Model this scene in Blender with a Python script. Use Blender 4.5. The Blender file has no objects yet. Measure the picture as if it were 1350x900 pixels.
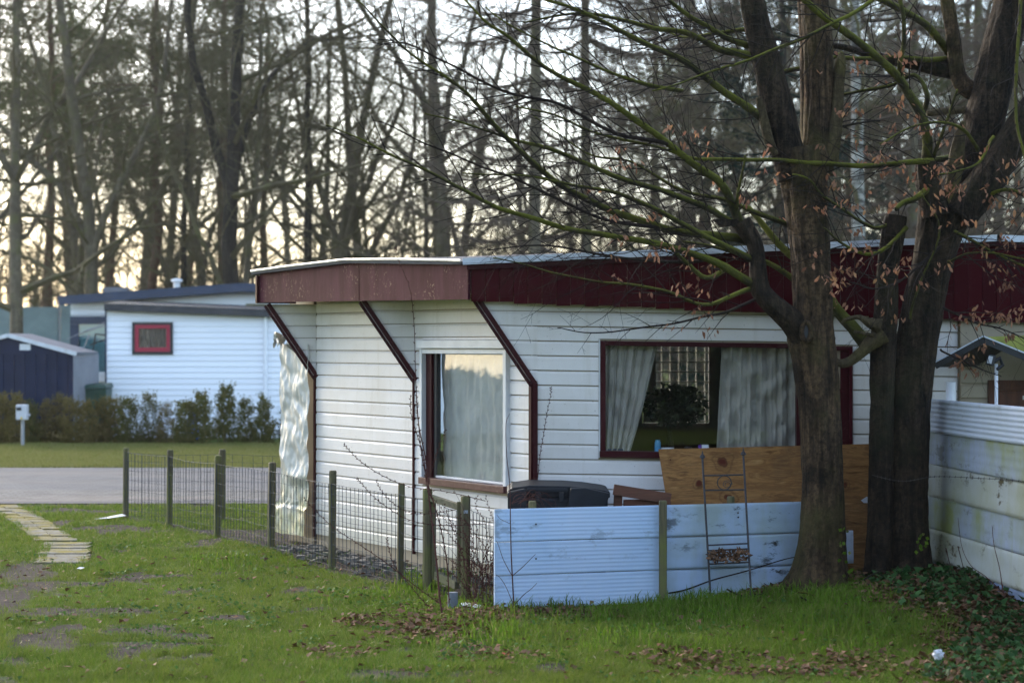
import bpy, math, random
import numpy as np
from mathutils import Vector, Matrix, noise as mnoise

# ------------------------------------------------------------------ camera, world, sun, exposure
sc = bpy.context.scene
COL = sc.collection
F = 2625.0            # focal length of the photograph in pixels (70 mm on a 36 mm wide frame, 1350 px)
CH = 1.75             # eye height
HV = 455.0            # horizon row

cam_d = bpy.data.cameras.new('camera')
cam_d.lens = 70.0
cam_d.sensor_width = 36.0
cam_d.shift_y = (HV - 450.0) / 1350.0
cam_d.clip_start = 0.1
cam_d.clip_end = 3000.0
cam_d.dof.use_dof = True
cam_d.dof.focus_distance = 14.0
cam_d.dof.aperture_fstop = 2.5
cam = bpy.data.objects.new('camera', cam_d)
cam.location = (0, 0, CH)
cam.rotation_euler = (math.radians(90), 0, 0)
COL.objects.link(cam)
sc.camera = cam

SUN_AZ = math.radians(-36)      # measured from +Y, negative to the left
SUN_EL = math.radians(24)
world = bpy.data.worlds.new('World')
sc.world = world
world.use_nodes = True
wn, wl = world.node_tree.nodes, world.node_tree.links
wn.clear()
sky = wn.new('ShaderNodeTexSky')
sky.sky_type = 'NISHITA'
sky.sun_disc = False
sky.sun_elevation = SUN_EL
sky.sun_rotation = SUN_AZ
sky.air_density = 1.0
sky.dust_density = 1.7
sky.ozone_density = 2.0
veil = wn.new('ShaderNodeMix'); veil.data_type = 'RGBA'   # thin even cloud veil over the whole sky
veil.inputs['Factor'].default_value = 0.06
veil.inputs['B'].default_value = (9.5, 8.8, 7.6, 1)
bgn = wn.new('ShaderNodeBackground')
bgn.inputs['Strength'].default_value = 0.15
wo = wn.new('ShaderNodeOutputWorld')
wl.new(sky.outputs[0], veil.inputs['A'])
wl.new(veil.outputs['Result'], bgn.inputs['Color'])
wl.new(bgn.outputs[0], wo.inputs['Surface'])

sun_d = bpy.data.lights.new('sun', 'SUN')
sun_d.energy = 0.9
sun_d.angle = math.radians(11)
sun_d.color = (1.0, 0.92, 0.80)
sun = bpy.data.objects.new('sun', sun_d)
sdir = Vector((math.sin(SUN_AZ) * math.cos(SUN_EL), math.cos(SUN_AZ) * math.cos(SUN_EL), math.sin(SUN_EL)))
sun.rotation_euler = sdir.to_track_quat('Z', 'Y').to_euler()
sun.location = (-30, 15, 20)
COL.objects.link(sun)

sc.view_settings.view_transform = 'Standard'
sc.view_settings.look = 'None'
sc.view_settings.gamma = 1.0
sc.view_settings.use_curve_mapping = False
sc.view_settings.exposure = 1.88
sc.render.engine = 'CYCLES'
sc.cycles.use_denoising = True
try:
    sc.cycles.denoiser = 'OPENIMAGEDENOISE'
except Exception:
    pass
sc.cycles.max_bounces = 6
sc.cycles.diffuse_bounces = 3
sc.cycles.glossy_bounces = 3
sc.cycles.transmission_bounces = 4
sc.cycles.transparent_max_bounces = 12
sc.cycles.volume_bounces = 0
sc.cycles.caustics_reflective = False
sc.cycles.caustics_refractive = False
sc.cycles.sample_clamp_indirect = 4.0

RND = random.Random(7)
NPR = np.random.default_rng(11)


def P(u, v, Y):
    """where the sight line through a photograph pixel stands at distance Y"""
    return Vector(((u - 675.0) / F * Y, Y, CH - (v - HV) / F * Y))


def G(u, v, z=0.0):
    Y = F * (CH - z) / (v - HV)
    return Vector(((u - 675.0) / F * Y, Y, z))


# ------------------------------------------------------------------ materials
MATS = {}


class NT:
    def __init__(self, name):
        self.m = bpy.data.materials.new(name)
        self.m.use_nodes = True
        self.n, self.l = self.m.node_tree.nodes, self.m.node_tree.links
        self.n.clear()
        self.out = self.n.new('ShaderNodeOutputMaterial')
        self.b = self.n.new('ShaderNodeBsdfPrincipled')
        self.l.new(self.b.outputs[0], self.out.inputs['Surface'])
        MATS[name] = self.m

    def node(self, t, **k):
        n = self.n.new(t)
        for a, v in k.items():
            setattr(n, a, v)
        return n

    def coord(self, which='Object', scale=(1, 1, 1), rot=(0, 0, 0)):
        if which == 'World':
            g = self.node('ShaderNodeNewGeometry')
            o = g.outputs['Position']
        else:
            g = self.node('ShaderNodeTexCoord')
            o = g.outputs[which]
        mp = self.node('ShaderNodeMapping')
        mp.inputs['Scale'].default_value = scale
        mp.inputs['Rotation'].default_value = rot
        self.l.new(o, mp.inputs['Vector'])
        return mp.outputs[0]

    def noise(self, vec, scale=5, detail=4, rough=0.55, dist=0.0):
        n = self.node('ShaderNodeTexNoise')
        n.inputs['Scale'].default_value = scale
        n.inputs['Detail'].default_value = detail
        n.inputs['Roughness'].default_value = rough
        n.inputs['Distortion'].default_value = dist
        if vec is not None:
            self.l.new(vec, n.inputs['Vector'])
        return n.outputs[0]

    def ramp(self, fac, stops):
        r = self.node('ShaderNodeValToRGB')
        e = r.color_ramp.elements
        while len(e) < len(stops):
            e.new(0.5)
        for i, (p, c) in enumerate(stops):
            e[i].position = p
            e[i].color = (c[0], c[1], c[2], 1) if not isinstance(c, (int, float)) else (c, c, c, 1)
        self.l.new(fac, r.inputs[0])
        return r.outputs[0]

    def mix(self, fac, a, b, mode='MIX'):
        m = self.node('ShaderNodeMix', data_type='RGBA', blend_type=mode)
        for key, val in (('Factor', fac), ('A', a), ('B', b)):
            if isinstance(val, (int, float)):
                m.inputs[key].default_value = val
            elif isinstance(val, (tuple, list)):
                m.inputs[key].default_value = (val[0], val[1], val[2], 1)
            else:
                self.l.new(val, m.inputs[key])
        return m.outputs['Result']

    def math(self, op, a, b=0.0):
        m = self.node('ShaderNodeMath', operation=op)
        for i, val in enumerate((a, b)):
            if isinstance(val, (int, float)):
                m.inputs[i].default_value = val
            else:
                self.l.new(val, m.inputs[i])
        return m.outputs[0]

    def rnd_object(self):
        return self.node('ShaderNodeObjectInfo').outputs['Random']

    def rnd_island(self):
        return self.node('ShaderNodeNewGeometry').outputs['Random Per Island']

    def set(self, color=None, rough=None, bump=None, bstr=0.3, bdist=0.01, **k):
        if color is not None:
            if isinstance(color, (tuple, list)):
                self.b.inputs['Base Color'].default_value = (*color[:3], 1)
            else:
                self.l.new(color, self.b.inputs['Base Color'])
        if rough is not None:
            if isinstance(rough, (int, float)):
                self.b.inputs['Roughness'].default_value = rough
            else:
                self.l.new(rough, self.b.inputs['Roughness'])
        if bump is not None:
            bn = self.node('ShaderNodeBump')
            bn.inputs['Strength'].default_value = bstr
            bn.inputs['Distance'].default_value = bdist
            self.l.new(bump, bn.inputs['Height'])
            self.l.new(bn.outputs[0], self.b.inputs['Normal'])
        for a, v in k.items():
            self.b.inputs[a].default_value = v
        return self.m


def simple(name, color, rough=0.6, var=0.25, scale=6.0, bump=0.15, dirt=None, dscale=3.0, stretch=(1, 1, 1), dthr=0.52, **k):
    t = NT(name)
    v = t.coord('World', stretch)
    n1 = t.noise(v, scale, 5, 0.6)
    lo = tuple(c * (1 - var) for c in color)
    hi = tuple(min(1, c * (1 + var)) for c in color)
    c = t.ramp(n1, [(0.3, lo), (0.7, hi)])
    if dirt is not None:
        n2 = t.noise(v, dscale, 6, 0.65)
        f = t.ramp(n2, [(dthr, 0.0), (dthr + 0.2, 1.0)])
        c = t.mix(f, c, dirt)
    t.set(c, rough, bump=n1, bstr=bump, bdist=0.01, **k)
    return t.m


def siding_mat(name, base, dirtc, green=0.0):
    t = NT(name)
    r = t.rnd_object()
    v = t.coord('World', (1, 1, 1))
    vs = t.coord('World', (14, 14, 1.2))
    n1 = t.noise(v, 2.2, 5, 0.6)
    n2 = t.noise(vs, 1.0, 4, 0.6)
    n3 = t.noise(v, 45, 3, 0.6)
    a = t.mix(r, tuple(c * 0.93 for c in base), base)
    a = t.mix(t.ramp(n1, [(0.42, 0.0), (0.8, 0.45)]), a, dirtc)
    a = t.mix(t.ramp(n2, [(0.55, 0.0), (0.8, 0.35)]), a, dirtc)
    a = t.mix(t.ramp(n3, [(0.66, 0.0), (0.74, 0.5)]), a, tuple(c * 0.35 for c in dirtc))
    if green:
        z = t.node('ShaderNodeSeparateXYZ')
        g = t.node('ShaderNodeNewGeometry')
        t.l.new(g.outputs['Position'], z.inputs[0])
        mr = t.node('ShaderNodeMapRange')
        mr.inputs['From Min'].default_value = 0.65
        mr.inputs['From Max'].default_value = 0.1
        mr.inputs['To Max'].default_value = green
        t.l.new(z.outputs['Z'], mr.inputs['Value'])
        a = t.mix(t.math('MULTIPLY', mr.outputs[0], n1), a, (0.33, 0.34, 0.12))
    t.set(a, 0.48, bump=n2, bstr=0.12, bdist=0.004)
    return t.m


siding_mat('siding', (0.76, 0.715, 0.68), (0.50, 0.435, 0.34), 0.6)
siding_mat('siding_beige_shade', (0.36, 0.295, 0.20), (0.22, 0.175, 0.115))  # beige carries the porch shade in its colour; also backs the clapboards
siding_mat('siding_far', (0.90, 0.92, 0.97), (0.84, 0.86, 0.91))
simple('soffit', (0.42, 0.40, 0.34), 0.7)


def paint_mat(name, base, faded, chip, amount, rough=0.5, spec=0.35):
    t = NT(name)
    v = t.coord('World', (9, 9, 1.6))
    w = t.coord('World')
    n1 = t.noise(v, 1.0, 5, 0.65)
    n2 = t.noise(w, 3.0, 6, 0.7)
    n3 = t.noise(w, 38.0, 4, 0.7)
    n4 = t.noise(v, 5.0, 4, 0.7)
    r = t.rnd_object()
    a = t.mix(r, base, tuple(c * 0.75 for c in base))
    a = t.mix(t.ramp(n1, [(0.40, 0.0), (0.72, amount)]), a, faded)
    f = t.math('MULTIPLY', t.ramp(n3, [(0.57, 0.0), (0.64, 1.0)]), t.ramp(n2, [(0.50, 0.0), (0.62, amount)]))
    a = t.mix(f, a, chip)
    f2 = t.math('MULTIPLY', t.ramp(n4, [(0.66, 0.0), (0.76, 0.8)]), amount)
    a = t.mix(f2, a, chip)
    t.set(a, rough, bump=n4, bstr=0.2, bdist=0.004, **{'Specular IOR Level': spec})
    return t.m


paint_mat('fascia_faded', (0.060, 0.008, 0.014), (0.090, 0.024, 0.038), (0.30, 0.19, 0.14), 0.9, 0.6, 0.06)
paint_mat('fascia_red', (0.052, 0.0022, 0.0058), (0.045, 0.004, 0.008), (0.09, 0.03, 0.03), 0.25, 0.6, 0.06)
paint_mat('trim_red', (0.042, 0.004, 0.0065), (0.05, 0.010, 0.012), (0.15, 0.08, 0.07), 0.3, 0.45, 0.12)
paint_mat('sill_red', (0.075, 0.015, 0.014), (0.12, 0.04, 0.035), (0.35, 0.22, 0.16), 0.6, 0.45)
paint_mat('door_red', (0.055, 0.003, 0.008), (0.06, 0.006, 0.012), (0.2, 0.08, 0.07), 0.3, 0.5, 0.1)
simple('roof_felt', (0.055, 0.055, 0.06), 0.9, 0.3, 8, 0.4)
simple('metal_trim', (0.58, 0.61, 0.68), 0.35, 0.15, 5, 0.1, dirt=(0.3, 0.3, 0.3), Metallic=0.35)
simple('metal_edge', (0.62, 0.58, 0.52), 0.45, 0.25, 7, 0.1, dirt=(0.2, 0.16, 0.12), Metallic=0.2)
simple('white_alu', (0.62, 0.62, 0.62), 0.4, 0.1, 6, 0.05)
simple('plinth', (0.15, 0.085, 0.062), 0.85, 0.3, 7, 0.4, dirt=(0.09, 0.085, 0.04))
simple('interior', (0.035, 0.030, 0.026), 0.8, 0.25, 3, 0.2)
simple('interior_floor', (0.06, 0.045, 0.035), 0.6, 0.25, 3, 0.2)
simple('lattice', (0.75, 0.73, 0.66), 0.5, 0.1)
simple('plant_dark', (0.018, 0.028, 0.014), 0.7, 0.4)


def cloth_mat(name, base, trans=0.0, alpha=1.0):
    t = NT(name)
    v = t.coord('World')
    n1 = t.noise(v, 30, 4, 0.6)
    n2 = t.noise(v, 4, 4, 0.6)
    n5 = t.noise(t.coord('World', (11, 11, 8), (0, 0.6, 0)), 1.0, 5, 0.7, 1.5)
    c = t.mix(t.ramp(n2, [(0.3, 0), (0.7, 1)]), tuple(x * 0.8 for x in base), base)
    t.set(c, 0.85, bump=n5, bstr=0.6, bdist=0.02)
    tr = t.node('ShaderNodeBsdfTranslucent')
    t.l.new(c, tr.inputs['Color'])
    m = t.node('ShaderNodeMixShader')
    m.inputs[0].default_value = trans
    t.l.new(t.b.outputs[0], m.inputs[1]); t.l.new(tr.outputs[0], m.inputs[2])
    if alpha < 1:
        tp = t.node('ShaderNodeBsdfTransparent')
        m2 = t.node('ShaderNodeMixShader')
        m2.inputs[0].default_value = alpha
        t.l.new(tp.outputs[0], m2.inputs[1]); t.l.new(m.outputs[0], m2.inputs[2])
        m = m2
    t.l.new(m.outputs[0], t.out.inputs['Surface'])
    return t.m


cloth_mat('curtain', (0.60, 0.555, 0.49), 0.25)
cloth_mat('sheer', (0.85, 0.85, 0.78), 0.4, 0.93)
cloth_mat('curtain_brown', (0.22, 0.17, 0.14), 0.1)


def glass_mat(name, tint=(0.9, 0.93, 0.92), ior=1.5):
    t = NT(name)
    t.n.remove(t.b)
    lw = t.node('ShaderNodeLayerWeight'); lw.inputs['Blend'].default_value = 0.5
    f0 = 2 * ((ior - 1) / (ior + 1)) ** 2       # both faces of the pane
    f2 = t.math('ADD', t.math('MULTIPLY', t.math('POWER', lw.outputs['Facing'], 4.0), 0.85), f0)
    tp = t.node('ShaderNodeBsdfTransparent'); tp.inputs['Color'].default_value = (*tint, 1)
    gl = t.node('ShaderNodeBsdfGlossy'); gl.inputs['Roughness'].default_value = 0.012
    gl.inputs['Color'].default_value = (0.95, 0.97, 1, 1)
    n = t.noise(t.coord('World'), 1.6, 2, 0.4)
    bn = t.node('ShaderNodeBump'); bn.inputs['Strength'].default_value = 0.05; bn.inputs['Distance'].default_value = 0.01
    t.l.new(n, bn.inputs['Height']); t.l.new(bn.outputs[0], gl.inputs['Normal'])
    m = t.node('ShaderNodeMixShader')
    t.l.new(f2, m.inputs[0]); t.l.new(tp.outputs[0], m.inputs[1]); t.l.new(gl.outputs[0], m.inputs[2])
    t.l.new(m.outputs[0], t.out.inputs['Surface'])
    return t.m


glass_mat('glass', (0.96, 0.97, 0.96))
glass_mat('glass_teal', (0.62, 0.78, 0.80), 1.7)


def bark_mat(name, dark, light, moss, moss_amt, zs=1.2, scale=9, top_moss=0.0):
    t = NT(name)
    v = t.coord('World', (scale, scale, zs))
    w = t.coord('World')
    n1 = t.noise(v, 1.0, 6, 0.68, 0.6)
    n2 = t.noise(w, 2.4, 5, 0.65)
    n3 = t.noise(w, 34, 6, 0.75)
    n4 = t.noise(w, 5.5, 5, 0.7, 0.4)
    c = t.ramp(n1, [(0.30, dark), (0.55, tuple((a + b) / 2 for a, b in zip(dark, light))), (0.75, light)])
    c = t.mix(t.ramp(n3, [(0.42, 0.0), (0.66, 0.8)]), c, dark)
    c = t.mix(t.ramp(n4, [(0.48, 0.0), (0.64, 0.75)]), c, dark)
    f = t.ramp(n2, [(0.62 - 0.35 * moss_amt, 0.0), (0.80 - 0.2 * moss_amt, min(1, 0.35 + moss_amt))])
    if top_moss:
        g = t.node('ShaderNodeNewGeometry')
        s = t.node('ShaderNodeSeparateXYZ'); t.l.new(g.outputs['Normal'], s.inputs[0])
        mr = t.node('ShaderNodeMapRange')
        mr.inputs['From Min'].default_value = -0.35; mr.inputs['From Max'].default_value = 0.6
        mr.inputs['To Max'].default_value = top_moss
        t.l.new(s.outputs['Z'], mr.inputs['Value'])
        f = t.math('MAXIMUM', f, t.math('MULTIPLY', mr.outputs[0], t.ramp(n2, [(0.3, 0.35), (0.6, 1.0)])))
    c = t.mix(f, c, t.mix(n3, tuple(x * 0.6 for x in moss), moss))
    h = t.math('ADD', t.math('MULTIPLY', n1, 0.9), t.math('ADD', t.math('MULTIPLY', n3, 0.5), t.math('MULTIPLY', n4, 1.2)))
    t.set(c, 0.9, bump=h, bstr=1.0, bdist=0.03, **{'Specular IOR Level': 0.2})
    return t.m


bark_mat('bark', (0.0055, 0.0038, 0.0026), (0.185, 0.115, 0.060), (0.080, 0.072, 0.020), 0.40, 3.0, 24)
bark_mat('bark_black', (0.0035, 0.0026, 0.0020), (0.092, 0.062, 0.037), (0.036, 0.038, 0.014), 0.25, 3.0, 24)
bark_mat('branch_moss', (0.014, 0.012, 0.007), (0.055, 0.048, 0.022), (0.165, 0.170, 0.014), 0.5, 6, 6, 0.95)
bark_mat('branch_pale', (0.035, 0.026, 0.014), (0.16, 0.12, 0.06), (0.13, 0.12, 0.02), 0.35, 3.0, 20)
bark_mat('twig', (0.012, 0.008, 0.0065), (0.050, 0.035, 0.027), (0.06, 0.06, 0.025), 0.15, 6, 6)
bark_mat('cane', (0.06, 0.020, 0.016), (0.14, 0.055, 0.04), (0.10, 0.07, 0.03), 0.1, 6, 6)
bark_mat('wood_bark', (0.085, 0.070, 0.050), (0.27, 0.225, 0.155), (0.15, 0.16, 0.045), 0.35, 1.0, 5)
bark_mat('wood_bark_dark', (0.022, 0.019, 0.016), (0.085, 0.070, 0.052), (0.04, 0.045, 0.02), 0.2, 1.0, 5)
bark_mat('wood_bark_pine', (0.075, 0.040, 0.030), (0.19, 0.10, 0.065), (0.07, 0.06, 0.03), 0.1, 1.0, 5)
bark_mat('wood_twig', (0.085, 0.070, 0.042), (0.21, 0.175, 0.10), (0.15, 0.155, 0.045), 0.4, 2, 4)
bark_mat('wood_twig_larch', (0.10, 0.075, 0.055), (0.21, 0.16, 0.115), (0.06, 0.06, 0.03), 0.2, 2, 4)


def birch_mat():
    t = NT('birch')
    v = t.coord('World', (1.5, 1.5, 9))
    n1 = t.noise(v, 1.0, 5, 0.7, 0.8)
    w = t.noise(t.coord('World'), 1.3, 4, 0.6)
    c = t.ramp(n1, [(0.44, (0.04, 0.036, 0.03)), (0.52, (0.28, 0.27, 0.24)), (0.7, (0.42, 0.40, 0.36))])
    c = t.mix(t.ramp(w, [(0.5, 0.0), (0.65, 0.7)]), c, (0.10, 0.09, 0.07))
    t.set(c, 0.8, bump=n1, bstr=0.4)


birch_mat()


def leaf_mat(name, cols, trans=0.3, rough=0.6, field=None):
    t = NT(name)
    r = t.rnd_island()
    n = len(cols)
    c = t.ramp(r, [(i / max(1, n - 1), cols[i]) for i in range(n)])
    if field:
        f1 = t.noise(t.coord('World'), 0.75, 5, 0.65)
        f2 = t.noise(t.coord('World'), 5.5, 4, 0.65)
        c = t.mix(t.ramp(f1, [(0.42, 0.0), (0.64, 0.75)]), c, field[0])
        c = t.mix(t.ramp(f2, [(0.52, 0.0), (0.70, 0.7)]), c, field[1])
    t.set(c, rough, **{'Specular IOR Level': 0.06})
    tr = t.node('ShaderNodeBsdfTranslucent')
    t.l.new(c, tr.inputs['Color'])
    m = t.node('ShaderNodeMixShader'); m.inputs[0].default_value = trans
    t.l.new(t.b.outputs[0], m.inputs[1]); t.l.new(tr.outputs[0], m.inputs[2])
    t.l.new(m.outputs[0], t.out.inputs['Surface'])
    return t.m


leaf_mat('dry_leaf', [(0.13, 0.060, 0.038), (0.24, 0.115, 0.070), (0.34, 0.18, 0.11), (0.19, 0.085, 0.052), (0.42, 0.22, 0.10)], 0.35)
leaf_mat('litter', [(0.055, 0.030, 0.018), (0.13, 0.068, 0.038), (0.19, 0.10, 0.055), (0.085, 0.045, 0.028), (0.25, 0.15, 0.09)], 0.1, 0.7)
leaf_mat('ivy', [(0.016, 0.045, 0.012), (0.035, 0.085, 0.024), (0.060, 0.125, 0.038), (0.025, 0.060, 0.020), (0.09, 0.13, 0.05)], 0.2, 0.5)
leaf_mat('hedge_leaf', [(0.09, 0.09, 0.025), (0.14, 0.13, 0.035), (0.075, 0.095, 0.025), (0.20, 0.165, 0.055), (0.06, 0.08, 0.022)], 0.4)
leaf_mat('hedge_leaf_brown', [(0.15, 0.12, 0.035), (0.22, 0.165, 0.055), (0.11, 0.105, 0.030), (0.28, 0.20, 0.075)], 0.4)
leaf_mat('needles', [(0.055, 0.070, 0.030), (0.085, 0.10, 0.042), (0.12, 0.13, 0.058), (0.068, 0.078, 0.036)], 0.3)
leaf_mat('needles_dark', [(0.008, 0.018, 0.014), (0.014, 0.028, 0.020), (0.020, 0.036, 0.024)], 0.2)
leaf_mat('grass_lawn', [(0.060, 0.120, 0.010), (0.100, 0.185, 0.017), (0.145, 0.235, 0.026), (0.180, 0.205, 0.040), (0.082, 0.160, 0.013), (0.32, 0.28, 0.10)], 0.4, field=((0.150, 0.185, 0.028), (0.042, 0.082, 0.010)))
leaf_mat('grass_verge', [(0.12, 0.15, 0.03), (0.17, 0.19, 0.045), (0.22, 0.22, 0.07), (0.26, 0.23, 0.09), (0.14, 0.17, 0.035)], 0.35)
leaf_mat('grass_tall', [(0.075, 0.155, 0.012), (0.115, 0.215, 0.017), (0.155, 0.265, 0.026), (0.080, 0.145, 0.014), (0.26, 0.25, 0.09)], 0.45, field=((0.085, 0.135, 0.016), (0.13, 0.14, 0.035)))


def ground_mat():
    t = NT('ground_soil_grass')
    v = t.coord('World')
    n1 = t.noise(v, 0.9, 6, 0.62)
    n2 = t.noise(v, 6.0, 6, 0.65)
    n3 = t.noise(v, 45, 4, 0.7)
    g = t.ramp(n2, [(0.25, (0.036, 0.058, 0.008)), (0.5, (0.072, 0.108, 0.014)), (0.72, (0.125, 0.140, 0.028))])
    g = t.mix(t.ramp(n1, [(0.45, 0.0), (0.68, 0.55)]), g, (0.088, 0.088, 0.028))
    at = t.node('ShaderNodeAttribute'); at.attribute_name = 'soil'
    s = t.ramp(n3, [(0.3, (0.036, 0.028, 0.024)), (0.7, (0.092, 0.076, 0.066))])
    s = t.mix(t.ramp(n2, [(0.45, 0.0), (0.7, 0.6)]), s, (0.036, 0.028, 0.021))
    nf = t.math('ADD', at.outputs['Fac'], t.math('MULTIPLY', t.math('SUBTRACT', n3, 0.5), 1.1))
    f = t.ramp(nf, [(0.40, 0.0), (0.58, 1.0)])
    c = t.mix(f, g, s)
    at2 = t.node('ShaderNodeAttribute'); at2.attribute_name = 'litter'
    c = t.mix(t.math('MULTIPLY', at2.outputs['Fac'], t.ramp(n2, [(0.3, 0.4), (0.6, 1.0)])), c, (0.052, 0.034, 0.022))
    h = t.math('ADD', t.math('MULTIPLY', n3, 0.5), n2)
    t.set(c, 0.95, bump=h, bstr=0.6, bdist=0.03, **{'Specular IOR Level': 0.05})


ground_mat()


def road_mat():
    t = NT('clinker_paving')
    v = t.coord('World', (1, 1, 1))
    br = t.node('ShaderNodeTexBrick')
    br.inputs['Scale'].default_value = 1.0
    br.inputs['Brick Width'].default_value = 0.21
    br.inputs['Row Height'].default_value = 0.105
    br.inputs['Mortar Size'].default_value = 0.008
    br.inputs['Color1'].default_value = (0.108, 0.106, 0.109, 1)
    br.inputs['Color2'].default_value = (0.172, 0.169, 0.170, 1)
    br.inputs['Mortar'].default_value = (0.055, 0.060, 0.035, 1)
    t.l.new(v, br.inputs['Vector'])
    n = t.noise(v, 1.4, 6, 0.65)
    n2 = t.noise(t.coord('World', (0.25, 1.0, 1)), 1.2, 4, 0.6)
    c = t.mix(t.ramp(n2, [(0.42, 0.0), (0.62, 0.6)]), br.outputs['Color'], (0.20, 0.172, 0.150))
    c = t.mix(t.ramp(n, [(0.52, 0.0), (0.72, 0.6)]), c, (0.085, 0.080, 0.055))
    sx = t.node('ShaderNodeSeparateXYZ'); t.l.new(v, sx.inputs[0])
    edge = t.ramp(t.math('SUBTRACT', sx.outputs['Y'], 21.9), [(0.30, 1.0), (0.34, 0.0)])
    c = t.mix(t.math('MULTIPLY', edge, 0.55), c, (0.07, 0.07, 0.085))
    mid2 = t.ramp(t.math('MULTIPLY', t.math('SUBTRACT', sx.outputs['Y'], 21.9), 0.1), [(0.19, 0.0), (0.21, 1.0)])
    c = t.mix(t.math('MULTIPLY', mid2, 0.35), c, (0.118, 0.122, 0.138))
    t.set(c, 0.9, bump=br.outputs['Fac'], bstr=-0.4, bdist=0.02, **{'Specular IOR Level': 0.1})


road_mat()
simple('path_slab', (0.175, 0.165, 0.135), 0.9, 0.35, 14, 0.6, dirt=(0.19, 0.155, 0.030), dscale=3.4, dthr=0.42, **{'Specular IOR Level': 0.1})


def wood_mat(name, base, dark, moss, amt, axis=2, sc_=9):
    t = NT(name)
    s = [sc_] * 3
    s[axis] = 0.9
    v = t.coord('World', tuple(s))
    n1 = t.noise(v, 1.5, 6, 0.65, 0.8)
    n2 = t.noise(t.coord('World'), 3.5, 5, 0.65)
    c = t.ramp(n1, [(0.3, dark), (0.7, base)])
    c = t.mix(t.ramp(n2, [(0.45, 0.0), (0.68, amt)]), c, moss)
    t.set(c, 0.85, bump=n1, bstr=0.5, bdist=0.006)


wood_mat('post_wood', (0.15, 0.125, 0.060), (0.045, 0.038, 0.022), (0.13, 0.14, 0.028), 0.8, 2, 30)
wood_mat('rail_wood', (0.20, 0.175, 0.11), (0.085, 0.075, 0.045), (0.125, 0.125, 0.045), 0.7, 0, 20)
wood_mat('brown_wood', (0.175, 0.066, 0.034), (0.085, 0.034, 0.020), (0.06, 0.05, 0.03), 0.2, 0, 20)
wood_mat('door_brown', (0.13, 0.050, 0.025), (0.06, 0.024, 0.014), (0.06, 0.04, 0.03), 0.2, 2, 20)


def plywood_mat():
    t = NT('plywood')
    tc = t.node('ShaderNodeNewGeometry')
    mp = t.node('ShaderNodeMapping'); mp.inputs['Scale'].default_value = (1.0, 1.0, 1.0)
    t.l.new(tc.outputs['Position'], mp.inputs['Vector'])
    v = t.coord('World', (1.0, 1.0, 7.0))
    n1 = t.noise(v, 2.6, 6, 0.6, 1.6)
    n2 = t.noise(t.coord('World', (2, 2, 22)), 2.0, 5, 0.7, 0.6)
    n3 = t.noise(t.coord('World'), 2.2, 5, 0.6)
    c = t.ramp(n1, [(0.32, (0.13, 0.055, 0.018)), (0.46, (0.33, 0.165, 0.058)), (0.56, (0.21, 0.095, 0.032)), (0.72, (0.42, 0.23, 0.088))])
    c = t.mix(t.ramp(n2, [(0.45, 0.0), (0.75, 0.6)]), c, (0.10, 0.045, 0.02))
    c = t.mix(t.ramp(n3, [(0.54, 0.0), (0.74, 0.6)]), c, (0.06, 0.040, 0.028))
    # knots: dark rings round a few points of the sheet
    warp = t.node('ShaderNodeTexNoise'); warp.inputs['Scale'].default_value = 7.0; warp.inputs['Detail'].default_value = 3.0
    t.l.new(tc.outputs['Position'], warp.inputs['Vector'])
    for (u, vv, size, sx_) in KNOTS:
        s = t.node('ShaderNodeVectorMath', operation='SUBTRACT')
        s.inputs[1].default_value = P(u, vv, 14.12)
        t.l.new(tc.outputs['Position'], s.inputs[0])
        m2 = t.node('ShaderNodeVectorMath', operation='MULTIPLY')
        m2.inputs[1].default_value = (sx_ / size, 0, 1.1 / size)
        t.l.new(s.outputs[0], m2.inputs[0])
        ln = t.node('ShaderNodeVectorMath', operation='LENGTH')
        t.l.new(m2.outputs[0], ln.inputs[0])
        d = t.math('ADD', ln.outputs['Value'], t.math('MULTIPLY', t.math('SUBTRACT', warp.outputs[0], 0.5), 0.16))
        core = t.ramp(d, [(0.016, 1.0), (0.034, 0.0)])
        w = t.node('ShaderNodeMath', operation='SINE')
        t.l.new(t.math('MULTIPLY', t.math('POWER', d, 0.7), 95.0), w.inputs[0])
        rings = t.math('MULTIPLY', t.ramp(d, [(0.02, 0.9), (0.12, 0.0)]), t.ramp(w.outputs[0], [(0.2, 0.3), (0.8, 0.9)]))
        c = t.mix(rings, c, (0.060, 0.026, 0.012))
        c = t.mix(core, c, (0.085, 0.018, 0.010))
    t.set(c, 0.8, bump=n2, bstr=0.15, bdist=0.003, **{'Specular IOR Level': 0.1})


KNOTS = [(956, 609, 1.0, 0.9), (921, 636, 0.7, 1.3), (958, 655, 0.85, 0.8), (1116, 638, 0.6, 1.2), (884, 606, 0.35, 1.5)]
plywood_mat()


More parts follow.
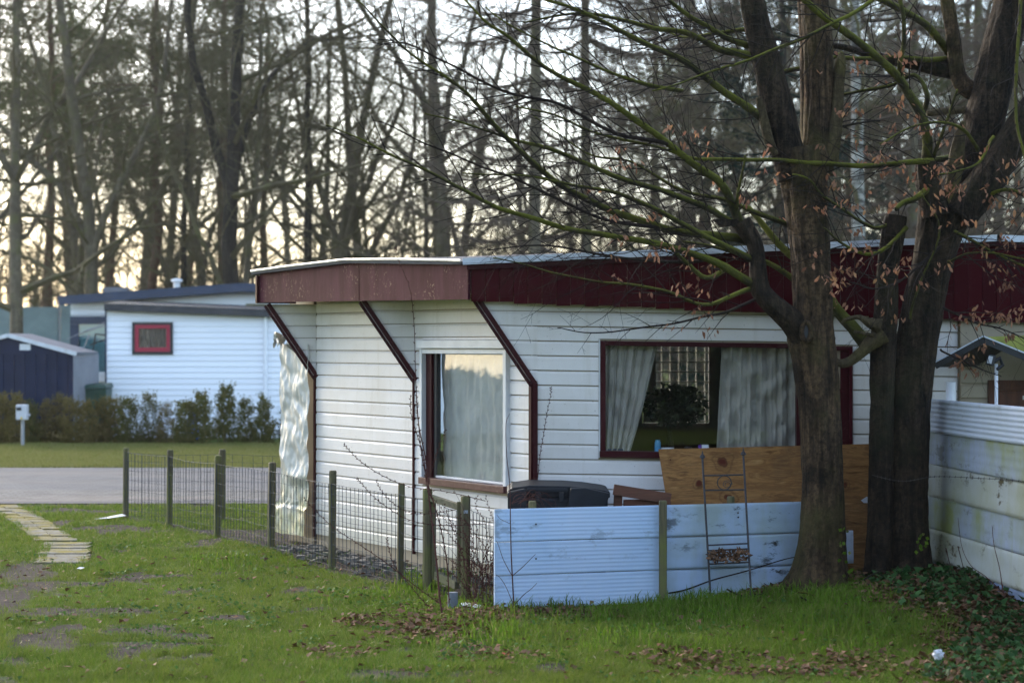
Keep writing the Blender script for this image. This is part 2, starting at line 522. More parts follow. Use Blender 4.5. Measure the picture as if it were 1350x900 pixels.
def plank_mat(name, base, stain, mold, s_amt, m_amt, rough=0.5, trans=0.12):
    t = NT(name)
    v = t.coord('World')
    n1 = t.noise(v, 1.7, 5, 0.6)
    n2 = t.noise(t.coord('World', (1, 1, 2.2)), 3.2, 7, 0.75)
    n3 = t.noise(v, 0.9, 3, 0.5)
    n5 = t.noise(t.coord('World', (14, 14, 1.0)), 1.0, 4, 0.6)
    r = t.rnd_object()
    c = t.mix(r, base, tuple(x * 0.86 for x in base))
    c = t.mix(t.ramp(n1, [(0.40, 0.0), (0.64, s_amt)]), c, stain)
    c = t.mix(t.ramp(n5, [(0.5, 0.0), (0.8, s_amt * 0.6)]), c, stain)
    f = t.math('MULTIPLY', t.ramp(n2, [(0.56, 0.0), (0.63, 1.0)]), t.ramp(n3, [(0.40, 0.0), (0.52, m_amt)]))
    c = t.mix(f, c, mold)
    t.set(c, rough, bump=n2, bstr=0.08, bdist=0.004)
    tr = t.node('ShaderNodeBsdfTranslucent'); t.l.new(c, tr.inputs['Color'])
    m = t.node('ShaderNodeMixShader'); m.inputs[0].default_value = trans
    t.l.new(t.b.outputs[0], m.inputs[1]); t.l.new(tr.outputs[0], m.inputs[2])
    t.l.new(m.outputs[0], t.out.inputs['Surface'])


plank_mat('plastic_clean', (0.50, 0.65, 0.86), (0.62, 0.70, 0.84), (0.04, 0.045, 0.035), 0.4, 0.35)
plank_mat('plastic_dirty', (0.46, 0.58, 0.76), (0.34, 0.40, 0.36), (0.030, 0.031, 0.024), 0.85, 1.0)
plank_mat('plastic_white', (0.60, 0.64, 0.73), (0.46, 0.50, 0.50), (0.15, 0.12, 0.06), 0.4, 0.2)
plank_mat('plastic_algae', (0.40, 0.44, 0.53), (0.30, 0.32, 0.10), (0.10, 0.09, 0.04), 1.0, 0.6)
plank_mat('plastic_yellow', (0.50, 0.51, 0.47), (0.34, 0.33, 0.13), (0.10, 0.075, 0.03), 0.7, 1.0)
plank_mat('plastic_blue', (0.24, 0.30, 0.42), (0.24, 0.28, 0.32), (0.06, 0.06, 0.04), 0.6, 0.3)

simple('black_plastic', (0.012, 0.014, 0.018), 0.5, 0.2, 12, 0.05, **{'Specular IOR Level': 0.2})
simple('iron', (0.038, 0.034, 0.036), 0.5, 0.3, 30, 0.3, Metallic=0.5)
simple('wire', (0.045, 0.055, 0.065), 0.7, 0.3, 20, 0.1, **{'Specular IOR Level': 0.15})
simple('wire_rust', (0.055, 0.045, 0.04), 0.6, 0.3, 20, 0.1, Metallic=0.3)
simple('grey_pipe', (0.16, 0.18, 0.21), 0.45, 0.2, 9, 0.1)
simple('white_plastic', (0.72, 0.73, 0.76), 0.4, 0.1, 9, 0.05)
simple('navy', (0.022, 0.036, 0.075), 0.45, 0.2, 4, 0.1)
simple('shed_navy', (0.014, 0.022, 0.052), 0.6, 0.15, 4, 0.1, **{'Specular IOR Level': 0.15})
simple('shed_grey', (0.22, 0.23, 0.26), 0.5, 0.15, 4, 0.1)
simple('shed_roof', (0.15, 0.155, 0.18), 0.5, 0.2, 4, 0.1)
simple('crimson', (0.34, 0.012, 0.040), 0.45, 0.1, 4, 0.05)
simple('near_black', (0.015, 0.015, 0.018), 0.5, 0.2, 4, 0.05)
simple('green_bin', (0.010, 0.050, 0.032), 0.45, 0.2, 6, 0.05)
simple('blue_plastic', (0.02, 0.12, 0.62), 0.4, 0.1, 6, 0.05)
simple('purple_plastic', (0.16, 0.06, 0.36), 0.4, 0.1, 6, 0.05)
simple('cyan_plastic', (0.08, 0.30, 0.52), 0.4, 0.1, 6, 0.05)
simple('galv', (0.30, 0.32, 0.35), 0.45, 0.15, 9, 0.05, Metallic=0.4)
simple('box_grey', (0.55, 0.56, 0.60), 0.5, 0.08, 9, 0.05)
simple('yellow_sign', (0.75, 0.52, 0.02), 0.5, 0.05, 9, 0.02)
simple('teal_screen', (0.20, 0.27, 0.28), 0.7, 0.2, 2, 0.1)
simple('lamp_glass', (0.45, 0.47, 0.50), 0.2, 0.1, 9, 0.02)
simple('moss_roof', (0.20, 0.21, 0.035), 0.9, 0.35, 12, 0.5, dirt=(0.10, 0.10, 0.03))
simple('book', (0.18, 0.12, 0.07), 0.7, 0.3, 20, 0.05)
simple('book_blue', (0.03, 0.04, 0.09), 0.6, 0.2, 20, 0.05)
simple('stone', (0.15, 0.135, 0.115), 0.9, 0.35, 15, 0.4, dirt=(0.09, 0.10, 0.04))
simple('paper_white', (0.55, 0.56, 0.60), 0.5, 0.1, 20, 0.3)
simple('paper_red', (0.62, 0.08, 0.04), 0.5, 0.1, 20, 0.1)


def foil_mat():
    t = NT('foil')
    v = t.coord('World')
    n1 = t.noise(v, 5.0, 4, 0.55, 0.8)
    n2 = t.noise(v, 18.0, 4, 0.6)
    z = t.node('ShaderNodeSeparateXYZ'); g = t.node('ShaderNodeNewGeometry')
    t.l.new(g.outputs['Position'], z.inputs[0])
    mr = t.node('ShaderNodeMapRange')
    mr.inputs['From Min'].default_value = 0.75; mr.inputs['From Max'].default_value = 0.15
    t.l.new(z.outputs['Z'], mr.inputs['Value'])
    c = t.mix(t.math('MULTIPLY', mr.outputs[0], t.ramp(n1, [(0.3, 0.3), (0.6, 1.0)])), (0.56, 0.54, 0.49), (0.40, 0.37, 0.15))
    c = t.mix(t.ramp(n2, [(0.55, 0.0), (0.8, 0.4)]), c, (0.42, 0.36, 0.24))
    t.set(c, 0.45, bump=n1, bstr=0.25, bdist=0.03, Metallic=0.2)


foil_mat()


# ------------------------------------------------------------------ mesh and object helpers
WPOS = {}


def setp(o, label=None, cat=None, group=None, kind=None):
    if label: o['label'] = label
    if cat: o['category'] = cat
    if group: o['group'] = group
    if kind: o['kind'] = kind
    return o


def empty(name, loc=(0, 0, 0), label=None, cat=None, group=None, parent=None):
    o = bpy.data.objects.new(name, None)
    o.empty_display_size = 0.2
    COL.objects.link(o)
    w = Vector(loc)
    if parent is not None:
        o.parent = parent
        o.location = w - WPOS[parent]
    else:
        o.location = w
    WPOS[o] = w
    return setp(o, label, cat, group)


class MB:
    def __init__(self):
        self.v, self.f, self.mi = [], [], []

    def add(self, vs, fs, mi=0):
        b = len(self.v)
        self.v += [tuple(p) for p in vs]
        for f in fs:
            self.f.append(tuple(b + i for i in f))
            self.mi.append(mi)
        return self

    def hexa(self, p, mi=0):
        """8 corners: bottom 4 counter-clockwise, then top 4"""
        return self.add(p, [(3, 2, 1, 0), (4, 5, 6, 7), (0, 1, 5, 4), (1, 2, 6, 5), (2, 3, 7, 6), (3, 0, 4, 7)], mi)

    def box(self, x0, x1, y0, y1, z0, z1, mi=0):
        return self.hexa([(x0, y0, z0), (x1, y0, z0), (x1, y1, z0), (x0, y1, z0),
                          (x0, y0, z1), (x1, y0, z1), (x1, y1, z1), (x0, y1, z1)], mi)

    def bar(self, a, b, w, h, up=(0, 0, 1), mi=0):
        a, b = Vector(a), Vector(b)
        d = (b - a).normalized()
        s = d.cross(Vector(up))
        if s.length < 1e-4:
            s = d.cross(Vector((0, 1, 0)))
        s.normalize()
        u = s.cross(d).normalized()
        s *= w / 2; u *= h / 2
        return self.hexa([a - s - u, a + s - u, b + s - u, b - s - u, a - s + u, a + s + u, b + s + u, b - s + u], mi)

    def tube(self, pts, rad, n=6, mi=0, cap=True, squash=None):
        pts = [Vector(p) for p in pts]
        if isinstance(rad, (int, float)):
            rad = [rad] * len(pts)
        base = len(self.v)
        t0 = (pts[1] - pts[0]).normalized()
        ref = Vector((0, 0, 1)) if abs(t0.z) < 0.9 else Vector((1, 0, 0))
        nrm = t0.cross(ref).normalized()
        k = len(pts)
        for i, p in enumerate(pts):
            t = (pts[min(i + 1, k - 1)] - pts[max(i - 1, 0)])
            if t.length < 1e-9:
                t = t0.copy()
            t.normalize()
            nrm = (nrm - t * nrm.dot(t))
            if nrm.length < 1e-6:
                nrm = t.orthogonal()
            nrm.normalize()
            bi = t.cross(nrm)
            for j in range(n):
                a = 2 * math.pi * j / n
                r = rad[i]
                if squash:
                    r *= squash(i, a)
                q = p + nrm * (math.cos(a) * r) + bi * (math.sin(a) * r)
                self.v.append((q.x, q.y, q.z))
        for i in range(k - 1):
            for j in range(n):
                j2 = (j + 1) % n
                self.f.append((base + i * n + j, base + i * n + j2, base + (i + 1) * n + j2, base + (i + 1) * n + j))
                self.mi.append(mi)
        if cap:
            self.f.append(tuple(base + j for j in reversed(range(n)))); self.mi.append(mi)
            self.f.append(tuple(base + (k - 1) * n + j for j in range(n))); self.mi.append(mi)
        return self

    def prism(self, poly, axis_vec, mi=0):
        """closed planar polygon swept along a vector"""
        a = [Vector(p) for p in poly]
        n = len(a)
        s = Vector(axis_vec)
        vs = a + [p + s for p in a]
        fs = [tuple(range(n))[::-1], tuple(range(n, 2 * n))]
        fs += [(i, (i + 1) % n, n + (i + 1) % n, n + i) for i in range(n)]
        return self.add(vs, fs, mi)

    def build(self, name, mat, parent=None, smooth=False, bevel=0, **props):
        if not self.v:
            return None
        me = bpy.data.meshes.new(name)
        co = np.array(self.v, dtype=np.float64)
        if parent is not None:
            org = (co.min(0) + co.max(0)) / 2
        else:
            org = (co.min(0) + co.max(0)) / 2
            org[2] = co[:, 2].min()
        me.from_pydata((co - org).tolist(), [], self.f)
        mats = mat if isinstance(mat, (list, tuple)) else [mat]
        for m in mats:
            me.materials.append(MATS[m])
        if len(mats) > 1:
            me.polygons.foreach_set('material_index', self.mi)
        if smooth:
            me.polygons.foreach_set('use_smooth', [True] * len(me.polygons))
        me.update()
        o = bpy.data.objects.new(name, me)
        COL.objects.link(o)
        w = Vector(org)
        if parent is not None:
            o.parent = parent
            o.location = w - WPOS[parent]
        else:
            o.location = w
        WPOS[o] = w
        if bevel:
            b = o.modifiers.new('bevel', 'BEVEL'); b.width = bevel; b.segments = 2; b.limit_method = 'ANGLE'
        return setp(o, **props)


def raw_mesh(name, verts, faces_n, mat, **props):
    """large triangle or quad soups straight from numpy; faces are consecutive runs of faces_n vertices"""
    me = bpy.data.meshes.new(name)
    nv = len(verts)
    me.vertices.add(nv)
    me.vertices.foreach_set('co', np.ascontiguousarray(verts, dtype=np.float32).ravel())
    nf = nv // faces_n
    me.loops.add(nv)
    me.loops.foreach_set('vertex_index', np.arange(nv, dtype=np.int32))
    me.polygons.add(nf)
    me.polygons.foreach_set('loop_start', np.arange(0, nv, faces_n, dtype=np.int32))
    me.polygons.foreach_set('loop_total', np.full(nf, faces_n, dtype=np.int32))
    me.materials.append(MATS[mat])
    me.update(calc_edges=True)
    me.validate()
    o = bpy.data.objects.new(name, me)
    COL.objects.link(o)
    WPOS[o] = Vector((0, 0, 0))
    return setp(o, **props)


def copy_tree(o, parent=None):
    c = o.copy()
    COL.objects.link(c)
    c.parent = parent
    for ch in [x for x in bpy.data.objects if x.parent is o]:
        copy_tree(ch, c)
    return c


def crom(pts, sub=4):
    """Catmull-Rom through points, each point may be (Vector, radius)"""
    out = []
    n = len(pts)
    for i in range(n - 1):
        p0, p1, p2, p3 = pts[max(i - 1, 0)], pts[i], pts[i + 1], pts[min(i + 2, n - 1)]
        for k in range(sub):
            t = k / sub
            t2, t3 = t * t, t * t * t
            out.append(0.5 * ((2 * p1) + (-p0 + p2) * t + (2 * p0 - 5 * p1 + 4 * p2 - p3) * t2 + (-p0 + 3 * p1 - 3 * p2 + p3) * t3))
    out.append(pts[-1])
    return out


def smooth01(x, a, b):
    t = np.clip((x - a) / (b - a), 0, 1)
    return t * t * (3 - 2 * t)


def vnoise(x, y, s, seed=0):
    """cheap smooth value noise for numpy arrays, range 0..1"""
    x = np.asarray(x, dtype=np.float64) * s + seed * 17.3
    y = np.asarray(y, dtype=np.float64) * s + seed * 9.1
    xi, yi = np.floor(x), np.floor(y)
    fx, fy = x - xi, y - yi
    fx, fy = fx * fx * (3 - 2 * fx), fy * fy * (3 - 2 * fy)

    def h(a, b):
        q = np.sin(a * 127.1 + b * 311.7 + seed * 74.7) * 43758.5453
        return q - np.floor(q)
    return (h(xi, yi) * (1 - fx) + h(xi + 1, yi) * fx) * (1 - fy) + (h(xi, yi + 1) * (1 - fx) + h(xi + 1, yi + 1) * fx) * fy


def fbm(x, y, s, seed=0):
    return 0.5 * vnoise(x, y, s, seed) + 0.3 * vnoise(x, y, s * 2.3, seed + 1) + 0.2 * vnoise(x, y, s * 5.1, seed + 2)


# ------------------------------------------------------------------ ground
def ground_z(x, y):
    x = np.asarray(x, dtype=np.float64); y = np.asarray(y, dtype=np.float64)
    m = 0.20 * smooth01(x, 0.9, 3.0) * smooth01(y, 10.5, 13.3) * (1 - smooth01(y, 15.0, 17.0))
    m = m + 0.025 * (fbm(x, y, 0.8, 3) - 0.5) * smooth01(y, 21.5, 19.0) * 2
    near = (np.abs(x) < 9) & (y > 7) & (y < 21.6)
    return np.where(near, m, 0.0)


def gz(x, y):
    return float(ground_z(np.array([x]), np.array([y]))[0])


SOIL = [(38, 764, 42, 26), (8, 790, 40, 16), (45, 808, 75, 7), (150, 807, 60, 5), (60, 842, 55, 15), (175, 829, 70, 8),
        (95, 828, 30, 6), (250, 838, 35, 5), (300, 815, 30, 4), (20, 870, 30, 6)]
LITTER = [(560, 830, 75, 22, 0.45), (640, 812, 50, 10, 1.0), (730, 808, 70, 8, 0.9), (470, 820, 30, 7, 0.7), (1010, 785, 60, 14, 0.8),
          (1130, 775, 60, 16, 0.9), (1230, 800, 80, 28, 1.0), (1310, 840, 80, 45, 1.0), (1150, 880, 120, 16, 0.4), (1050, 886, 160, 10, 0.4),
          (650, 868, 60, 9, 0.6), (900, 868, 80, 10, 0.5), (450, 862, 60, 10, 0.35), (1330, 890, 120, 30, 0.9), (690, 800, 40, 6, 1.0)]


def region(x, y, spec, z=0.0):
    """0..1 mask of soft-edged ellipses on the ground, given by their place in the photograph"""
    u = 675 + F * x / y
    v = HV + F * (CH - z) / y
    m = np.zeros_like(x)
    for s in spec:
        d = np.sqrt(((u - s[0]) / s[2]) ** 2 + ((v - s[1]) / s[3]) ** 2)
        k = s[4] if len(s) > 4 else 1.0
        m = np.maximum(m, k * np.clip(1.5 - d, 0, 1))
    return m


def soil_mask(x, y):
    n = fbm(x, y, 2.6, 5)
    m = region(x, y, SOIL) * np.clip(0.05 + 1.25 * n + 0.7 * vnoise(x, y, 9.0, 77), 0, 1)
    m = np.maximum(m, 0.8 * smooth01(fbm(x, y, 1.9, 61), 0.60, 0.72) * (x < 0.3))
    # worn strip along the foot of the wire fence and the bed between the fence and the chalet
    fx = np.interp(y, [13.6, 14.45, 15.47, 17.0, 18.23, 19.3, 20.2], [-0.2, -0.815, -1.41, -2.06, -2.70, -3.32, -3.95])
    d = x - fx
    strip = np.exp(-((d - 0.05) / 0.14) ** 2) * 0.75
    bed = ((d > 0.0) & (d < 1.25) & (y > 13.6) & (y < 19.0)) * (0.55 + 0.5 * n)
    m = np.maximum(m, np.maximum(strip * (0.4 + 0.9 * n), bed) * ((y > 13.4) & (y < 20.3)))
    # beside the plank path and along the road edge
    m = np.maximum(m, np.exp(-((y - 21.75) / 0.16) ** 2) * (0.3 + 0.7 * n))
    return np.clip(m, 0, 1)


def litter_mask(x, y):
    return np.clip(region(x, y, LITTER) * (0.35 + 1.2 * fbm(x, y, 2.0, 9)), 0, 1)


def build_ground():
    xs = np.concatenate([[-700, -350, -180, -90, -50, -30, -20, -14, -11], np.arange(-9, 8.01, 0.09), [10, 14, 20, 30, 50, 90, 180, 350, 700]])
    ys = np.concatenate([[-300, -120, -50, -20, -5, 2, 5, 7.5], np.arange(8.5, 22.01, 0.09), [23, 25, 27, 29, 31, 33, 35, 38, 42, 50, 60, 80, 110, 160, 260, 450, 1000]])
    X, Y = np.meshgrid(xs, ys)
    Z = ground_z(X, Y)
    nx, ny = len(xs), len(ys)
    v = np.stack([X.ravel(), Y.ravel(), Z.ravel()], 1)
    i = np.arange(nx * ny).reshape(ny, nx)
    q = np.stack([i[:-1, :-1].ravel(), i[:-1, 1:].ravel(), i[1:, 1:].ravel(), i[1:, :-1].ravel()], 1)
    me = bpy.data.meshes.new('ground')
    me.from_pydata(v.tolist(), [], q.tolist())
    me.polygons.foreach_set('use_smooth', [True] * len(me.polygons))
    Ys = np.maximum(Y.ravel(), 3.0)
    near = ((Ys > 8) & (Ys < 22.2)).astype(float)
    for nm, arr in (('soil', soil_mask(X.ravel(), Ys) * near), ('litter', litter_mask(X.ravel(), Ys) * near)):
        a = me.attributes.new(nm, 'FLOAT', 'POINT')
        a.data.foreach_set('value', arr.astype(np.float32))
    me.materials.append(MATS['ground_soil_grass'])
    o = bpy.data.objects.new('ground', me)
    COL.objects.link(o)
    setp(o, kind='structure', label='lawn and bare soil between the road and the chalet')


build_ground()
MB().add([(-160, 21.9, 0.012), (160, 21.9, 0.012), (160, 28.3, 0.012), (-160, 28.3, 0.012)], [(0, 1, 2, 3)]).build(
    'road', 'clinker_paving', kind='structure', label='grey clinker paved lane behind the wire fence')


def build_path():
    root = empty('garden_path', (-4.5, 18.5, 0.0))
    setp(root, kind='structure', label='narrow path of worn yellow grey slabs leading to the lane')
    rr = random.Random(3)
    c = [Vector((-5.58, 21.7, 0)), Vector((-5.0, 20.3, 0)), Vector((-4.46, 18.9, 0)), Vector((-4.05, 17.75, 0))]
    pts = crom(c, 8)
    width = 0.38
    L = 0.0
    rows = []
    for i in range(len(pts) - 1):
        rows.append(((pts[i] + pts[i + 1]) / 2, (pts[i + 1] - pts[i])))
    for k, (p, d) in enumerate(rows):
        q0, q1 = p - d * 0.492, p + d * 0.492
        for h in range(2):
            o0 = -width / 2 + h * width / 2 + 0.003 + rr.uniform(-0.012, 0.004); o1 = o0 + width / 2 - 0.006
            zt = gz(p.x, p.y) + 0.012 + rr.uniform(-0.006, 0.006)
            base = [(q1.x + o0, q1.y), (q1.x + o1, q1.y), (q0.x + o1, q0.y), (q0.x + o0, q0.y)]
            MB().hexa([(x, y, zt - 0.06) for x, y in base] + [(x, y, zt + rr.uniform(-0.002, 0.002)) for x, y in base]).build('slab', 'path_slab', root)
    for k in range(7):        # the second stretch, set to the right
        y = 17.50 - k * 0.225
        x = -3.93 + k * 0.045
        m = MB().box(x - 0.2, x + 0.22, y - 0.108, y + 0.108, gz(x, y) - 0.05, gz(x, y) + 0.012 + rr.uniform(-0.005, 0.005))
        m.build('slab', 'path_slab', root)


build_path()


# ------------------------------------------------------------------ the chalet
HOUSE = empty('chalet', (0.6, 16.0, 0.0), 'low white clapboard chalet with dark red fascia and braced eaves behind the wire fence', 'chalet')
A = Vector((-1.70, 17.32, 0)); C = Vector((0.154, 14.41, 0))
SL = (C - A).length
SD = (C - A).normalized()
SN = Vector((SD.y, -SD.x, 0))
if SN.x > 0: SN = -SN
PITCH = 0.1065
Z0 = 0.11


class Frame:
    def __init__(self, o, d, n, slope=0.0):
        self.o, self.d, self.n, self.k = Vector(o), Vector(d), Vector(n), slope

    def p(self, s, n, z):
        q = self.o + self.d * s + self.n * n
        return Vector((q.x, q.y, z + self.k * s))

    def box(self, mb, s0, s1, z0, z1, n0, n1, mi=0):
        return mb.hexa([self.p(s0, n0, z0), self.p(s1, n0, z0), self.p(s1, n1, z0), self.p(s0, n1, z0),
                        self.p(s0, n0, z1), self.p(s1, n0, z1), self.p(s1, n1, z1), self.p(s0, n1, z1)], mi)


SIDE = Frame(A, SD, SN)
FRONT = Frame(C, (1, 0, 0), (0, -1, 0), -0.0150)


def board(fr, s0, s1, z, h, parent, mat='siding', name='siding_board', lo=None):
    """one clapboard: flat face, a chamfer along its top and a sharp drip edge below"""
    rr = RND
    t = 0.0145 + rr.uniform(-0.002, 0.002)
    prof = [(0.0, z + 0.002), (t, z + 0.003), (t - 0.001, z + h * 0.80), (0.002, z + h - 0.006), (0.0, z + h - 0.006)]
    e0 = [fr.p(s0, n, zz) for n, zz in prof]
    e1 = [fr.p(s1, n, zz) for n, zz in prof]
    m = MB().add(e0 + e1, [(0, 1, 2, 3, 4), (9, 8, 7, 6, 5)] + [(i, 5 + i, 5 + (i + 1) % 5, (i + 1) % 5) for i in range(5)])
    return m.build(name, mat, parent)


def clad(fr, s_lo, s_hi, z_lo, z_hi, openings, parent, mat='siding', clip=None):
    z = z_lo
    while z < z_hi - 0.02:
        h = min(PITCH, z_hi - z)
        segs = [(s_lo, s_hi)]
        for (a, b, c, d) in openings:
            if z + h > c and z < d:
                if z + h > d + 0.012:
                    board(fr, max(a, s_lo), min(b, s_hi), d, z + h - d, parent, mat)
                if z < c - 0.012:
                    board(fr, max(a, s_lo), min(b, s_hi), z, c - z, parent, mat)
                new = []
                for (p, q) in segs:
                    if b <= p or a >= q:
                        new.append((p, q))
                    else:
                        if a - p > 0.01: new.append((p, a))
                        if q - b > 0.01: new.append((b, q))
                segs = new
        for (p, q) in segs:
            if clip:
                p = max(p, clip(z + h * 0.5))
            if q - p > 0.02:
                board(fr, p, q, z, h, parent, mat)
        z += PITCH


SB = 1.738                    # the middle batten along the side wall
W0, W1, WZ0, WZ1 = 1.93, 3.10, 0.712, 1.705           # corner window opening
clad(SIDE, 0.02, SL - 0.004, Z0, 2.12, [(W0 - 0.055, W1 + 0.055, WZ0 - 0.06, WZ1 + 0.085)], HOUSE)
FW0, FW1, FZ0, FZ1 = 0.483, 1.946, 0.955, 1.790       # front window opening, measured along the front wall
FD0, FD1, FDZ = 1.955, 2.306, 1.775
FEND = 3.066
clad(FRONT, 0.03, FEND, Z0 - 0.03, 2.10, [(FW0 - 0.012, FW1 + 0.002, FZ0 - 0.012, FZ1 + 0.012), (FD0 - 0.008, FD1 + 0.006, -0.1, FDZ + 0.01)], HOUSE)

# carcass behind the boards (window holes left open)
m = MB()
T = 0.06


def wall_holes(m, fr, s0, s1, z0, z1, hole, n0, n1, mi=0):
    a, b, c, d = hole
    fr.box(m, s0, a, z0, z1, n0, n1, mi); fr.box(m, b, s1, z0, z1, n0, n1, mi)
    fr.box(m, a, b, z0, c, n0, n1, mi); fr.box(m, a, b, d, z1, n0, n1, mi)


wall_holes(m, SIDE, 0.0, SL - 0.06, 0.0, 2.30, (W0, W1, WZ0, WZ1), -T, -0.002)
m.build('wall', 'siding_beige_shade', HOUSE)
m = MB()
wall_holes(m, FRONT, 0.02, 7.0, 0.0, 2.30, (FW0, FW1, FZ0, FZ1), -T, -0.002)
m.build('wall', 'siding_beige_shade', HOUSE)
m = MB()
BK = Frame((0.154, 18.0, 0), (1, 0, 0), (0, -1, 0))
wall_holes(m, BK, 0.15, 7.0, 0.0, 2.32, (1.02, 1.62, 1.05, 1.80), 0.0, 0.06)
wall_holes(m, BK, -2.0, 0.148, 0.0, 2.32, (-1.55, -0.15, 0.80, 1.95), 0.0, 0.06)  # unseen rear opening of the left room, added to backlight the net curtain
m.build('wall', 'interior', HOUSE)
MB().hexa([(-1.98, 17.72, 0.02), (-1.73, 17.36, 0.02), (-1.68, 17.40, 0.02), (-1.93, 17.76, 0.02),
           (-1.98, 17.72, 2.3), (-1.73, 17.36, 2.3), (-1.68, 17.40, 2.3), (-1.93, 17.76, 2.3)]).build('wall', 'siding_beige_shade', HOUSE)
MB().box(7.1, 7.16, 14.46, 18.0, 0, 2.3).build('wall', 'siding_beige_shade', HOUSE)
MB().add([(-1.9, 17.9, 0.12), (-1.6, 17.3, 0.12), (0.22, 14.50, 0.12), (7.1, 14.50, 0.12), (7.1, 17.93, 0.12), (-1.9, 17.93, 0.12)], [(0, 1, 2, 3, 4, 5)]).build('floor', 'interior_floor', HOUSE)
# room partitions and ceiling
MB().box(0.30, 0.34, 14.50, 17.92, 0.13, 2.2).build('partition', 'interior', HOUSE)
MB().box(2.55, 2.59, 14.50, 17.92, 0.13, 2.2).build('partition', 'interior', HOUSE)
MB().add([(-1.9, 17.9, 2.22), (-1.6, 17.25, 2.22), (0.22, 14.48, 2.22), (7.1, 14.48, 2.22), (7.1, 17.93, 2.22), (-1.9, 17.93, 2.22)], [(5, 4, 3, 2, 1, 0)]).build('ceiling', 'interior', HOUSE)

# plinth
m = MB(); SIDE.box(m, 0.0, SL, -0.05, Z0 + 0.0, -0.05, -0.004)
m.build('plinth', 'plinth', HOUSE)
m = MB(); FRONT.box(m, 0.0, FEND, -0.05, Z0 - 0.032, -0.05, -0.006)
m.build('plinth', 'plinth', HOUSE)

# braces and fins: three triangular fins carry the overhanging eave
FIN_LO, FIN_HI, FIN_OUT = 1.49, 2.105, 0.405
for k, s in enumerate((0.0, SB, SL)):
    base = A + SD * s
    fr = Frame(base, (-1, 0, 0), (0, -1, 0), 0.0150 if k == 2 else 0.0)
    x_off = 0.004
    # core sheet of the fin
    tri = [fr.p(x_off, 0.0, FIN_LO), fr.p(x_off, 0.0, FIN_HI), fr.p(FIN_OUT, 0.0, FIN_HI)]
    MB().prism(tri, (0, 0.025, 0)).build('eave_fin', 'siding_beige_shade', HOUSE)
    z = FIN_LO - ((FIN_LO - (Z0 - (0.03 if k == 2 else 0.0))) % PITCH)
    while z < FIN_HI - 0.02:
        zm = min(z + PITCH * 0.55, FIN_HI)
        e0 = (z - FIN_LO) / (FIN_HI - FIN_LO) * FIN_OUT
        e1 = (min(z + PITCH, FIN_HI) - FIN_LO) / (FIN_HI - FIN_LO) * FIN_OUT
        if e1 > 0.03:
            t = 0.012
            zz0, zz1 = max(z, FIN_LO), min(z + PITCH, FIN_HI)
            h = zz1 - zz0
            e0 = max(e0, 0.0)
            sgn = -1
            prof = [(0.001, zz0 + 0.002), (t, zz0 + 0.003), (t, zz0 + h * 0.8), (0.003, zz1 - 0.003), (0.001, zz1 - 0.003)]
            b0, b1 = [], []
            for n, q in prof:
                f = (q - zz0) / max(h, 1e-5)
                b0.append(fr.p(e0 + (e1 - e0) * f, n, q)); b1.append(fr.p(x_off if k < 2 else -0.03, n, q))
            MB().add(b0 + b1, [(0, 1, 2, 3, 4), (9, 8, 7, 6, 5)] + [(i, 5 + i, 5 + (i + 1) % 5, (i + 1) % 5) for i in range(5)]).build('siding_board', 'siding', HOUSE)
        z += PITCH
    # dark red cover strips: along the sloping edge, then down the wall
    a = fr.p(-0.012, 0.014, FIN_LO - 0.015); b = fr.p(FIN_OUT + 0.012, 0.014, FIN_HI + 0.005)
    MB().bar(a, b, 0.034, 0.040, up=(0, 1, 0)).build('brace', 'trim_red', HOUSE, bevel=0.003)
    off = Vector((-0.030, -0.012, -0.018))
    MB().bar(a + off, b + off, 0.022, 0.022, up=(0, 1, 0)).build('brace', 'trim_red', HOUSE, bevel=0.003)
    off2 = Vector((-0.014, 0.016, -0.010))
    MB().bar(a + off2, b + off2, 0.016, 0.018, up=(0, 1, 0)).build('brace_lining', 'metal_edge', HOUSE)
    w = (0.020, 0.016, 0.036)[k]
    fx = Frame(base, SD, SN)
    m = MB(); fx.box(m, -w / 2, w / 2, Z0 - 0.02, FIN_LO - 0.0, 0.004, 0.030)
    m.build('corner_strip', 'trim_red', HOUSE, bevel=0.002)
m = MB(); FRONT.box(m, -0.004, 0.032, Z0 - 0.03, FIN_LO - 0.012, 0.002, 0.034)
m.build('corner_strip', 'trim_red', HOUSE, bevel=0.002)

# side fascia, parallel to the wall, two weathered sheets
FA = C + Vector((-0.472, -0.10, 0)); FB = A + Vector((-0.49, -0.02, 0))
fd = (FB - FA).normalized(); FL = (FB - FA).length
fn = Vector((-SD.y, SD.x, 0)); fn = SN


def fpt(s, n, z): return FA + fd * s + fn * n + Vector((0, 0, z))


def fascia(s0, s1, zb0, zb1, zt0, zt1, n0, n1, name, mat):
    m = MB().hexa([fpt(s0, n0, zb0), fpt(s1, n0, zb1), fpt(s1, n1, zb1), fpt(s0, n1, zb0),
                   fpt(s0, n0, zt0), fpt(s1, n0, zt1), fpt(s1, n1, zt1), fpt(s0, n1, zt0)])
    return m.build(name, mat, HOUSE)


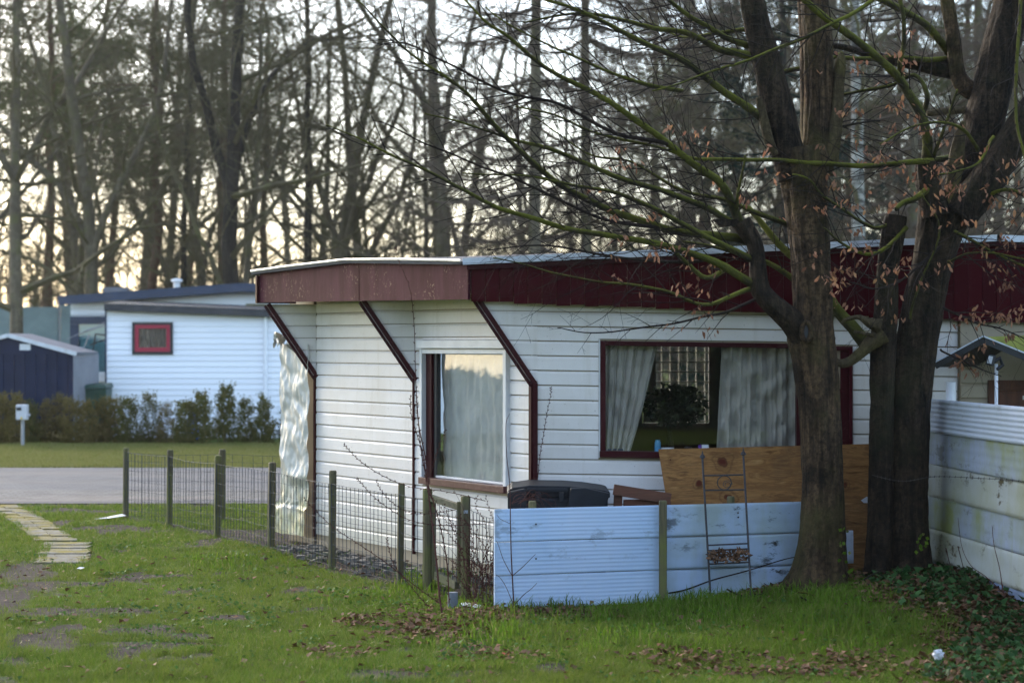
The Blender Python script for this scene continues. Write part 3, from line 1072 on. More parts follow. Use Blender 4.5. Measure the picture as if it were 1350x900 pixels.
mid = FL * 0.475
fascia(0.0, mid - 0.003, 2.078, 2.100, 2.345, 2.402, -0.022, 0.0, 'fascia_sheet', 'fascia_faded')
fascia(mid + 0.003, FL, 2.100, 2.122, 2.402, 2.378, -0.022, 0.002, 'fascia_sheet', 'fascia_faded')
MB().hexa([fpt(FL + 0.004, 0.03, 2.115), fpt(FL + 0.03, 0.03, 2.115), fpt(FL + 0.03, -0.35, 2.115), fpt(FL + 0.004, -0.35, 2.115),
           fpt(FL + 0.004, 0.03, 2.355), fpt(FL + 0.03, 0.03, 2.355), fpt(FL + 0.03, -0.35, 2.355), fpt(FL + 0.004, -0.35, 2.355)]).build('fascia_end', 'trim_red', HOUSE)
# soffit of the eave
m = MB().add([FA + Vector((0.01, 0.06, 2.125)), FB + Vector((0.02, 0, 2.125)), A + Vector((0, 0, 2.135)), C + Vector((-0.02, 0.03, 2.135))], [(0, 1, 2, 3)])
m.build('soffit', 'soffit', HOUSE)

# front fascia of upright boards under the shallow gable
RX, RZT = 3.50, 2.515
x = FA.x + 0.024
while x < 5.6:
    w = 0.102
    xm = x + w / 2
    zt = (2.345 + (RZT - 2.345) * (xm - FA.x) / (RX - FA.x)) if xm < RX else RZT - 0.05 * (xm - RX)
    zb = 2.066 - 0.0385 * (xm - FA.x) + RND.uniform(-0.008, 0.008)
    y = 14.302 + RND.uniform(-0.0025, 0.0025)
    MB().hexa([(x + 0.0015, y, zb), (x + w - 0.0015, y, zb), (x + w - 0.0015, y + 0.018, zb), (x + 0.0015, y + 0.018, zb),
               (x + 0.0015, y, zt - 0.02), (x + w - 0.0015, y, zt - 0.02), (x + w - 0.0015, y + 0.018, zt - 0.02), (x + 0.0015, y + 0.018, zt - 0.02)]).build(
        'fascia_board', 'fascia_red', HOUSE)
    x += w
for (xa, za, xb, zb) in ((FA.x - 0.005, 2.345, RX, RZT), (RX, RZT, 6.0, RZT - 0.125)):
    a, b = Vector((xa, 14.284, za - 0.036)), Vector((xb, 14.284, zb - 0.036))
    MB().bar(a, b, 0.030, 0.034).build('fascia_cap', 'trim_red', HOUSE)
    a, b = Vector((xa - 0.03, 14.270, za + 0.004)), Vector((xb, 14.270, zb + 0.004))
    MB().bar(a, b, 0.052, 0.046).build('roof_trim', 'metal_trim', HOUSE)
# roof slab and its side edge
R0, R1 = Vector((RX, 14.30, RZT)), Vector((RX, 18.3, RZT))
E0 = fpt(0.03, 0.04, 2.352); EM = fpt(FL * 0.52, 0.045, 2.425); E1 = fpt(FL + 0.07, 0.05, 2.388); E2 = Vector((-2.3, 18.3, 2.39))
RR0, RR1 = Vector((7.3, 14.30, 2.33)), Vector((7.3, 18.3, 2.33))
dn = Vector((0, 0, -0.022))
top = [E0, R0, RR0, RR1, R1, E2, E1, EM]
m = MB().add(top + [p + dn for p in top], [(0, 1, 4, 5, 6, 7), (1, 2, 3, 4), (15, 14, 13, 12, 9, 8), (12, 11, 10, 9)] + [(i, 8 + i, 8 + (i + 1) % 8, (i + 1) % 8) for i in range(8)])
m.build('roof', 'roof_felt', HOUSE)
MB().tube([E0 + Vector((0, 0, 0.006)), EM * 0.5 + E0 * 0.5 + Vector((0, 0, 0.012)), EM + Vector((0, 0, 0.006)), EM * 0.4 + E1 * 0.6 + Vector((0, 0, 0.01)), E1 + Vector((0, 0, 0.006))], 0.011, 6).build('roof_edge', 'metal_edge', HOUSE)

# corner window with roller shutter box
win = empty('window', SIDE.p((W0 + W1) / 2, 0, WZ0), parent=HOUSE)


def sbox(s0, s1, z0, z1, n0, n1, name, mat, par=win, bevel=0.003, fr=SIDE):
    m = MB(); fr.box(m, s0, s1, z0, z1, n0, n1)
    return m.build(name, mat, par, bevel=bevel)


sbox(W0 - 0.055, W1 + 0.06, WZ1 + 0.022, WZ1 + 0.085, 0.0, 0.075, 'shutter_box', 'white_alu')
sbox(W0 - 0.02, W1 + 0.02, WZ1 - 0.020, WZ1 + 0.018, 0.004, 0.045, 'shutter_slat', 'white_alu')
sbox(W0 - 0.052, W0 - 0.014, WZ0 - 0.02, WZ1 + 0.02, 0.002, 0.050, 'guide_rail', 'white_alu')
sbox(W1 + 0.014, W1 + 0.056, WZ0 - 0.03, WZ1 + 0.02, 0.002, 0.050, 'guide_rail', 'white_alu')
sbox(W0 - 0.012, W0 + 0.075, WZ0, WZ1 - 0.02, -0.055, 0.012, 'frame', 'trim_red')
sbox(W0 + 0.078, W0 + 0.118, WZ0, WZ1 - 0.02, -0.050, -0.008, 'frame', 'near_black')
sbox(W1 - 0.012, W1 + 0.012, WZ0, WZ1 - 0.02, -0.055, 0.008, 'frame', 'white_alu')
sbox(W0 - 0.03, W1 + 0.058, WZ0 - 0.05, WZ0 + 0.002, -0.02, 0.072, 'sill', 'sill_red')
sbox(W0 + 0.11, W1 - 0.01, WZ0 + 0.003, WZ0 + 0.020, -0.05, -0.006, 'frame', 'white_alu')
# the pane leans in a little at its head
g0, g1 = W0 + 0.115, W1 - 0.014
lean = math.tan(math.radians(2.3)) * (WZ1 - WZ0)
m = MB().add([SIDE.p(g0, -0.012, WZ0 + 0.02), SIDE.p(g1, -0.012, WZ0 + 0.02), SIDE.p(g1, -0.012 - lean, WZ1 - 0.02), SIDE.p(g0, -0.012 - lean, WZ1 - 0.02)], [(0, 1, 2, 3)])
m.build('pane', 'glass', win)

# front window
fwin = empty('window', FRONT.p((FW0 + FW1) / 2, 0, FZ0), parent=HOUSE)


def fbox(*a, **k): return sbox(*a, par=fwin, fr=FRONT, **k)


fbox(FW0 - 0.010, FW0 + 0.0, FZ0 - 0.01, FZ1 + 0.012, 0.0, 0.020, 'edging', 'white_alu', bevel=0)
fbox(FW0, FW0 + 0.040, FZ0, FZ1, -0.05, 0.024, 'frame', 'trim_red')
fbox(FW1 - 0.044, FW1, FZ0, FZ1, -0.05, 0.024, 'frame', 'trim_red')
fbox(FW0 + 0.041, FW1 - 0.045, FZ1 - 0.034, FZ1, -0.05, 0.024, 'frame', 'trim_red')
fbox(FW0 - 0.004, FW1 + 0.002, FZ0 - 0.006, FZ0 + 0.040, -0.03, 0.040, 'sill', 'trim_red')
m = MB().add([FRONT.p(FW0 + 0.04, -0.014, FZ0 + 0.04), FRONT.p(FW1 - 0.044, -0.014, FZ0 + 0.04), FRONT.p(FW1 - 0.044, -0.012, FZ1 - 0.034), FRONT.p(FW0 + 0.04, -0.012, FZ1 - 0.034)], [(0, 1, 2, 3)])
m.build('pane', 'glass', fwin)
# inner sill board
fbox(FW0 + 0.01, FW1 - 0.01, FZ0 - 0.03, FZ0 + 0.012, -0.24, -0.052, 'inner_sill', 'interior', bevel=0)

# narrow half glazed door beside it
dr = empty('door', FRONT.p(2.13, 0, 0.1), parent=HOUSE)


def dbox(*a, **k): return sbox(*a, par=dr, fr=FRONT, **k)


dbox(FD0, FD1, 0.12, 0.60, -0.03, 0.006, 'panel', 'door_red')
dbox(FD0, FD0 + 0.05, 0.60, FDZ, -0.03, 0.012, 'stile', 'door_red')
dbox(FD1 - 0.085, FD1 - 0.024, 0.60, FDZ - 0.032, -0.03, 0.012, 'stile', 'door_red')
dbox(FD1 - 0.022, FD1, 0.12, FDZ, -0.03, 0.030, 'jamb', 'door_red')
dbox(FD0 + 0.051, FD1 - 0.023, FDZ - 0.03, FDZ, -0.03, 0.028, 'head', 'door_red')
dbox(FD0 + 0.051, FD1 - 0.086, 1.40, 1.47, -0.03, 0.014, 'rail', 'door_red')
dbox(FD0 + 0.03, FD1 - 0.05, 1.44, 1.456, 0.013, 0.026, 'moulding', 'door_red', bevel=0.002)
dbox(FD0 + 0.051, FD1 - 0.086, 0.61, 1.40, -0.02, -0.012, 'pane', 'glass', bevel=0)
dbox(FD0 + 0.051, FD1 - 0.086, 1.47, FDZ - 0.031, -0.02, -0.012, 'pane', 'glass', bevel=0)

# rear window of the room, with its white lattice
bw = empty('rear_window', (1.45, 17.98, 1.05), parent=HOUSE)
for i in range(8):
    xx = 1.19 + i * 0.078
    MB().box(xx - 0.006, xx + 0.006, 17.90, 17.915, 1.05, 1.80).build('lattice_bar', 'lattice', bw)
for i in range(9):
    zz = 1.07 + i * 0.088
    MB().box(1.176, 1.77, 17.880, 17.895, zz - 0.006, zz + 0.006).build('lattice_bar', 'lattice', bw)
MB().box(1.18, 1.29, 17.86, 17.875, 1.06, 1.66).build('lattice_panel', 'lattice', bw)

# right hand part of the front under the little porch: boards coloured beige for its shade, and a brown door
PORCH = empty('porch', (3.45, 14.1, 0.15), 'small gabled porch with mossy roof and white pole behind the tall ribbed fence', 'porch')
FR2 = Frame((3.235, 14.36, 0), (1, 0, 0), (0, -1, 0), -0.004)
clad(FR2, 0.0, 0.19, 0.2, 1.78, [], HOUSE, 'siding_beige_shade')
m = MB(); FR2.box(m, 0.0, 3.0, 0.1, 2.05, -0.05, -0.002); m.build('wall', 'siding_beige_shade', HOUSE)
bd = empty('door', (3.75, 14.35, 0.15), parent=HOUSE)
for (a, b, c, d, n0, n1, nm, mt) in ((0.195, 0.27, 0.15, 1.50, 0.0, 0.04, 'jamb', 'door_brown'), (0.272, 1.05, 1.43, 1.50, 0.0, 0.04, 'head', 'door_brown'),
                                     (0.272, 0.31, 0.15, 1.428, 0.0, 0.030, 'stile', 'door_brown'), (0.41, 0.45, 0.15, 1.428, 0.0, 0.030, 'stile', 'door_brown'),
                                     (0.31, 0.41, 0.15, 0.8, 0.0, 0.02, 'panel', 'door_brown'), (0.45, 0.80, 0.15, 0.8, 0.0, 0.02, 'panel', 'door_brown'),
                                     (0.31, 0.41, 0.8, 1.31, 0.0, 0.006, 'pane', 'curtain'), (0.45, 0.80, 0.8, 1.31, 0.0, 0.006, 'pane', 'curtain'),
                                     (0.31, 0.80, 1.312, 1.428, 0.0, 0.026, 'rail', 'door_brown'), (0.44, 0.56, 1.36, 1.39, 0.027, 0.034, 'brass_plate', 'metal_edge')):
    m = MB(); FR2.box(m, a, b, c, d, n0, n1); m.build(nm, mt, bd)
# porch roof: ridge towards the viewer
pr, pl, prr = Vector((3.30, 13.96, 1.808)), Vector((2.985, 14.06, 1.625)), Vector((3.98, 13.94, 1.53))
dnn = Vector((0, 0, -0.03))
rend = Vector((4.15, 14.34, 1.835)); pend = Vector((4.7, 14.1, 1.56))
for (quad, mat) in (([pl, pr, pr + Vector((0.35, 0.38, 0)), pl + Vector((0.35, 0.28, 0))], 'near_black'), ([pr, prr, pend, rend], 'moss_roof')):  # left slope near-black and skewed deeper to stand for the shade beneath it
    m = MB().add([p + dnn for p in quad] + quad, [(3, 2, 1, 0), (4, 5, 6, 7), (0, 1, 5, 4), (1, 2, 6, 5), (2, 3, 7, 6), (3, 0, 4, 7)])
    m.build('roof_slope', mat, PORCH)
for (a, b) in ((pl, pr), (pr, prr)):
    MB().bar(a + Vector((0, -0.012, -0.022)), b + Vector((0, -0.012, -0.022)), 0.014, 0.045).build('barge_board', 'near_black', PORCH)
    MB().bar(a + Vector((0, -0.014, 0.006)), b + Vector((0, -0.014, 0.006)), 0.020, 0.010).build('edge_trim', 'metal_trim', PORCH)
MB().tube([(3.40, 13.98, 0.1), (3.40, 13.98, 1.62)], 0.0125, 10).build('pole', 'white_plastic', PORCH, smooth=True)
fl = empty('floodlight', (3.35, 13.94, 1.56), 'black floodlight hung under the porch gable', 'lamp')
MB().bar((3.325, 13.93, 1.652), (3.375, 13.93, 1.640), 0.05, 0.075).build('housing', 'near_black', fl, bevel=0.006)
MB().bar((3.322, 13.900, 1.652), (3.352, 13.900, 1.645), 0.006, 0.052).build('lens', 'lamp_glass', fl)
MB().tube([(3.37, 13.95, 1.63), (3.42, 13.96, 1.66), (3.44, 13.96, 1.61), (3.40, 13.95, 1.58)], 0.014, 7).build('bracket', 'near_black', fl)
o = MB().tube([(3.113, 14.12, 0.16), (3.113, 14.12, 1.490)], [0.036, 0.036], 18).build('drain_pipe', 'white_plastic')
setp(o, 'white plastic pipe standing up behind the tall ribbed fence', 'pipe')


# curtains: pleated sheets with real folds
def curtain(fr, prof_top, prof_bot, z0, z1, n, amp, folds, mat, label, seed, name='curtain', wr=0.004):
    rr = random.Random(seed)
    ph = [rr.uniform(0, 6.28) for _ in range(6)]
    nu, nv = 120, 34
    vs, fs = [], []
    for j in range(nv + 1):
        t = j / nv
        for i in range(nu + 1):
            s = i / nu
            a = prof_bot[0] + (prof_top[0] - prof_bot[0]) * t
            b = prof_bot[1] + (prof_top[1] - prof_bot[1]) * t
            if callable(prof_bot[-1]):
                a, b = prof_bot[-1](t, a, b)
            u = a + (b - a) * s
            w = amp * (math.sin(s * folds * 6.283 + ph[0] + 0.5 * math.sin(t * 3 + ph[1])) + 0.45 * math.sin(s * folds * 13.1 + ph[2] + t * 1.4) + 0.3 * math.sin(s * folds * 4.0 + ph[3] - t * 2.3))
            w += wr * mnoise.noise(Vector((u * 12, t * 7, seed))) * 3 + wr * mnoise.noise(Vector((u * 30 + t * 14, t * 22 - u * 12, seed + 4)))
            q = fr.p(u, n + w, z0 + (z1 - z0) * t)
            vs.append(q)
    for j in range(nv):
        for i in range(nu):
            k = j * (nu + 1) + i
            fs.append((k, k + 1, k + nu + 2, k + nu + 1))
    o = MB().add(vs, fs).build(name, mat, smooth=True)
    return setp(o, label, 'curtain')


def gather(t, a, b):
    return a, b - 0.0 * t


curtain(FRONT, (0.50, 0.855), (0.50, 0.745, lambda t, a, b: (a, 0.74 + (0.865 - 0.70) * (t ** 0.8) - 0.045 * (1 - t))), 0.965, 1.765, -0.085, 0.014, 5.5, 'curtain',
        'grey crumpled curtain drawn aside beside the books in the front window', 3, wr=0.011)
curtain(FRONT, (1.37, 1.94), (1.33, 1.94), 0.965, 1.765, -0.085, 0.014, 7.5, 'curtain',
        'grey crumpled curtain hanging behind the leaning wooden sheet and tree trunk', 8, wr=0.018)
curtain(SIDE, (W0 + 0.02, W1 + 0.02), (W0 + 0.04, W1 + 0.02), WZ0 - 0.02, WZ1 + 0.02, -0.12, 0.010, 6.0, 'sheer',
        'thin pale net curtain filling the corner window', 14, name='net_curtain', wr=0.006)

# things on the window sill
sz = FZ0 - 0.0150 * 0.7 + 0.014


def on_sill(u, n=-0.12):
    Yv = 14.41 - n
    s = (u - 675) / F * Yv - C.x
    return FRONT.p(s, n, FZ0 + 0.0125)


p = on_sill(867)
o = MB().tube([p, p + Vector((0, 0, 0.088)), p + Vector((0, 0, 0.094)), p + Vector((0, 0, 0.106))], [0.023, 0.023, 0.018, 0.018], 14).build('spray_can', 'cyan_plastic', smooth=False)
setp(o, 'light blue spray can on the sill of the front window', 'can')
p = on_sill(880)
o = MB().tube([p, p + Vector((0, 0, 0.006)), p + Vector((0, 0, 0.03)), p + Vector((0, 0, 0.052)), p + Vector((0, 0, 0.050)), p + Vector((0, 0, 0.012))], [0.024, 0.026, 0.044, 0.049, 0.045, 0.02], 18).build('bowl', 'white_plastic', smooth=True)
setp(o, 'small white bowl beside the blue can on the window sill', 'bowl')
p = on_sill(907)
jar = empty('jar', p, 'small dark jar with coloured label on the window sill', 'jar')
MB().tube([p, p + Vector((0, 0, 0.052)), p + Vector((0, 0, 0.062))], [0.030, 0.030, 0.024], 14).build('body', 'near_black', jar)
MB().tube([p + Vector((0.004, -0.032, 0.02)), p + Vector((0.004, -0.036, 0.02))], [0.016, 0.016], 12).build('label_patch', 'cyan_plastic', jar)
p = on_sill(926)
tub = empty('tub', p, 'white tub with purple lid tipped over on the window sill', 'tub')
ax = Vector((0.028, 0.0, 0.012)).normalized()
q = p + Vector((-0.018, 0, 0.036))
MB().tube([q, q + Vector((0.018, -0.004, 0.006))], [0.039, 0.039], 16).build('lid', 'purple_plastic', tub)
MB().tube([q + Vector((0.018, -0.004, 0.006)), q + Vector((0.064, -0.012, 0.012))], [0.036, 0.030], 16).build('body', 'white_plastic', tub)
for i, (mt, hh, lb) in enumerate((('book', 0.026, 'brown book lying under a blue one on the window sill'), ('book_blue', 0.014, 'thin dark blue book on top of the brown one on the sill'))):
    p = on_sill(811, -0.10)
    zb = p.z + (0.0 if i == 0 else 0.0268)
    o = MB().box(p.x - 0.075, p.x + 0.062 - 0.004 * i, p.y - 0.03, p.y + 0.05, zb, zb + hh).build('book', mt, bevel=0.002)
    setp(o, lb, 'book')
# house plant: pot, stem and a dark leafy head, standing in the room
hp = empty('house_plant', (1.20, 15.4, 0.13), 'dark bushy house plant in a pot seen through the front window', 'plant')
rr = random.Random(21)
MB().tube([(1.20, 15.4, 0.13), (1.20, 15.4, 0.72), (1.20, 15.4, 0.74)], [0.11, 0.14, 0.14], 16).build('stand', 'near_black', hp)
MB().tube(crom([Vector((1.20, 15.4, 0.74)), Vector((1.23, 15.4, 0.95)), Vector((1.21, 15.42, 1.15)), Vector((1.24, 15.4, 1.3))], 4), 0.022, 8).build('stem', 'wood_bark_dark', hp)
m = MB()
for i in range(1500):
    a, b, r = rr.uniform(0, 6.28), rr.uniform(-1, 1), rr.random() ** 0.4
    c = Vector((1.255 + math.cos(a) * math.sqrt(1 - b * b) * r * 0.25, 15.4 + math.sin(a) * math.sqrt(1 - b * b) * r * 0.22, 1.29 + b * r * 0.17))
    d = Vector((rr.uniform(-1, 1), rr.uniform(-1, 1), rr.uniform(-1, 0.6))).normalized()
    s = d.orthogonal().normalized()
    l, w = 0.045, 0.014
    m.add([c, c + d * l * 0.5 + s * w, c + d * l, c + d * l * 0.5 - s * w], [(0, 1, 2, 3)])
m.build('foliage', 'plant_dark', hp)


# foil sheet over the end wall
def build_foil():
    root = empty('foil_sheet', (-1.87, 17.5, 0.05), 'crumpled silver foil sheet with torn top covering the chalet end', 'foil sheet')
    p0, p1 = Vector((-1.745, 17.30, 0)), Vector((-2.03, 17.66, 0))
    nrm = Vector((-0.78, -0.62, 0))
    nu, nv = 40, 110
    vs, fs = [], []
    for j in range(nv + 1):
        t = j / nv
        z = 0.10 + t * 1.66
        for i in range(nu + 1):
            s = i / nu
            fold = 0.55 * 0.030 * mnoise.noise(Vector((s * 2.2 + t * 2, t * 5.5, 3))) + 0.020 * mnoise.noise(Vector((s * 5 - t * 7, t * 9, 8))) + 0.010 * mnoise.noise(Vector((s * 13, t * 22, 1)))
            ridge = 0.008 * math.sin((s * 1.3 - t * 4.0) * 9.0 + 2 * mnoise.noise(Vector((s * 2, t * 5, 9)))) * (0.3 + 0.7 * abs(mnoise.noise(Vector((s * 2, t * 3, 5)))))
            bulge = 0.05 * math.exp(-((z - 0.60) / 0.06) ** 2) * math.exp(-((s - 0.35) / 0.3) ** 2)
            flare = 0.030 * max(0, 0.36 - z) / 0.3 * (1 + 0.6 * s)
            step = 0.022 if z < 0.33 else 0.0
            q = p0.lerp(p1, s * (1 + (0.16 if z < 0.36 else 0.10 * max(0, 0.6 - z)))) + nrm * (0.03 + fold + ridge + bulge + flare + step)
            vs.append((q.x, q.y, z + 0.012 * mnoise.noise(Vector((s * 4, t * 6, 2)))))
    for j in range(nv):
        for i in range(nu):
            k = j * (nu + 1) + i
            fs.append((k, k + 1, k + nu + 2, k + nu + 1))
    o = MB().add(vs, fs).build('sheet', 'foil', root, smooth=True)
    # torn flap hanging out to the left at the top
    vs, fs = [], []
    n1, n2 = 26, 16
    for j in range(n2 + 1):
        t = j / n2
        for i in range(n1 + 1):
            s = i / n1
            q = P(384 - 26 * s + 2, 436 + 6 * s * s - 3 * math.sin(s * 9), 17.55)
            drop = (0.05 + 0.10 * abs(mnoise.noise(Vector((s * 6, 3, 1)))) + 0.05 * s) * t
            q.z -= drop
            q.y += 0.05 * mnoise.noise(Vector((s * 7, t * 3, 4))) + 0.04 * math.sin(s * 14 + t * 2)
            q.x += 0.02 * mnoise.noise(Vector((s * 6, t * 4, 7)))
            vs.append(q)
    for j in range(n2):
        for i in range(n1):
            k = j * (n1 + 1) + i
            fs.append((k, k + 1, k + n1 + 2, k + n1 + 1))
    MB().add(vs, fs).build('torn_flap', 'foil', root, smooth=True)
    vs, fs = [], []
    for j in range(13):
        for i in range(17):
            s, t = i / 16, j / 12
            q = P(378 + 36 * s, 438 + 30 * s + 18 * t, 17.42)
            q.y += 0.06 * mnoise.noise(Vector((s * 5, t * 5, 14))) + 0.03 * math.sin(s * 11 + t * 5)
            vs.append(q)
    for j in range(12):
        for i in range(16):
            k = j * 17 + i
            fs.append((k, k + 1, k + 18, k + 17))
    MB().add(vs, fs).build('torn_flap', 'foil', root, smooth=True)


build_foil()

# ------------------------------------------------------------------ wire fence and gate
FENCE = empty('wire_fence', (-2.0, 17.0, 0.0), 'low wire mesh fence on mossy round posts running from lane to gate', 'fence')
POSTS = [(-3.91, 20.15, 0.712, 0.030), (-3.32, 19.30, 0.735, 0.031), (-2.70, 18.23, 0.745, 0.032), (-2.06, 17.0, 0.748, 0.032),
         (-1.41, 15.60, 0.775, 0.030), (-0.815, 14.45, 0.745, 0.026)]
rr = random.Random(5)


def post(x, y, h, r, parent, lean=(0, 0), mat='post_wood', n=10):
    z = gz(x, y)
    m = MB()
    pts = [Vector((x, y, z - 0.1)), Vector((x + lean[0] * 0.5, y + lean[1] * 0.5, z + h * 0.5)), Vector((x + lean[0], y + lean[1], z + h - 0.012)), Vector((x + lean[0], y + lean[1], z + h))]
    m.tube(pts, [r, r * 1.0, r, r * 0.86], n, squash=lambda i, a: 1 + 0.05 * math.sin(a * 3 + x * 7) + 0.03 * math.sin(a * 5 + i))
    return m.build('post', mat, parent, smooth=False)


def wire_panel(a, b, h0, h1, parent, z_lo=0.03, dx=0.075, name='wire_mesh', mat='wire', sag=0.012, seed=0):
    r2 = random.Random(seed)
    a, b = Vector(a), Vector(b)
    L = (b - a).length
    m = MB()
    n = max(2, int(L / dx))
    base = [r2.uniform(-0.004, 0.004) for _ in range(n + 1)]
    for i in range(n + 1):
        t = i / n
        q = a.lerp(b, t)
        z = gz(q.x, q.y)
        top = h0 + (h1 - h0) * t - sag * math.sin(t * math.pi)
        q2 = q + Vector((base[i], 0, 0))
        m.tube([(q.x, q.y, z + z_lo), (q2.x + r2.uniform(-.004, .004), q2.y, z + top * 0.55), (q2.x, q2.y, z + top)], 0.0022, 4, cap=False)
    hs = [0.03, 0.10, 0.20, 0.30, 0.40, 0.50, 0.60]
    for k, hh in enumerate(hs + [None]):
        pts = []
        for i in range(9):
            t = i / 8
            q = a.lerp(b, t)
            z = gz(q.x, q.y)
            top = h0 + (h1 - h0) * t - sag * math.sin(t * math.pi)
            zz = top if hh is None else min(top - 0.03, hh * top / 0.68)
            pts.append((q.x, q.y - 0.002, z + zz + r2.uniform(-0.003, 0.003)))
        m.tube(pts, 0.0013 if hh is not None else 0.0018, 4, cap=False)
    return m.build(name, mat, parent)


for i, (x, y, h, r) in enumerate(POSTS):
    post(x, y, h, r, FENCE, (rr.uniform(-.015, .015), 0))
for i in range(len(POSTS) - 1):
    a, b = POSTS[i], POSTS[i + 1]
    wire_panel((a[0], a[1] - 0.034, 0), (b[0], b[1] - 0.034, 0), 0.672, 0.672, FENCE, seed=i)
# last stretch to the gate and from the gate to the ribbed fence
GL = Vector((-0.598, 14.12, 0)); GR = Vector((-0.322, 13.80, 0))
wire_panel((-0.815, 14.42, 0), (GL.x - 0.03, GL.y + 0.02, 0), 0.67, 0.66, FENCE, seed=11)
wire_panel((GR.x + 0.03, GR.y, 0), (-0.10, 13.30, 0), 0.62, 0.60, FENCE, seed=12, dx=0.06)
post(GL.x, GL.y, 0.735, 0.036, FENCE)
post(GR.x, GR.y, 0.715, 0.034, FENCE)
# return of the fence along the lane
RFENCE = empty('wire_fence', (-2.9, 20.0, 0.0), 'wire mesh fence return beside the lane running behind the foil covered end', 'fence')
post(-2.90, 19.92, 0.71, 0.034, RFENCE)
post(-0.9, 20.0, 0.71, 0.034, RFENCE)
wire_panel((-3.88, 20.10, 0), (-2.90, 19.96, 0), 0.66, 0.66, RFENCE, seed=21)
wire_panel((-2.90, 19.96, 0), (-0.9, 20.0, 0), 0.66, 0.62, RFENCE, seed=22, dx=0.1)

GATE = empty('garden_gate', (-0.46, 13.95, 0.06), 'little wooden framed wire gate between two mossy posts', 'gate')
gl, gr_ = GL + Vector((0.045, -0.03, 0)), GR + Vector((-0.045, 0.03, 0))
for q, nm in ((gl, 'stile'), (gr_, 'stile')):
    MB().bar(q + Vector((0, 0, 0.10)), q + Vector((0, 0, 0.665)), 0.030, 0.035, up=(0, 1, 0)).build(nm, 'post_wood', GATE, bevel=0.003)
MB().bar(gl + Vector((-0.02, 0.0, 0.672)), gr_ + Vector((0.0, 0, 0.628)), 0.035, 0.045).build('top_rail', 'rail_wood', GATE, bevel=0.003)
MB().bar(gl + Vector((0.016, -0.01, 0.125)), gr_ + Vector((-0.016, 0, 0.085)), 0.035, 0.055).build('bottom_rail', 'rail_wood', GATE, bevel=0.003)
wire_panel(gl + Vector((0.016, -0.02, 0)), gr_ + Vector((-0.016, -0.02, 0)), 0.645, 0.61, GATE, z_lo=0.1, dx=0.055, seed=31)
MB().bar(GR + Vector((-0.012, -0.035, 0.60)), GR + Vector((0.018, -0.035, 0.60)), 0.004, 0.022).build('latch', 'galv', GATE)
o = MB().tube([(-0.395, 13.28, -0.05), (-0.395, 13.28, 0.105)], [0.034, 0.034], 18).build('pipe_stub', 'grey_pipe')
setp(o, 'grey plastic pipe stub standing in the grass before the gate', 'pipe')
z_ = gz(-0.28, 13.32)
o = MB().hexa([(-0.355, 13.30, z_), (-0.215, 13.24, z_), (-0.20, 13.36, z_), (-0.33, 13.40, z_), (-0.355, 13.30, z_ + .028), (-0.215, 13.24, z_ + .018), (-0.20, 13.36, z_ + .022), (-0.33, 13.40, z_ + .032)]).build('white_slat', 'white_plastic')
setp(o, 'short white plastic slat lying beside the grey pipe stub', 'slat')

# ------------------------------------------------------------------ low ribbed plastic fence
LOWF = empty('ribbed_fence', (1.1, 13.5, 0.0), 'low fence of three bluish ribbed plastic planks in front of the storage box', 'fence')
L0, L1 = Vector((-0.116, 13.19, 0)), Vector((2.34, 13.93, 0))
LD = (L1 - L0).normalized(); LN = Vector((LD.y, -LD.x, 0))
if LN.y > 0: LN = -LN
LOWFR = Frame(L0, LD, LN)


def ribbed(fr, s0, s1, z0, z1, parent, mat, ribs, depth, warp=0.0, n=0.0, sl0=0.0, sl1=0.0, seed=0, name='plank'):
    """long plastic plank with rounded horizontal ribs and a shiplap lip"""
    r2 = random.Random(seed)
    k = ribs * 4
    nx = 24
    vs, fs = [], []
    for i in range(nx + 1):
        t = i / nx
        s = s0 + (s1 - s0) * t
        bow = warp * math.sin(t * math.pi * 1.3 + seed)
        for j in range(k + 1):
            f = j / k
            z = z0 + (z1 - z0) * f + sl0 + (sl1 - sl0) * t + 0.002 * mnoise.noise(Vector((s * 2, z0 * 5, seed)))
            nn = n + depth * 0.5 * (1 - math.cos(f * ribs * 2 * math.pi)) + bow + 0.006 * (1 - f)
            vs.append(fr.p(s, nn, z))
    ro = k + 1
    front = len(vs)
    for i in range(nx + 1):
        t = i / nx
        s = s0 + (s1 - s0) * t
        vs.append(fr.p(s, n - 0.016, z0 + sl0 + (sl1 - sl0) * t))
        vs.append(fr.p(s, n - 0.016, z1 + sl0 + (sl1 - sl0) * t))
    for i in range(nx):
        for j in range(k):
            a = i * ro + j
            fs.append((a, a + ro, a + ro + 1, a + 1))
        b = front + 2 * i
        fs.append((b, b + 1, b + 3, b + 2))
        fs.append((i * ro, b, b + 2, (i + 1) * ro))
        fs.append((i * ro + k, (i + 1) * ro + k, b + 3, b + 1))
    for i in (0, nx):
        b = front + 2 * i
        fs.append(tuple([i * ro + j for j in range(k + 1)] + [b + 1, b]))
    o = MB().add(vs, fs).build(name, mat, parent)
    me = o.data
    me.polygons.foreach_set('use_smooth', [len(p.vertices) == 4 for p in me.polygons])
    return o


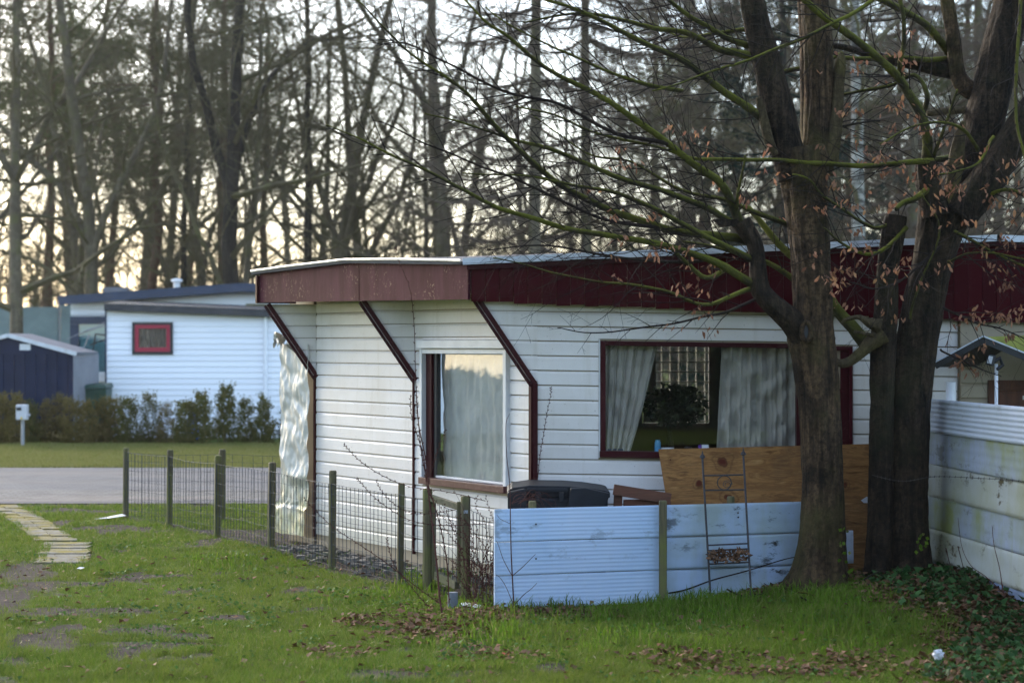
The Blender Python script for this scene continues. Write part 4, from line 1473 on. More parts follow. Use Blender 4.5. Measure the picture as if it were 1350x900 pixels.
sp = 1.155            # the visible post stands here
LL = (L1 - L0).length
for k, (za, zb) in enumerate(((0.005, 0.222), (0.226, 0.444), (0.448, 0.664))):
    ribbed(LOWFR, 0.0, sp + 0.02, za, zb, LOWF, 'plastic_clean', 8, 0.0024, 0.004, seed=k)
    e = (LL - 0.0, LL - 0.0, LL - 0.08)[k]
    ribbed(LOWFR, sp + 0.024, e - 0.12, za, zb, LOWF, 'plastic_dirty', 3, 0.0016, 0.005, seed=k + 5)
    if k > 0:
        ribbed(LOWFR, e - 0.115, e + (0.05 if k == 1 else -0.02), za, zb + 0.01, LOWF, 'plastic_white', 2, 0.003, 0.002, seed=k + 9)
MB().bar(LOWFR.p(sp + 0.02, 0.045, -0.05), LOWFR.p(sp + 0.02, 0.045, 0.70), 0.052, 0.052, up=(0, 1, 0)).build('post', 'post_wood', LOWF, bevel=0.008)
for s in (0.285, 1.72):
    q = LOWFR.p(s, -0.07, 0)
    MB().tube([q + Vector((0, 0, -0.05)), q + Vector((0, 0, 0.70)), q + Vector((0, 0, 0.708))], [0.028, 0.027, 0.022], 10).build('post', 'post_wood', LOWF)
for s, z in ((0.285, 0.56), (0.285, 0.33), (1.74, 0.60), (1.742, 0.57)):
    q = LOWFR.p(s, 0.0075, z)
    MB().tube([q, q + LN * 0.006], [0.006, 0.006], 8).build('screw', 'iron', LOWF)

# tall ribbed fence at the right, coming towards the viewer
TALL = empty('ribbed_fence', (3.05, 13.0, 0.1), 'tall fence of overlapping dirty white ribbed planks beside the forked tree', 'fence')
T0, T1 = Vector((2.975, 14.22, 0)), Vector((3.33, 10.6, 0))
TD = (T1 - T0).normalized(); TN = Vector((TD.y, -TD.x, 0))
if TN.x > 0: TN = -TN
TFR = Frame(T0, TD, TN)
TL = (T1 - T0).length
tm = ['plastic_blue', 'plastic_yellow', 'plastic_algae', 'plastic_yellow', 'plastic_algae', 'plastic_white']
zz = [0.03, 0.225, 0.452, 0.675, 0.905, 1.135, 1.372]
for k in range(6):
    ribbed(TFR, 0.0, TL, zz[k], zz[k + 1] - 0.003, TALL, tm[k], (2, 2, 3, 2, 4, 7)[k], (0.002, 0.003, 0.002, 0.003, 0.003, 0.011)[k], 0.012, n=0.0 + 0.007 * (k % 2), seed=20 + k)
for s in (0.12, 1.9, 3.5):
    q = TFR.p(s, -0.05, 0)
    MB().tube([q + Vector((0, 0, -0.05)), q + Vector((0, 0, 1.30))], 0.028, 10).build('post', 'post_wood', TALL)
# barbed wire from the tree along the tall fence
m = MB()
bw_pts = crom([P(1150, 626, 13.46), P(1190, 634, 13.42), P(1232, 628, 13.62), P(1290, 630, 12.9), P(1352, 634, 12.1), P(1440, 640, 11.2)], 8)
m.tube(bw_pts, 0.0022, 4)
for i in range(2, len(bw_pts) - 1):
    c = bw_pts[i]
    for a in (0.6, 2.4):
        d = Vector((0.1, math.cos(a), math.sin(a))) * 0.012
        m.tube([c - d, c + d], 0.0012, 3)
o = m.build('barbed_wire', 'wire_rust')
setp(o, 'rusty barbed wire strung from the forked tree along the tall fence', 'wire')

# ------------------------------------------------------------------ storage box, frame, wooden sheet, trellis
BOX = empty('storage_box', (0.33, 13.9, 0.0), 'black plastic storage box with stepped lid behind the low ribbed fence', 'storage box')
bx0, bx1 = -0.02, 0.66
m = MB().hexa([(bx0 + 0.02, 13.66, 0.02), (bx1 - 0.02, 13.70, 0.02), (bx1 - 0.02, 14.28, 0.02), (bx0 + 0.02, 14.24, 0.02),
               (bx0, 13.64, 0.70), (bx1, 13.68, 0.70), (bx1, 14.30, 0.70), (bx0, 14.26, 0.70)])
m.build('body', 'black_plastic', BOX, bevel=0.012)
prof = [(bx0 - 0.015, 0.700), (bx1 + 0.015, 0.700), (bx1 + 0.015, 0.742), (bx1 - 0.02, 0.752), (bx1 - 0.16, 0.772), (bx1 - 0.30, 0.782), (bx0 + 0.14, 0.786), (bx0 + 0.02, 0.770), (bx0 - 0.015, 0.745)]
MB().prism([(a, 13.70, b) for a, b in prof], (0.0, 0.60, 0.0)).build('lid', 'black_plastic', BOX, bevel=0.008)
MB().prism([(bx0 - 0.01, 13.615, 0.63), (bx0 + 0.12, 13.615, 0.63), (bx0 + 0.12, 13.615, 0.762), (bx0 + 0.10, 13.615, 0.768), (bx0 - 0.01, 13.615, 0.745)], (0, 0.085, 0)).build('lid_corner', 'black_plastic', BOX, bevel=0.008)
MB().prism([(bx0 + 0.40, 13.615, 0.63), (bx1 - 0.02, 13.630, 0.63), (bx1 + 0.010, 13.630, 0.735), (bx0 + 0.52, 13.615, 0.775), (bx0 + 0.42, 13.615, 0.772)], (0, 0.085, 0)).build('lid_corner', 'black_plastic', BOX, bevel=0.008)
MB().box(bx0 + 0.122, bx0 + 0.398, 13.635, 13.655, 0.745, 0.770).build('handle_bar', 'black_plastic', BOX, bevel=0.004)
for xx in (bx0 + 0.18, bx0 + 0.34):
    MB().box(xx, xx + 0.035, 13.612, 13.642, 0.68, 0.745).build('latch', 'black_plastic', BOX, bevel=0.005)

SF = empty('old_chair_frame', (0.9, 13.86, 0.2), 'broken reddish brown wooden frame leaning between storage box and wooden sheet', 'chair frame')
MB().bar(P(809, 645, 13.86), P(884, 657, 13.92), 0.028, 0.075, up=(0, 0, 1)).build('top_rail', 'brown_wood', SF, bevel=0.003)
MB().bar(P(815, 652, 13.90), P(812, 720, 13.90), 0.060, 0.024, up=(0, 1, 0)).build('leg', 'brown_wood', SF, bevel=0.003)
MB().bar(P(880, 660, 13.94), P(878, 722, 13.94), 0.050, 0.024, up=(0, 1, 0)).build('leg', 'brown_wood', SF, bevel=0.003)
MB().bar(P(822, 663, 13.92), P(880, 662, 13.95), 0.024, 0.05, up=(0, 0, 1)).build('cross_rail', 'brown_wood', SF, bevel=0.003)

a0, a1 = P(868, 592, 14.14), P(1146, 585, 14.24)
b0, b1 = P(895, 760, 13.99), P(1146, 756, 14.09)
m = MB().add([b0, b1, a1, a0] + [p + Vector((0, 0.018, 0)) for p in (b0, b1, a1, a0)], [(3, 2, 1, 0)[::-1], (4, 5, 6, 7)[::-1], (0, 4, 5, 1), (1, 5, 6, 2), (2, 6, 7, 3), (3, 7, 4, 0)])
o = m.build('wooden_sheet', 'plywood')
setp(o, 'large knotty brown plywood sheet leaning against the front wall', 'wood sheet')
p = P(1142, 659, 14.14)
o = MB().prism([p + Vector((-0.04, -0.012, 0.0)), p + Vector((-0.02, -0.012, -0.018)), p + Vector((0.045, -0.012, -0.02)), p + Vector((0.045, -0.012, 0.016)), p + Vector((0.0, -0.012, 0.026))], (0, -0.003, 0)).build('torn_sticker', 'paper_white')
setp(o, 'torn white sticker on the plywood sheet beside the forked tree', 'sticker')

TR = empty('garden_trellis', P(960, 788, 13.50), 'rusty black iron garden trellis leaning on the low ribbed fence', 'trellis')
tl = [P(926, 604, 13.62), P(937, 790, 13.44)]
tr_ = [P(980, 600, 13.66), P(991, 796, 13.36)]
for pair in (tl, tr_):
    MB().tube([pair[0], pair[1]], 0.0072, 8).build('upright', 'iron', TR)
    t0 = pair[0]
    MB().tube([t0, t0 + Vector((0, 0, 0.006)), t0 + Vector((0, 0, 0.014)), t0 + Vector((0, 0, 0.030)), t0 + Vector((0, 0, 0.040)), t0 + Vector((0, 0, 0.052))], [0.009, 0.020, 0.018, 0.006, 0.005, 0.002], 8).build('finial', 'iron', TR)


def on(pair, v):
    a, b = pair
    va = HV + F * (CH - a.z) / a.y; vb = HV + F * (CH - b.z) / b.y
    return a.lerp(b, (v - va) / (vb - va))


for (v0, v1) in ((627, 626), (646.5, 646), (719, 717), (726, 724), (743.5, 741.5)):
    MB().tube([on(tl, v0), on(tr_, v1)], 0.0055, 8).build('crossbar', 'iron', TR)
cc = (on(tl, 637) + on(tr_, 636)) / 2
ring = [cc + Vector((math.cos(a) * 0.048, 0, math.sin(a) * 0.048)) for a in [i * 2 * math.pi / 20 for i in range(21)]]
MB().tube(ring, 0.004, 6).build('ring', 'iron', TR)
spir = [cc + Vector((0.02 + math.cos(a) * 0.035 * (1 - a / 16), 0.002, -0.012 + math.sin(a) * 0.03 * (1 - a / 16))) for a in [i * 0.4 for i in range(26)]]
MB().tube(spir, 0.0025, 5).build('scroll', 'iron', TR)


def leaf_quad(m, c, d, s, l, w, fold=0.3):
    n = d.cross(s).normalized()
    b = c + d * l * 0.5
    m.add([c, b + s * w + n * (w * fold), c + d * l, b - s * w + n * (w * fold)], [(0, 1, 2), (0, 2, 3)])


rr = random.Random(44)
m = MB()
for i in range(170):
    t, k = rr.random(), rr.random()
    c = on(tl, 728 + 13 * k).lerp(on(tr_, 727 + 13 * k), 0.03 + 0.94 * t) + Vector((0, rr.uniform(-0.03, 0.02), 0.004))
    d = Vector((rr.uniform(-1, 1), rr.uniform(-0.6, 0.4), rr.uniform(-0.4, 0.9))).normalized()
    leaf_quad(m, c, d, d.orthogonal().normalized(), rr.uniform(0.025, 0.05), 0.012, 0.4)
o = m.build('leaf_heap', 'litter')
setp(o, 'dry brown leaves caught in the iron trellis basket', 'leaves', kind='stuff')

# ------------------------------------------------------------------ the two big trees
rt = random.Random(99)


def wander(pts, amp, sub=4, seed=0):
    out = crom(pts, sub)
    for i, p in enumerate(out):
        if 0 < i < len(out) - 1:
            p += Vector((mnoise.noise(p * 3 + Vector((seed, 0, 0))), mnoise.noise(p * 3 + Vector((0, seed, 7))), mnoise.noise(p * 3 + Vector((5, 0, seed))))) * amp
    return out


class Tree:
    def __init__(self, name, label, loc):
        self.root = empty(name, loc, label, 'tree')
        self.twigs = MB()
        self.leaves = MB()
        self.tips = []

    def trunk(self, spec, Y, mat, name='trunk', n=22, ridge=0.05, seed=0, dy=None, cap=True):
        """spec: (u centre, v, width px[, Y])"""
        pts = [P(s[0], s[1], s[3] if len(s) > 3 else Y) for s in spec]
        rad = [s[2] / 2 / F * (s[3] if len(s) > 3 else Y) for s in spec]
        rp = [Vector((r, 0, 0)) for r in rad]
        fine = n >= 14
        sub = 16 if fine else 6
        n = n * 3 if fine else n
        pp = crom(pts, sub); rr_ = [max(0.003, q.x) for q in crom(rp, sub)]

        def sq(i, a):
            z = pp[i].z
            fl = max(0.0, min(1.0, (0.55 - z) / 0.45)) if pp[0].z < 0.4 else 0.0
            return 1 + fl * fl * (0.16 * math.sin(a * 5 + seed) + 0.12 * math.sin(a * 3 + 2 * seed) + 0.10) + ridge * math.sin(a * 4 + seed + z * 0.7) + ridge * 0.8 * mnoise.noise(Vector((math.cos(a) * 2.2, math.sin(a) * 2.2, z * 1.3 + seed))) + ridge * 0.5 * mnoise.noise(Vector((math.cos(a) * 6, math.sin(a) * 6, z * 4 + seed))) + ((0.011 / max(rr_[i], 0.05)) * (0.6 * mnoise.noise(Vector((math.cos(a) * 9, math.sin(a) * 9, z * 5 + seed))) - 0.55 * (1 - abs(mnoise.noise(Vector((math.cos(a) * 7 + seed, math.sin(a) * 7, z * 2.2))) * 2.2)) ** 3 + 0.4 * mnoise.noise(Vector((math.cos(a) * 18, math.sin(a) * 18, z * 16)))) if fine else 0.0)
        m = MB().tube(pp, rr_, n, squash=sq, cap=cap)
        return m.build(name, mat, self.root, smooth=True)

    def grow(self, p, d, L, r, depth, leafy, droop=0.0, plane=None):
        n = max(3, int(L / 0.09))
        pts, rad = [p.copy()], [r]
        q, dd = p.copy(), d.normalized()
        for i in range(n):
            dd = (dd + Vector((rt.gauss(0, 0.10), rt.gauss(0, 0.10), rt.gauss(0, 0.10) - droop * 0.06))).normalized()
            q = q + dd * (L / n)
            pts.append(q.copy()); rad.append(max(0.0010, r * (1 - 0.8 * (i + 1) / n)))
        self.twigs.tube(pts, rad, 4 if r > 0.004 else 3, cap=False)
        if depth > 0:
            side = rt.choice((-1, 1))
            i = 1 + rt.randint(0, 1)
            while i < n:
                side = -side
                t = (pts[min(i + 1, n)] - pts[i]).normalized()
                lat = t.cross(Vector((0.15 * rt.uniform(-1, 1), -1, 0.2))).normalized()
                c = (t * rt.uniform(0.7, 1.0) + lat * side * rt.uniform(0.35, 0.8) + Vector((0, rt.uniform(-0.5, 0.5), 0))).normalized()
                self.grow(pts[i], c, L * rt.uniform(0.28, 0.55), max(0.0012, rad[i] * 0.55), depth - 1, leafy, droop)
                i += rt.choice((1, 2, 2, 3))
        self.leafcluster(pts, leafy)

    def leafcluster(self, pts, leafy):
        for p in pts[1:]:
            if rt.random() < leafy(p) * 0.38:
                for k in range(rt.randint(2, 7)):
                    d = Vector((rt.uniform(-0.75, 0.75), rt.uniform(-0.7, 0.7), -rt.uniform(0.35, 1.0))).normalized()
                    s = Vector((rt.uniform(-1, 1), rt.uniform(-1, 1), 0.2)).normalized()
                    s = (s - d * s.dot(d)).normalized()
                    c = p + Vector((rt.gauss(0, .030), rt.gauss(0, .020), rt.gauss(0, .016)))
                    l, w = rt.uniform(0.034, 0.062), rt.uniform(0.006, 0.012)
                    nn = d.cross(s).normalized() * w * rt.uniform(0.2, 1.2)
                    b1, b2 = c + d * l * 0.33, c + d * l * 0.72 + nn
                    self.leaves.add([c, b1 + s * w + nn, b2 + s * w * 0.8, c + d * l + nn * 1.8, b2 - s * w * 0.8, b1 - s * w + nn], [(0, 1, 5), (1, 2, 4, 5), (2, 3, 4)])

    def branch(self, pix, Y0, Y1, w0, w1, mat='branch_moss', twig=(0.25, 0.9), step=(0.05, 0.13), leafy=None, depth=2, droop=0.0, bare=0.12, name='branch', density=1.0, root_in=0.0):
        n = len(pix)
        pts = [P(u, v, Y0 + (Y1 - Y0) * (i / (n - 1)) ** 1.5) for i, (u, v) in enumerate(pix)]
        pts[0] = P(pix[0][0], pix[0][1], Y0 + (0.12 if w0 > 3.5 else 0.03) + root_in)
        pp = wander(pts, 0.02, 5, rt.random() * 30)
        k = len(pp)
        rad = [max(0.0016, (w0 + (w1 - w0) * (i / (k - 1)) ** 0.8) / 2 / F * 13.5) for i in range(k)]
        MB().tube(pp, rad, 9, squash=lambda i, a: 1 + 0.10 * mnoise.noise(Vector((a, i * 0.9, w0)))).build(name, mat, self.root, smooth=True)
        leafy = leafy or (lambda p: 0.0)
        total = sum((pp[i + 1] - pp[i]).length for i in range(k - 1))
        dist, nxt, side = 0.0, total * bare, 1
        for i in range(k - 1):
            seg = (pp[i + 1] - pp[i]).length
            while nxt < dist + seg:
                t = (nxt - dist) / max(seg, 1e-6)
                p = pp[i].lerp(pp[i + 1], t)
                d = (pp[i + 1] - pp[i]).normalized()
                lat = d.cross(Vector((0, -1, 0))).normalized()
                c = (d * rt.uniform(0.6, 1.1) + lat * side * rt.uniform(0.3, 0.75) + Vector((0, rt.uniform(-0.8, 0.5), rt.uniform(-0.1, 0.15)))).normalized()
                fr_ = nxt / total
                L = rt.uniform(*twig) * (1 - 0.45 * fr_)
                self.grow(p, c, L, min(rad[i] * 0.55, 0.0048), depth if rt.random() < 0.8 else depth - 1, leafy, droop)
                side = -side
                nxt += rt.uniform(*step) / (density * 1.45)
            dist += seg
        return pp

    def finish(self, twig_mat='twig'):
        self.twigs.build('twigs', twig_mat, self.root, kind='stuff')
        if self.leaves.v:
            self.leaves.build('dry_leaves', 'dry_leaf', self.root, kind='stuff')


def leafzone(zones):
    def f(p):
        u = 675 + F * p.x / p.y; v = HV + F * (CH - p.z) / p.y
        k = 0.0
        for (a, b, c, d, w) in zones:
            if a < u < b and c < v < d:
                k = max(k, w)
        return k
    return f


Z1 = leafzone([(780, 960, 180, 330, 0.035), (880, 1060, 330, 450, 0.20), (900, 1050, 100, 330, 0.06), (1050, 1200, 330, 410, 0.3), (780, 900, 330, 420, 0.05)])
Z2 = leafzone([(1200, 1350, 150, 460, 0.28), (1080, 1220, 40, 200, 0.12), (1060, 1220, 200, 420, 0.16), (860, 1060, 150, 260, 0.08)])

Y1_ = 13.55
t1 = Tree('beech_tree', 'dark trunked tree before the front window with mossy branches sweeping left', P(1080, 776, Y1_))
t1.trunk([(1079, 800, 100), (1080, 778, 84), (1082, 755, 70), (1084, 715, 60), (1085, 650, 53), (1083, 600, 52), (1080, 530, 53), (1074, 470, 56), (1070, 445, 60),
          (1072, 410, 51), (1070, 370, 50), (1067, 320, 51), (1062, 260, 56), (1058, 215, 66), (1055, 195, 60)], Y1_, 'bark', seed=1, ridge=0.055)
t1.trunk([(1047, 235, 46), (1036, 190, 44), (1022, 130, 42), (1010, 80, 38), (995, 20, 34), (985, -40, 32), (975, -140, 28), (960, -300, 22)], 13.52, 'bark_black', 'limb', 16, seed=4)
t1.trunk([(1075, 230, 46), (1079, 180, 40), (1080, 120, 38), (1078, 60, 37), (1074, 0, 36), (1072, -80, 34), (1068, -200, 28), (1060, -380, 20)], 13.62, 'bark', 'limb', 16, seed=6)
t1.trunk([(1066, 200, 22), (1064, 140, 18), (1062, 60, 16), (1058, 0, 14), (1052, -120, 10)], 13.70, 'bark', 'limb', 12, seed=7)
t1.trunk([(1091, 215, 26), (1099, 170, 22), (1104, 120, 17), (1108, 84, 14), (1110, 70, 6)], 13.60, 'branch_pale', 'broken_stub', 12, seed=8, ridge=0.15)
t1.trunk([(1022, 205, 10), (1012, 180, 14), (1005, 150, 12), (1000, 128, 8)], 13.43, 'branch_pale', 'stripped_bark', 10, seed=3, ridge=0.2)
t1.trunk([(1082, 470, 30, 13.62), (1062, 446, 36, 13.52), (1040, 420, 31, 13.46), (1016, 399, 27), (1002, 380, 25), (999, 350, 22), (995, 322, 21), (984, 303, 24), (977, 292, 24)], 13.40, 'bark_black', 'limb', 14, seed=9)
o = MB()
for k in range(5):
    q = P(940 + 2 * k, 290 + 2.2 * k, 13.36)
    o.bar(q, q + Vector((0.16, 0.02, 0.004 * k)), 0.03, 0.010)
o.build('split_wood', 'bark_black', t1.root)
# knot hole
kp = P(1063, 437, Y1_ - 0.172)
m = MB().tube([kp + Vector((math.cos(a) * 0.030, -0.004 - 0.008 * math.cos(a), math.sin(a) * 0.062)) for a in [i * 2 * math.pi / 16 for i in range(17)]], 0.017, 8, cap=False)
m.build('knot', 'bark', t1.root, smooth=True)
m = MB().add([kp + Vector((math.cos(i * 0.524) * 0.024, 0.0, math.sin(i * 0.524) * 0.055)) for i in range(12)], [tuple(range(12))])
m.build('knot_hole', 'near_black', t1.root)

B = t1.branch
B([(978, 296), (951, 244), (902, 209), (835, 155), (782, 124), (720, 89), (667, 49), (635, 27), (600, -15)], 13.35, 12.6, 13, 2.0, leafy=Z1, density=1.0)
B([(978, 300), (907, 262), (809, 231), (720, 195), (672, 183), (620, 165), (560, 150)], 13.35, 12.9, 10, 1.5, leafy=Z1)
B([(985, 318), (880, 302), (791, 271), (729, 235), (689, 200), (649, 160), (613, 120), (560, 84), (515, 49), (470, 0)], 13.38, 12.5, 12, 1.5, leafy=Z1, density=0.95)
B([(998, 376), (960, 352), (924, 338), (858, 320), (764, 302), (702, 287), (649, 269), (591, 242), (533, 213), (480, 187), (430, 165)], 13.30, 12.4, 12, 1.5, leafy=Z1, density=0.8)
B([(1000, 345), (950, 322), (900, 296), (850, 270), (800, 250), (740, 240), (680, 232), (610, 228)], 13.30, 13.0, 10, 1.5, leafy=Z1, density=0.9)
B([(1040, 172), (1009, 158), (969, 129), (902, 84), (849, 58), (791, 27), (740, 8), (690, -10)], 13.50, 12.8, 14, 3, leafy=Z1)
B([(1003, 80), (975, 70), (947, 64), (902, 42), (858, 38), (800, 22), (750, 18), (690, 30)], 13.50, 13.0, 13, 2, leafy=Z1)
B([(990, 62), (960, 52), (933, 36), (893, 9), (860, -20)], 13.50, 13.0, 10, 4, leafy=Z1)
B([(972, 290), (972, 262), (978, 232), (982, 205)], 13.35, 13.3, 6, 2, leafy=Z1, twig=(0.15, 0.4))
B([(1046, 300), (1010, 285), (960, 265), (900, 250), (830, 215), (770, 200), (700, 150)], 13.52, 13.8, 8, 1.6, leafy=Z1)
B([(995, 380), (960, 392), (925, 400), (880, 384), (840, 377), (770, 368), (700, 352), (650, 340)], 13.30, 13.3, 7, 1.4, leafy=Z1, density=0.9, droop=0.3, depth=2)
B([(1002, 390), (962, 410), (925, 418), (880, 428), (820, 436), (770, 440), (735, 432)], 13.30, 13.5, 4.5, 1.2, 'twig', leafy=Z1, density=0.6, twig=(0.12, 0.4))
B([(1060, 172), (1120, 165), (1160, 160)], 13.60, 13.7, 5, 2, 'twig', leafy=Z2)
B([(1010, 100), (1040, 92), (1075, 88), (1110, 70)], 13.7, 14.0, 8, 5, leafy=Z1, twig=(0.1, 0.4))
B([(985, 40), (940, 45), (900, 48), (860, 30)], 13.7, 14.2, 7, 2, leafy=Z1)
B([(960, 352), (932, 366), (905, 345), (880, 325), (860, 322)], 13.25, 13.1, 8, 3, leafy=Z1, twig=(0.1, 0.5))
B([(900, 120), (840, 110), (780, 85), (700, 50), (640, 10)], 13.2, 12.7, 6, 1.5, leafy=Z1)
B([(880, 190), (810, 175), (740, 140), (660, 120), (590, 85), (540, 60), (500, 60)], 13.1, 12.6, 6, 1.5, 'twig', leafy=Z1)
B([(870, 300), (800, 290), (730, 262), (650, 225), (560, 190), (500, 160)], 13.2, 12.8, 5.5, 1.4, 'twig', leafy=Z1)
B([(930, 342), (870, 345), (800, 338), (740, 325), (690, 322), (640, 330)], 13.2, 13.0, 5, 1.4, 'twig', leafy=Z1, density=0.7)
t1.finish()

Y2_ = 13.78
t2 = Tree('beech_tree', 'massive forked tree with black trunk beside the tall ribbed fence', P(1190, 752, Y2_))
t2.trunk([(1192, 790, 96), (1191, 755, 80), (1193, 720, 66), (1195, 660, 58), (1196, 600, 60), (1200, 520, 58), (1209, 450, 56), (1218, 400, 55), (1229, 350, 54), (1238, 310, 60), (1247, 275, 70), (1250, 255, 66)], Y2_, 'bark_black', seed=11, ridge=0.06, n=26)
t2.trunk([(1160, 775, 46), (1160, 740, 40), (1161, 660, 34), (1162, 600, 33), (1163, 520, 32), (1165, 450, 34), (1168, 410, 31), (1170, 360, 28), (1177, 310, 30), (1181, 284, 27)], 13.66, 'bark_black', 'stem', 16, seed=12, ridge=0.06)
t2.trunk([(1240, 290, 62), (1268, 250, 56), (1288, 190, 52), (1305, 130, 50), (1320, 60, 48), (1334, 0, 46), (1350, -90, 42), (1370, -240, 34), (1380, -420, 22)], 13.85, 'bark_black', 'limb', 18, seed=13)
t2.trunk([(1262, 285, 48), (1292, 250, 46), (1318, 212, 44), (1345, 170, 42), (1390, 100, 36), (1460, -20, 28)], 13.66, 'bark_black', 'limb', 18, seed=14)
t2.trunk([(1232, 285, 36), (1226, 255, 32), (1222, 230, 30), (1221, 214, 28)], 13.62, 'bark_black', 'broken_stub', 14, seed=15, ridge=0.12)
t2.trunk([(1300, 120, 26), (1278, 118, 26), (1263, 100, 22), (1258, 60, 20), (1252, 20, 18), (1246, -20, 17), (1236, -120, 13)], 13.95, 'bark', 'limb', 14, seed=16)
t2.trunk([(1262, 95, 22), (1235, 90, 20), (1205, 84, 16), (1160, 76, 12), (1110, 62, 8), (1060, 58, 6)], 14.0, 'bark_black', 'limb', 12, seed=17)
t2.trunk([(1222, 150, 8), (1245, 147, 10), (1272, 145, 10)], 13.9, 'branch_pale', 'broken_stub', 10, seed=18)
t2.trunk([(1270, 160, 6), (1263, 190, 16), (1258, 230, 18), (1250, 270, 8)], 13.62, 'branch_pale', 'stripped_bark', 10, seed=18, ridge=0.2)
# broken limb and the green limb low on the left stem
t2.trunk([(1165, 440, 22), (1148, 452, 18), (1138, 462, 14), (1124, 474, 12), (1112, 479, 11), (1103, 477, 8)], 13.52, 'branch_pale', 'broken_limb', 12, seed=19, ridge=0.12)
t2.trunk([(1160, 430, 20), (1146, 425, 12), (1132, 418, 6), (1116, 421, 5), (1110, 425, 3)], 13.48, 'branch_pale', 'broken_limb', 10, seed=20, ridge=0.15)
t2.trunk([(1152, 442, 6), (1143, 440, 5), (1126, 437, 4)], 13.48, 'branch_pale', 'broken_limb', 8, seed=21)
B = t2.branch
B([(1160, 460), (1142, 450), (1125, 430), (1105, 408), (1075, 365), (1040, 335), (1010, 300), (982, 272)], 13.70, 14.05, 24, 7, leafy=Z2, twig=(0.1, 0.5), bare=0.5)
B([(1105, 408), (1060, 375), (1010, 345), (960, 330), (900, 318)], 13.95, 14.1, 12, 3, leafy=Z1, bare=0.4)
B([(1223, 216), (1220, 180), (1212, 148), (1190, 108), (1165, 82), (1130, 55), (1095, 30), (1060, 0), (1030, -30)], 13.60, 13.1, 15, 8, leafy=Z2, bare=0.3)
B([(1190, 106), (1186, 85), (1192, 60), (1190, 25), (1182, -10)], 13.5, 13.4, 8, 5, leafy=Z2, twig=(0.15, 0.5))
B([(1250, 208), (1210, 211), (1150, 217), (1080, 216), (1013, 211), (924, 209), (871, 195), (791, 178), (729, 151), (680, 140)], 13.50, 13.0, 9, 2, leafy=Z2, bare=0.15, density=0.8, root_in=0.3)
B([(1222, 250), (1205, 262), (1190, 268), (1182, 276)], 13.45, 13.3, 10, 6, leafy=Z2, twig=(0.1, 0.3))
B([(1252, 78), (1210, 78), (1150, 77), (1107, 76)], 13.9, 13.7, 8, 6, leafy=Z2, bare=0.2, twig=(0.1, 0.5))
B([(1250, 70), (1225, 38), (1200, 20), (1160, 0), (1120, -20)], 13.9, 13.6, 12, 8, leafy=Z2, bare=0.3)
B([(1215, 150), (1220, 128), (1205, 100), (1170, 112), (1110, 125)], 13.6, 13.9, 8, 4, leafy=Z2, bare=0.2)
B([(1228, 212), (1240, 180), (1252, 140), (1262, 118)], 13.55, 13.5, 6, 2.5, leafy=Z2, twig=(0.12, 0.4))
B([(1180, 290), (1150, 300), (1090, 262), (1070, 240), (1045, 230)], 13.6, 13.2, 6, 2, leafy=Z2)
B([(1195, 300), (1150, 335), (1110, 322), (1085, 300)], 13.5, 13.2, 7, 2.2, leafy=Z2, density=1.2)
B([(1250, 300), (1280, 318), (1312, 336), (1350, 352), (1400, 372)], 13.55, 13.2, 6, 2, leafy=Z2, density=1.5)
B([(1250, 345), (1276, 334), (1310, 333), (1350, 342), (1400, 350)], 13.5, 13.2, 4, 1.6, leafy=Z2, density=1.5)
B([(1244, 405), (1262, 412), (1290, 424), (1320, 432), (1360, 452)], 13.5, 13.2, 4, 1.4, 'twig', leafy=leafzone([(1240, 1350, 395, 470, 0.5)]), density=1.5)
B([(1240, 460), (1262, 470), (1280, 482), (1300, 492), (1320, 496)], 13.45, 13.2, 3, 1.2, 'twig', leafy=leafzone([(1240, 1330, 455, 510, 0.5)]), density=1.0, twig=(0.08, 0.2))
B([(1290, 200), (1270, 172), (1240, 160), (1200, 170), (1160, 190)], 13.45, 13.0, 6, 2, leafy=Z2, density=1.3)
B([(1310, 180), (1290, 215), (1262, 225), (1235, 232)], 13.4, 13.1, 5, 2, leafy=Z2, density=1.6)
B([(1350, -60), (1340, 90), (1340, 160), (1350, 220), (1352, 290)], 13.5, 13.0, 6, 3, leafy=Z2, density=1.0, root_in=0.2)
B([(1240, 325), (1210, 352), (1185, 372), (1150, 382), (1120, 372)], 13.45, 13.1, 4.5, 1.6, 'twig', leafy=leafzone([(1060, 1240, 325, 420, 0.35)]), density=1.3)
B([(1300, 260), (1330, 250), (1370, 262), (1420, 250)], 13.5, 13.3, 6, 3, leafy=Z2, density=1.2)
B([(1200, 420), (1215, 370), (1240, 300), (1215, 255)], 13.43, 13.4, 4, 2, leafy=Z2, bare=0.3)
B([(1150, 0), (1080, 40), (1000, 75), (930, 100), (860, 120)], 13.1, 12.7, 6, 2, leafy=Z2)
t2.finish()

# ------------------------------------------------------------------ rose canes, sprouts and fallen twigs
RB = empty('rose_bush', G(586, 824), 'straggly thorny bramble canes growing before the little gate', 'bush')
rr = random.Random(63)


def cane(pix, Y0, Y1, r0, r1, thorns=True, mat='cane', parent=RB, name='cane'):
    n = len(pix)
    pts = crom([P(u, v, Y0 + (Y1 - Y0) * i / (n - 1)) for i, (u, v) in enumerate(pix)], 6)
    k = len(pts)
    m = MB().tube(pts, [r0 + (r1 - r0) * i / (k - 1) for i in range(k)], 6)
    if thorns:
        s = 1
        for i in range(1, k - 1):
            d = (pts[i + 1] - pts[i]).normalized()
            l = d.cross(Vector((0, -1, 0))).normalized() * s
            s = -s
            rad = r0 + (r1 - r0) * i / (k - 1)
            m.tube([pts[i] + l * rad * 0.6, pts[i] + l * (rad + 0.004) + d * 0.004, pts[i] + l * (rad + 0.009) + d * 0.010], [0.0034, 0.0028, 0.0006], 4)
    return m.build(name, mat, parent)


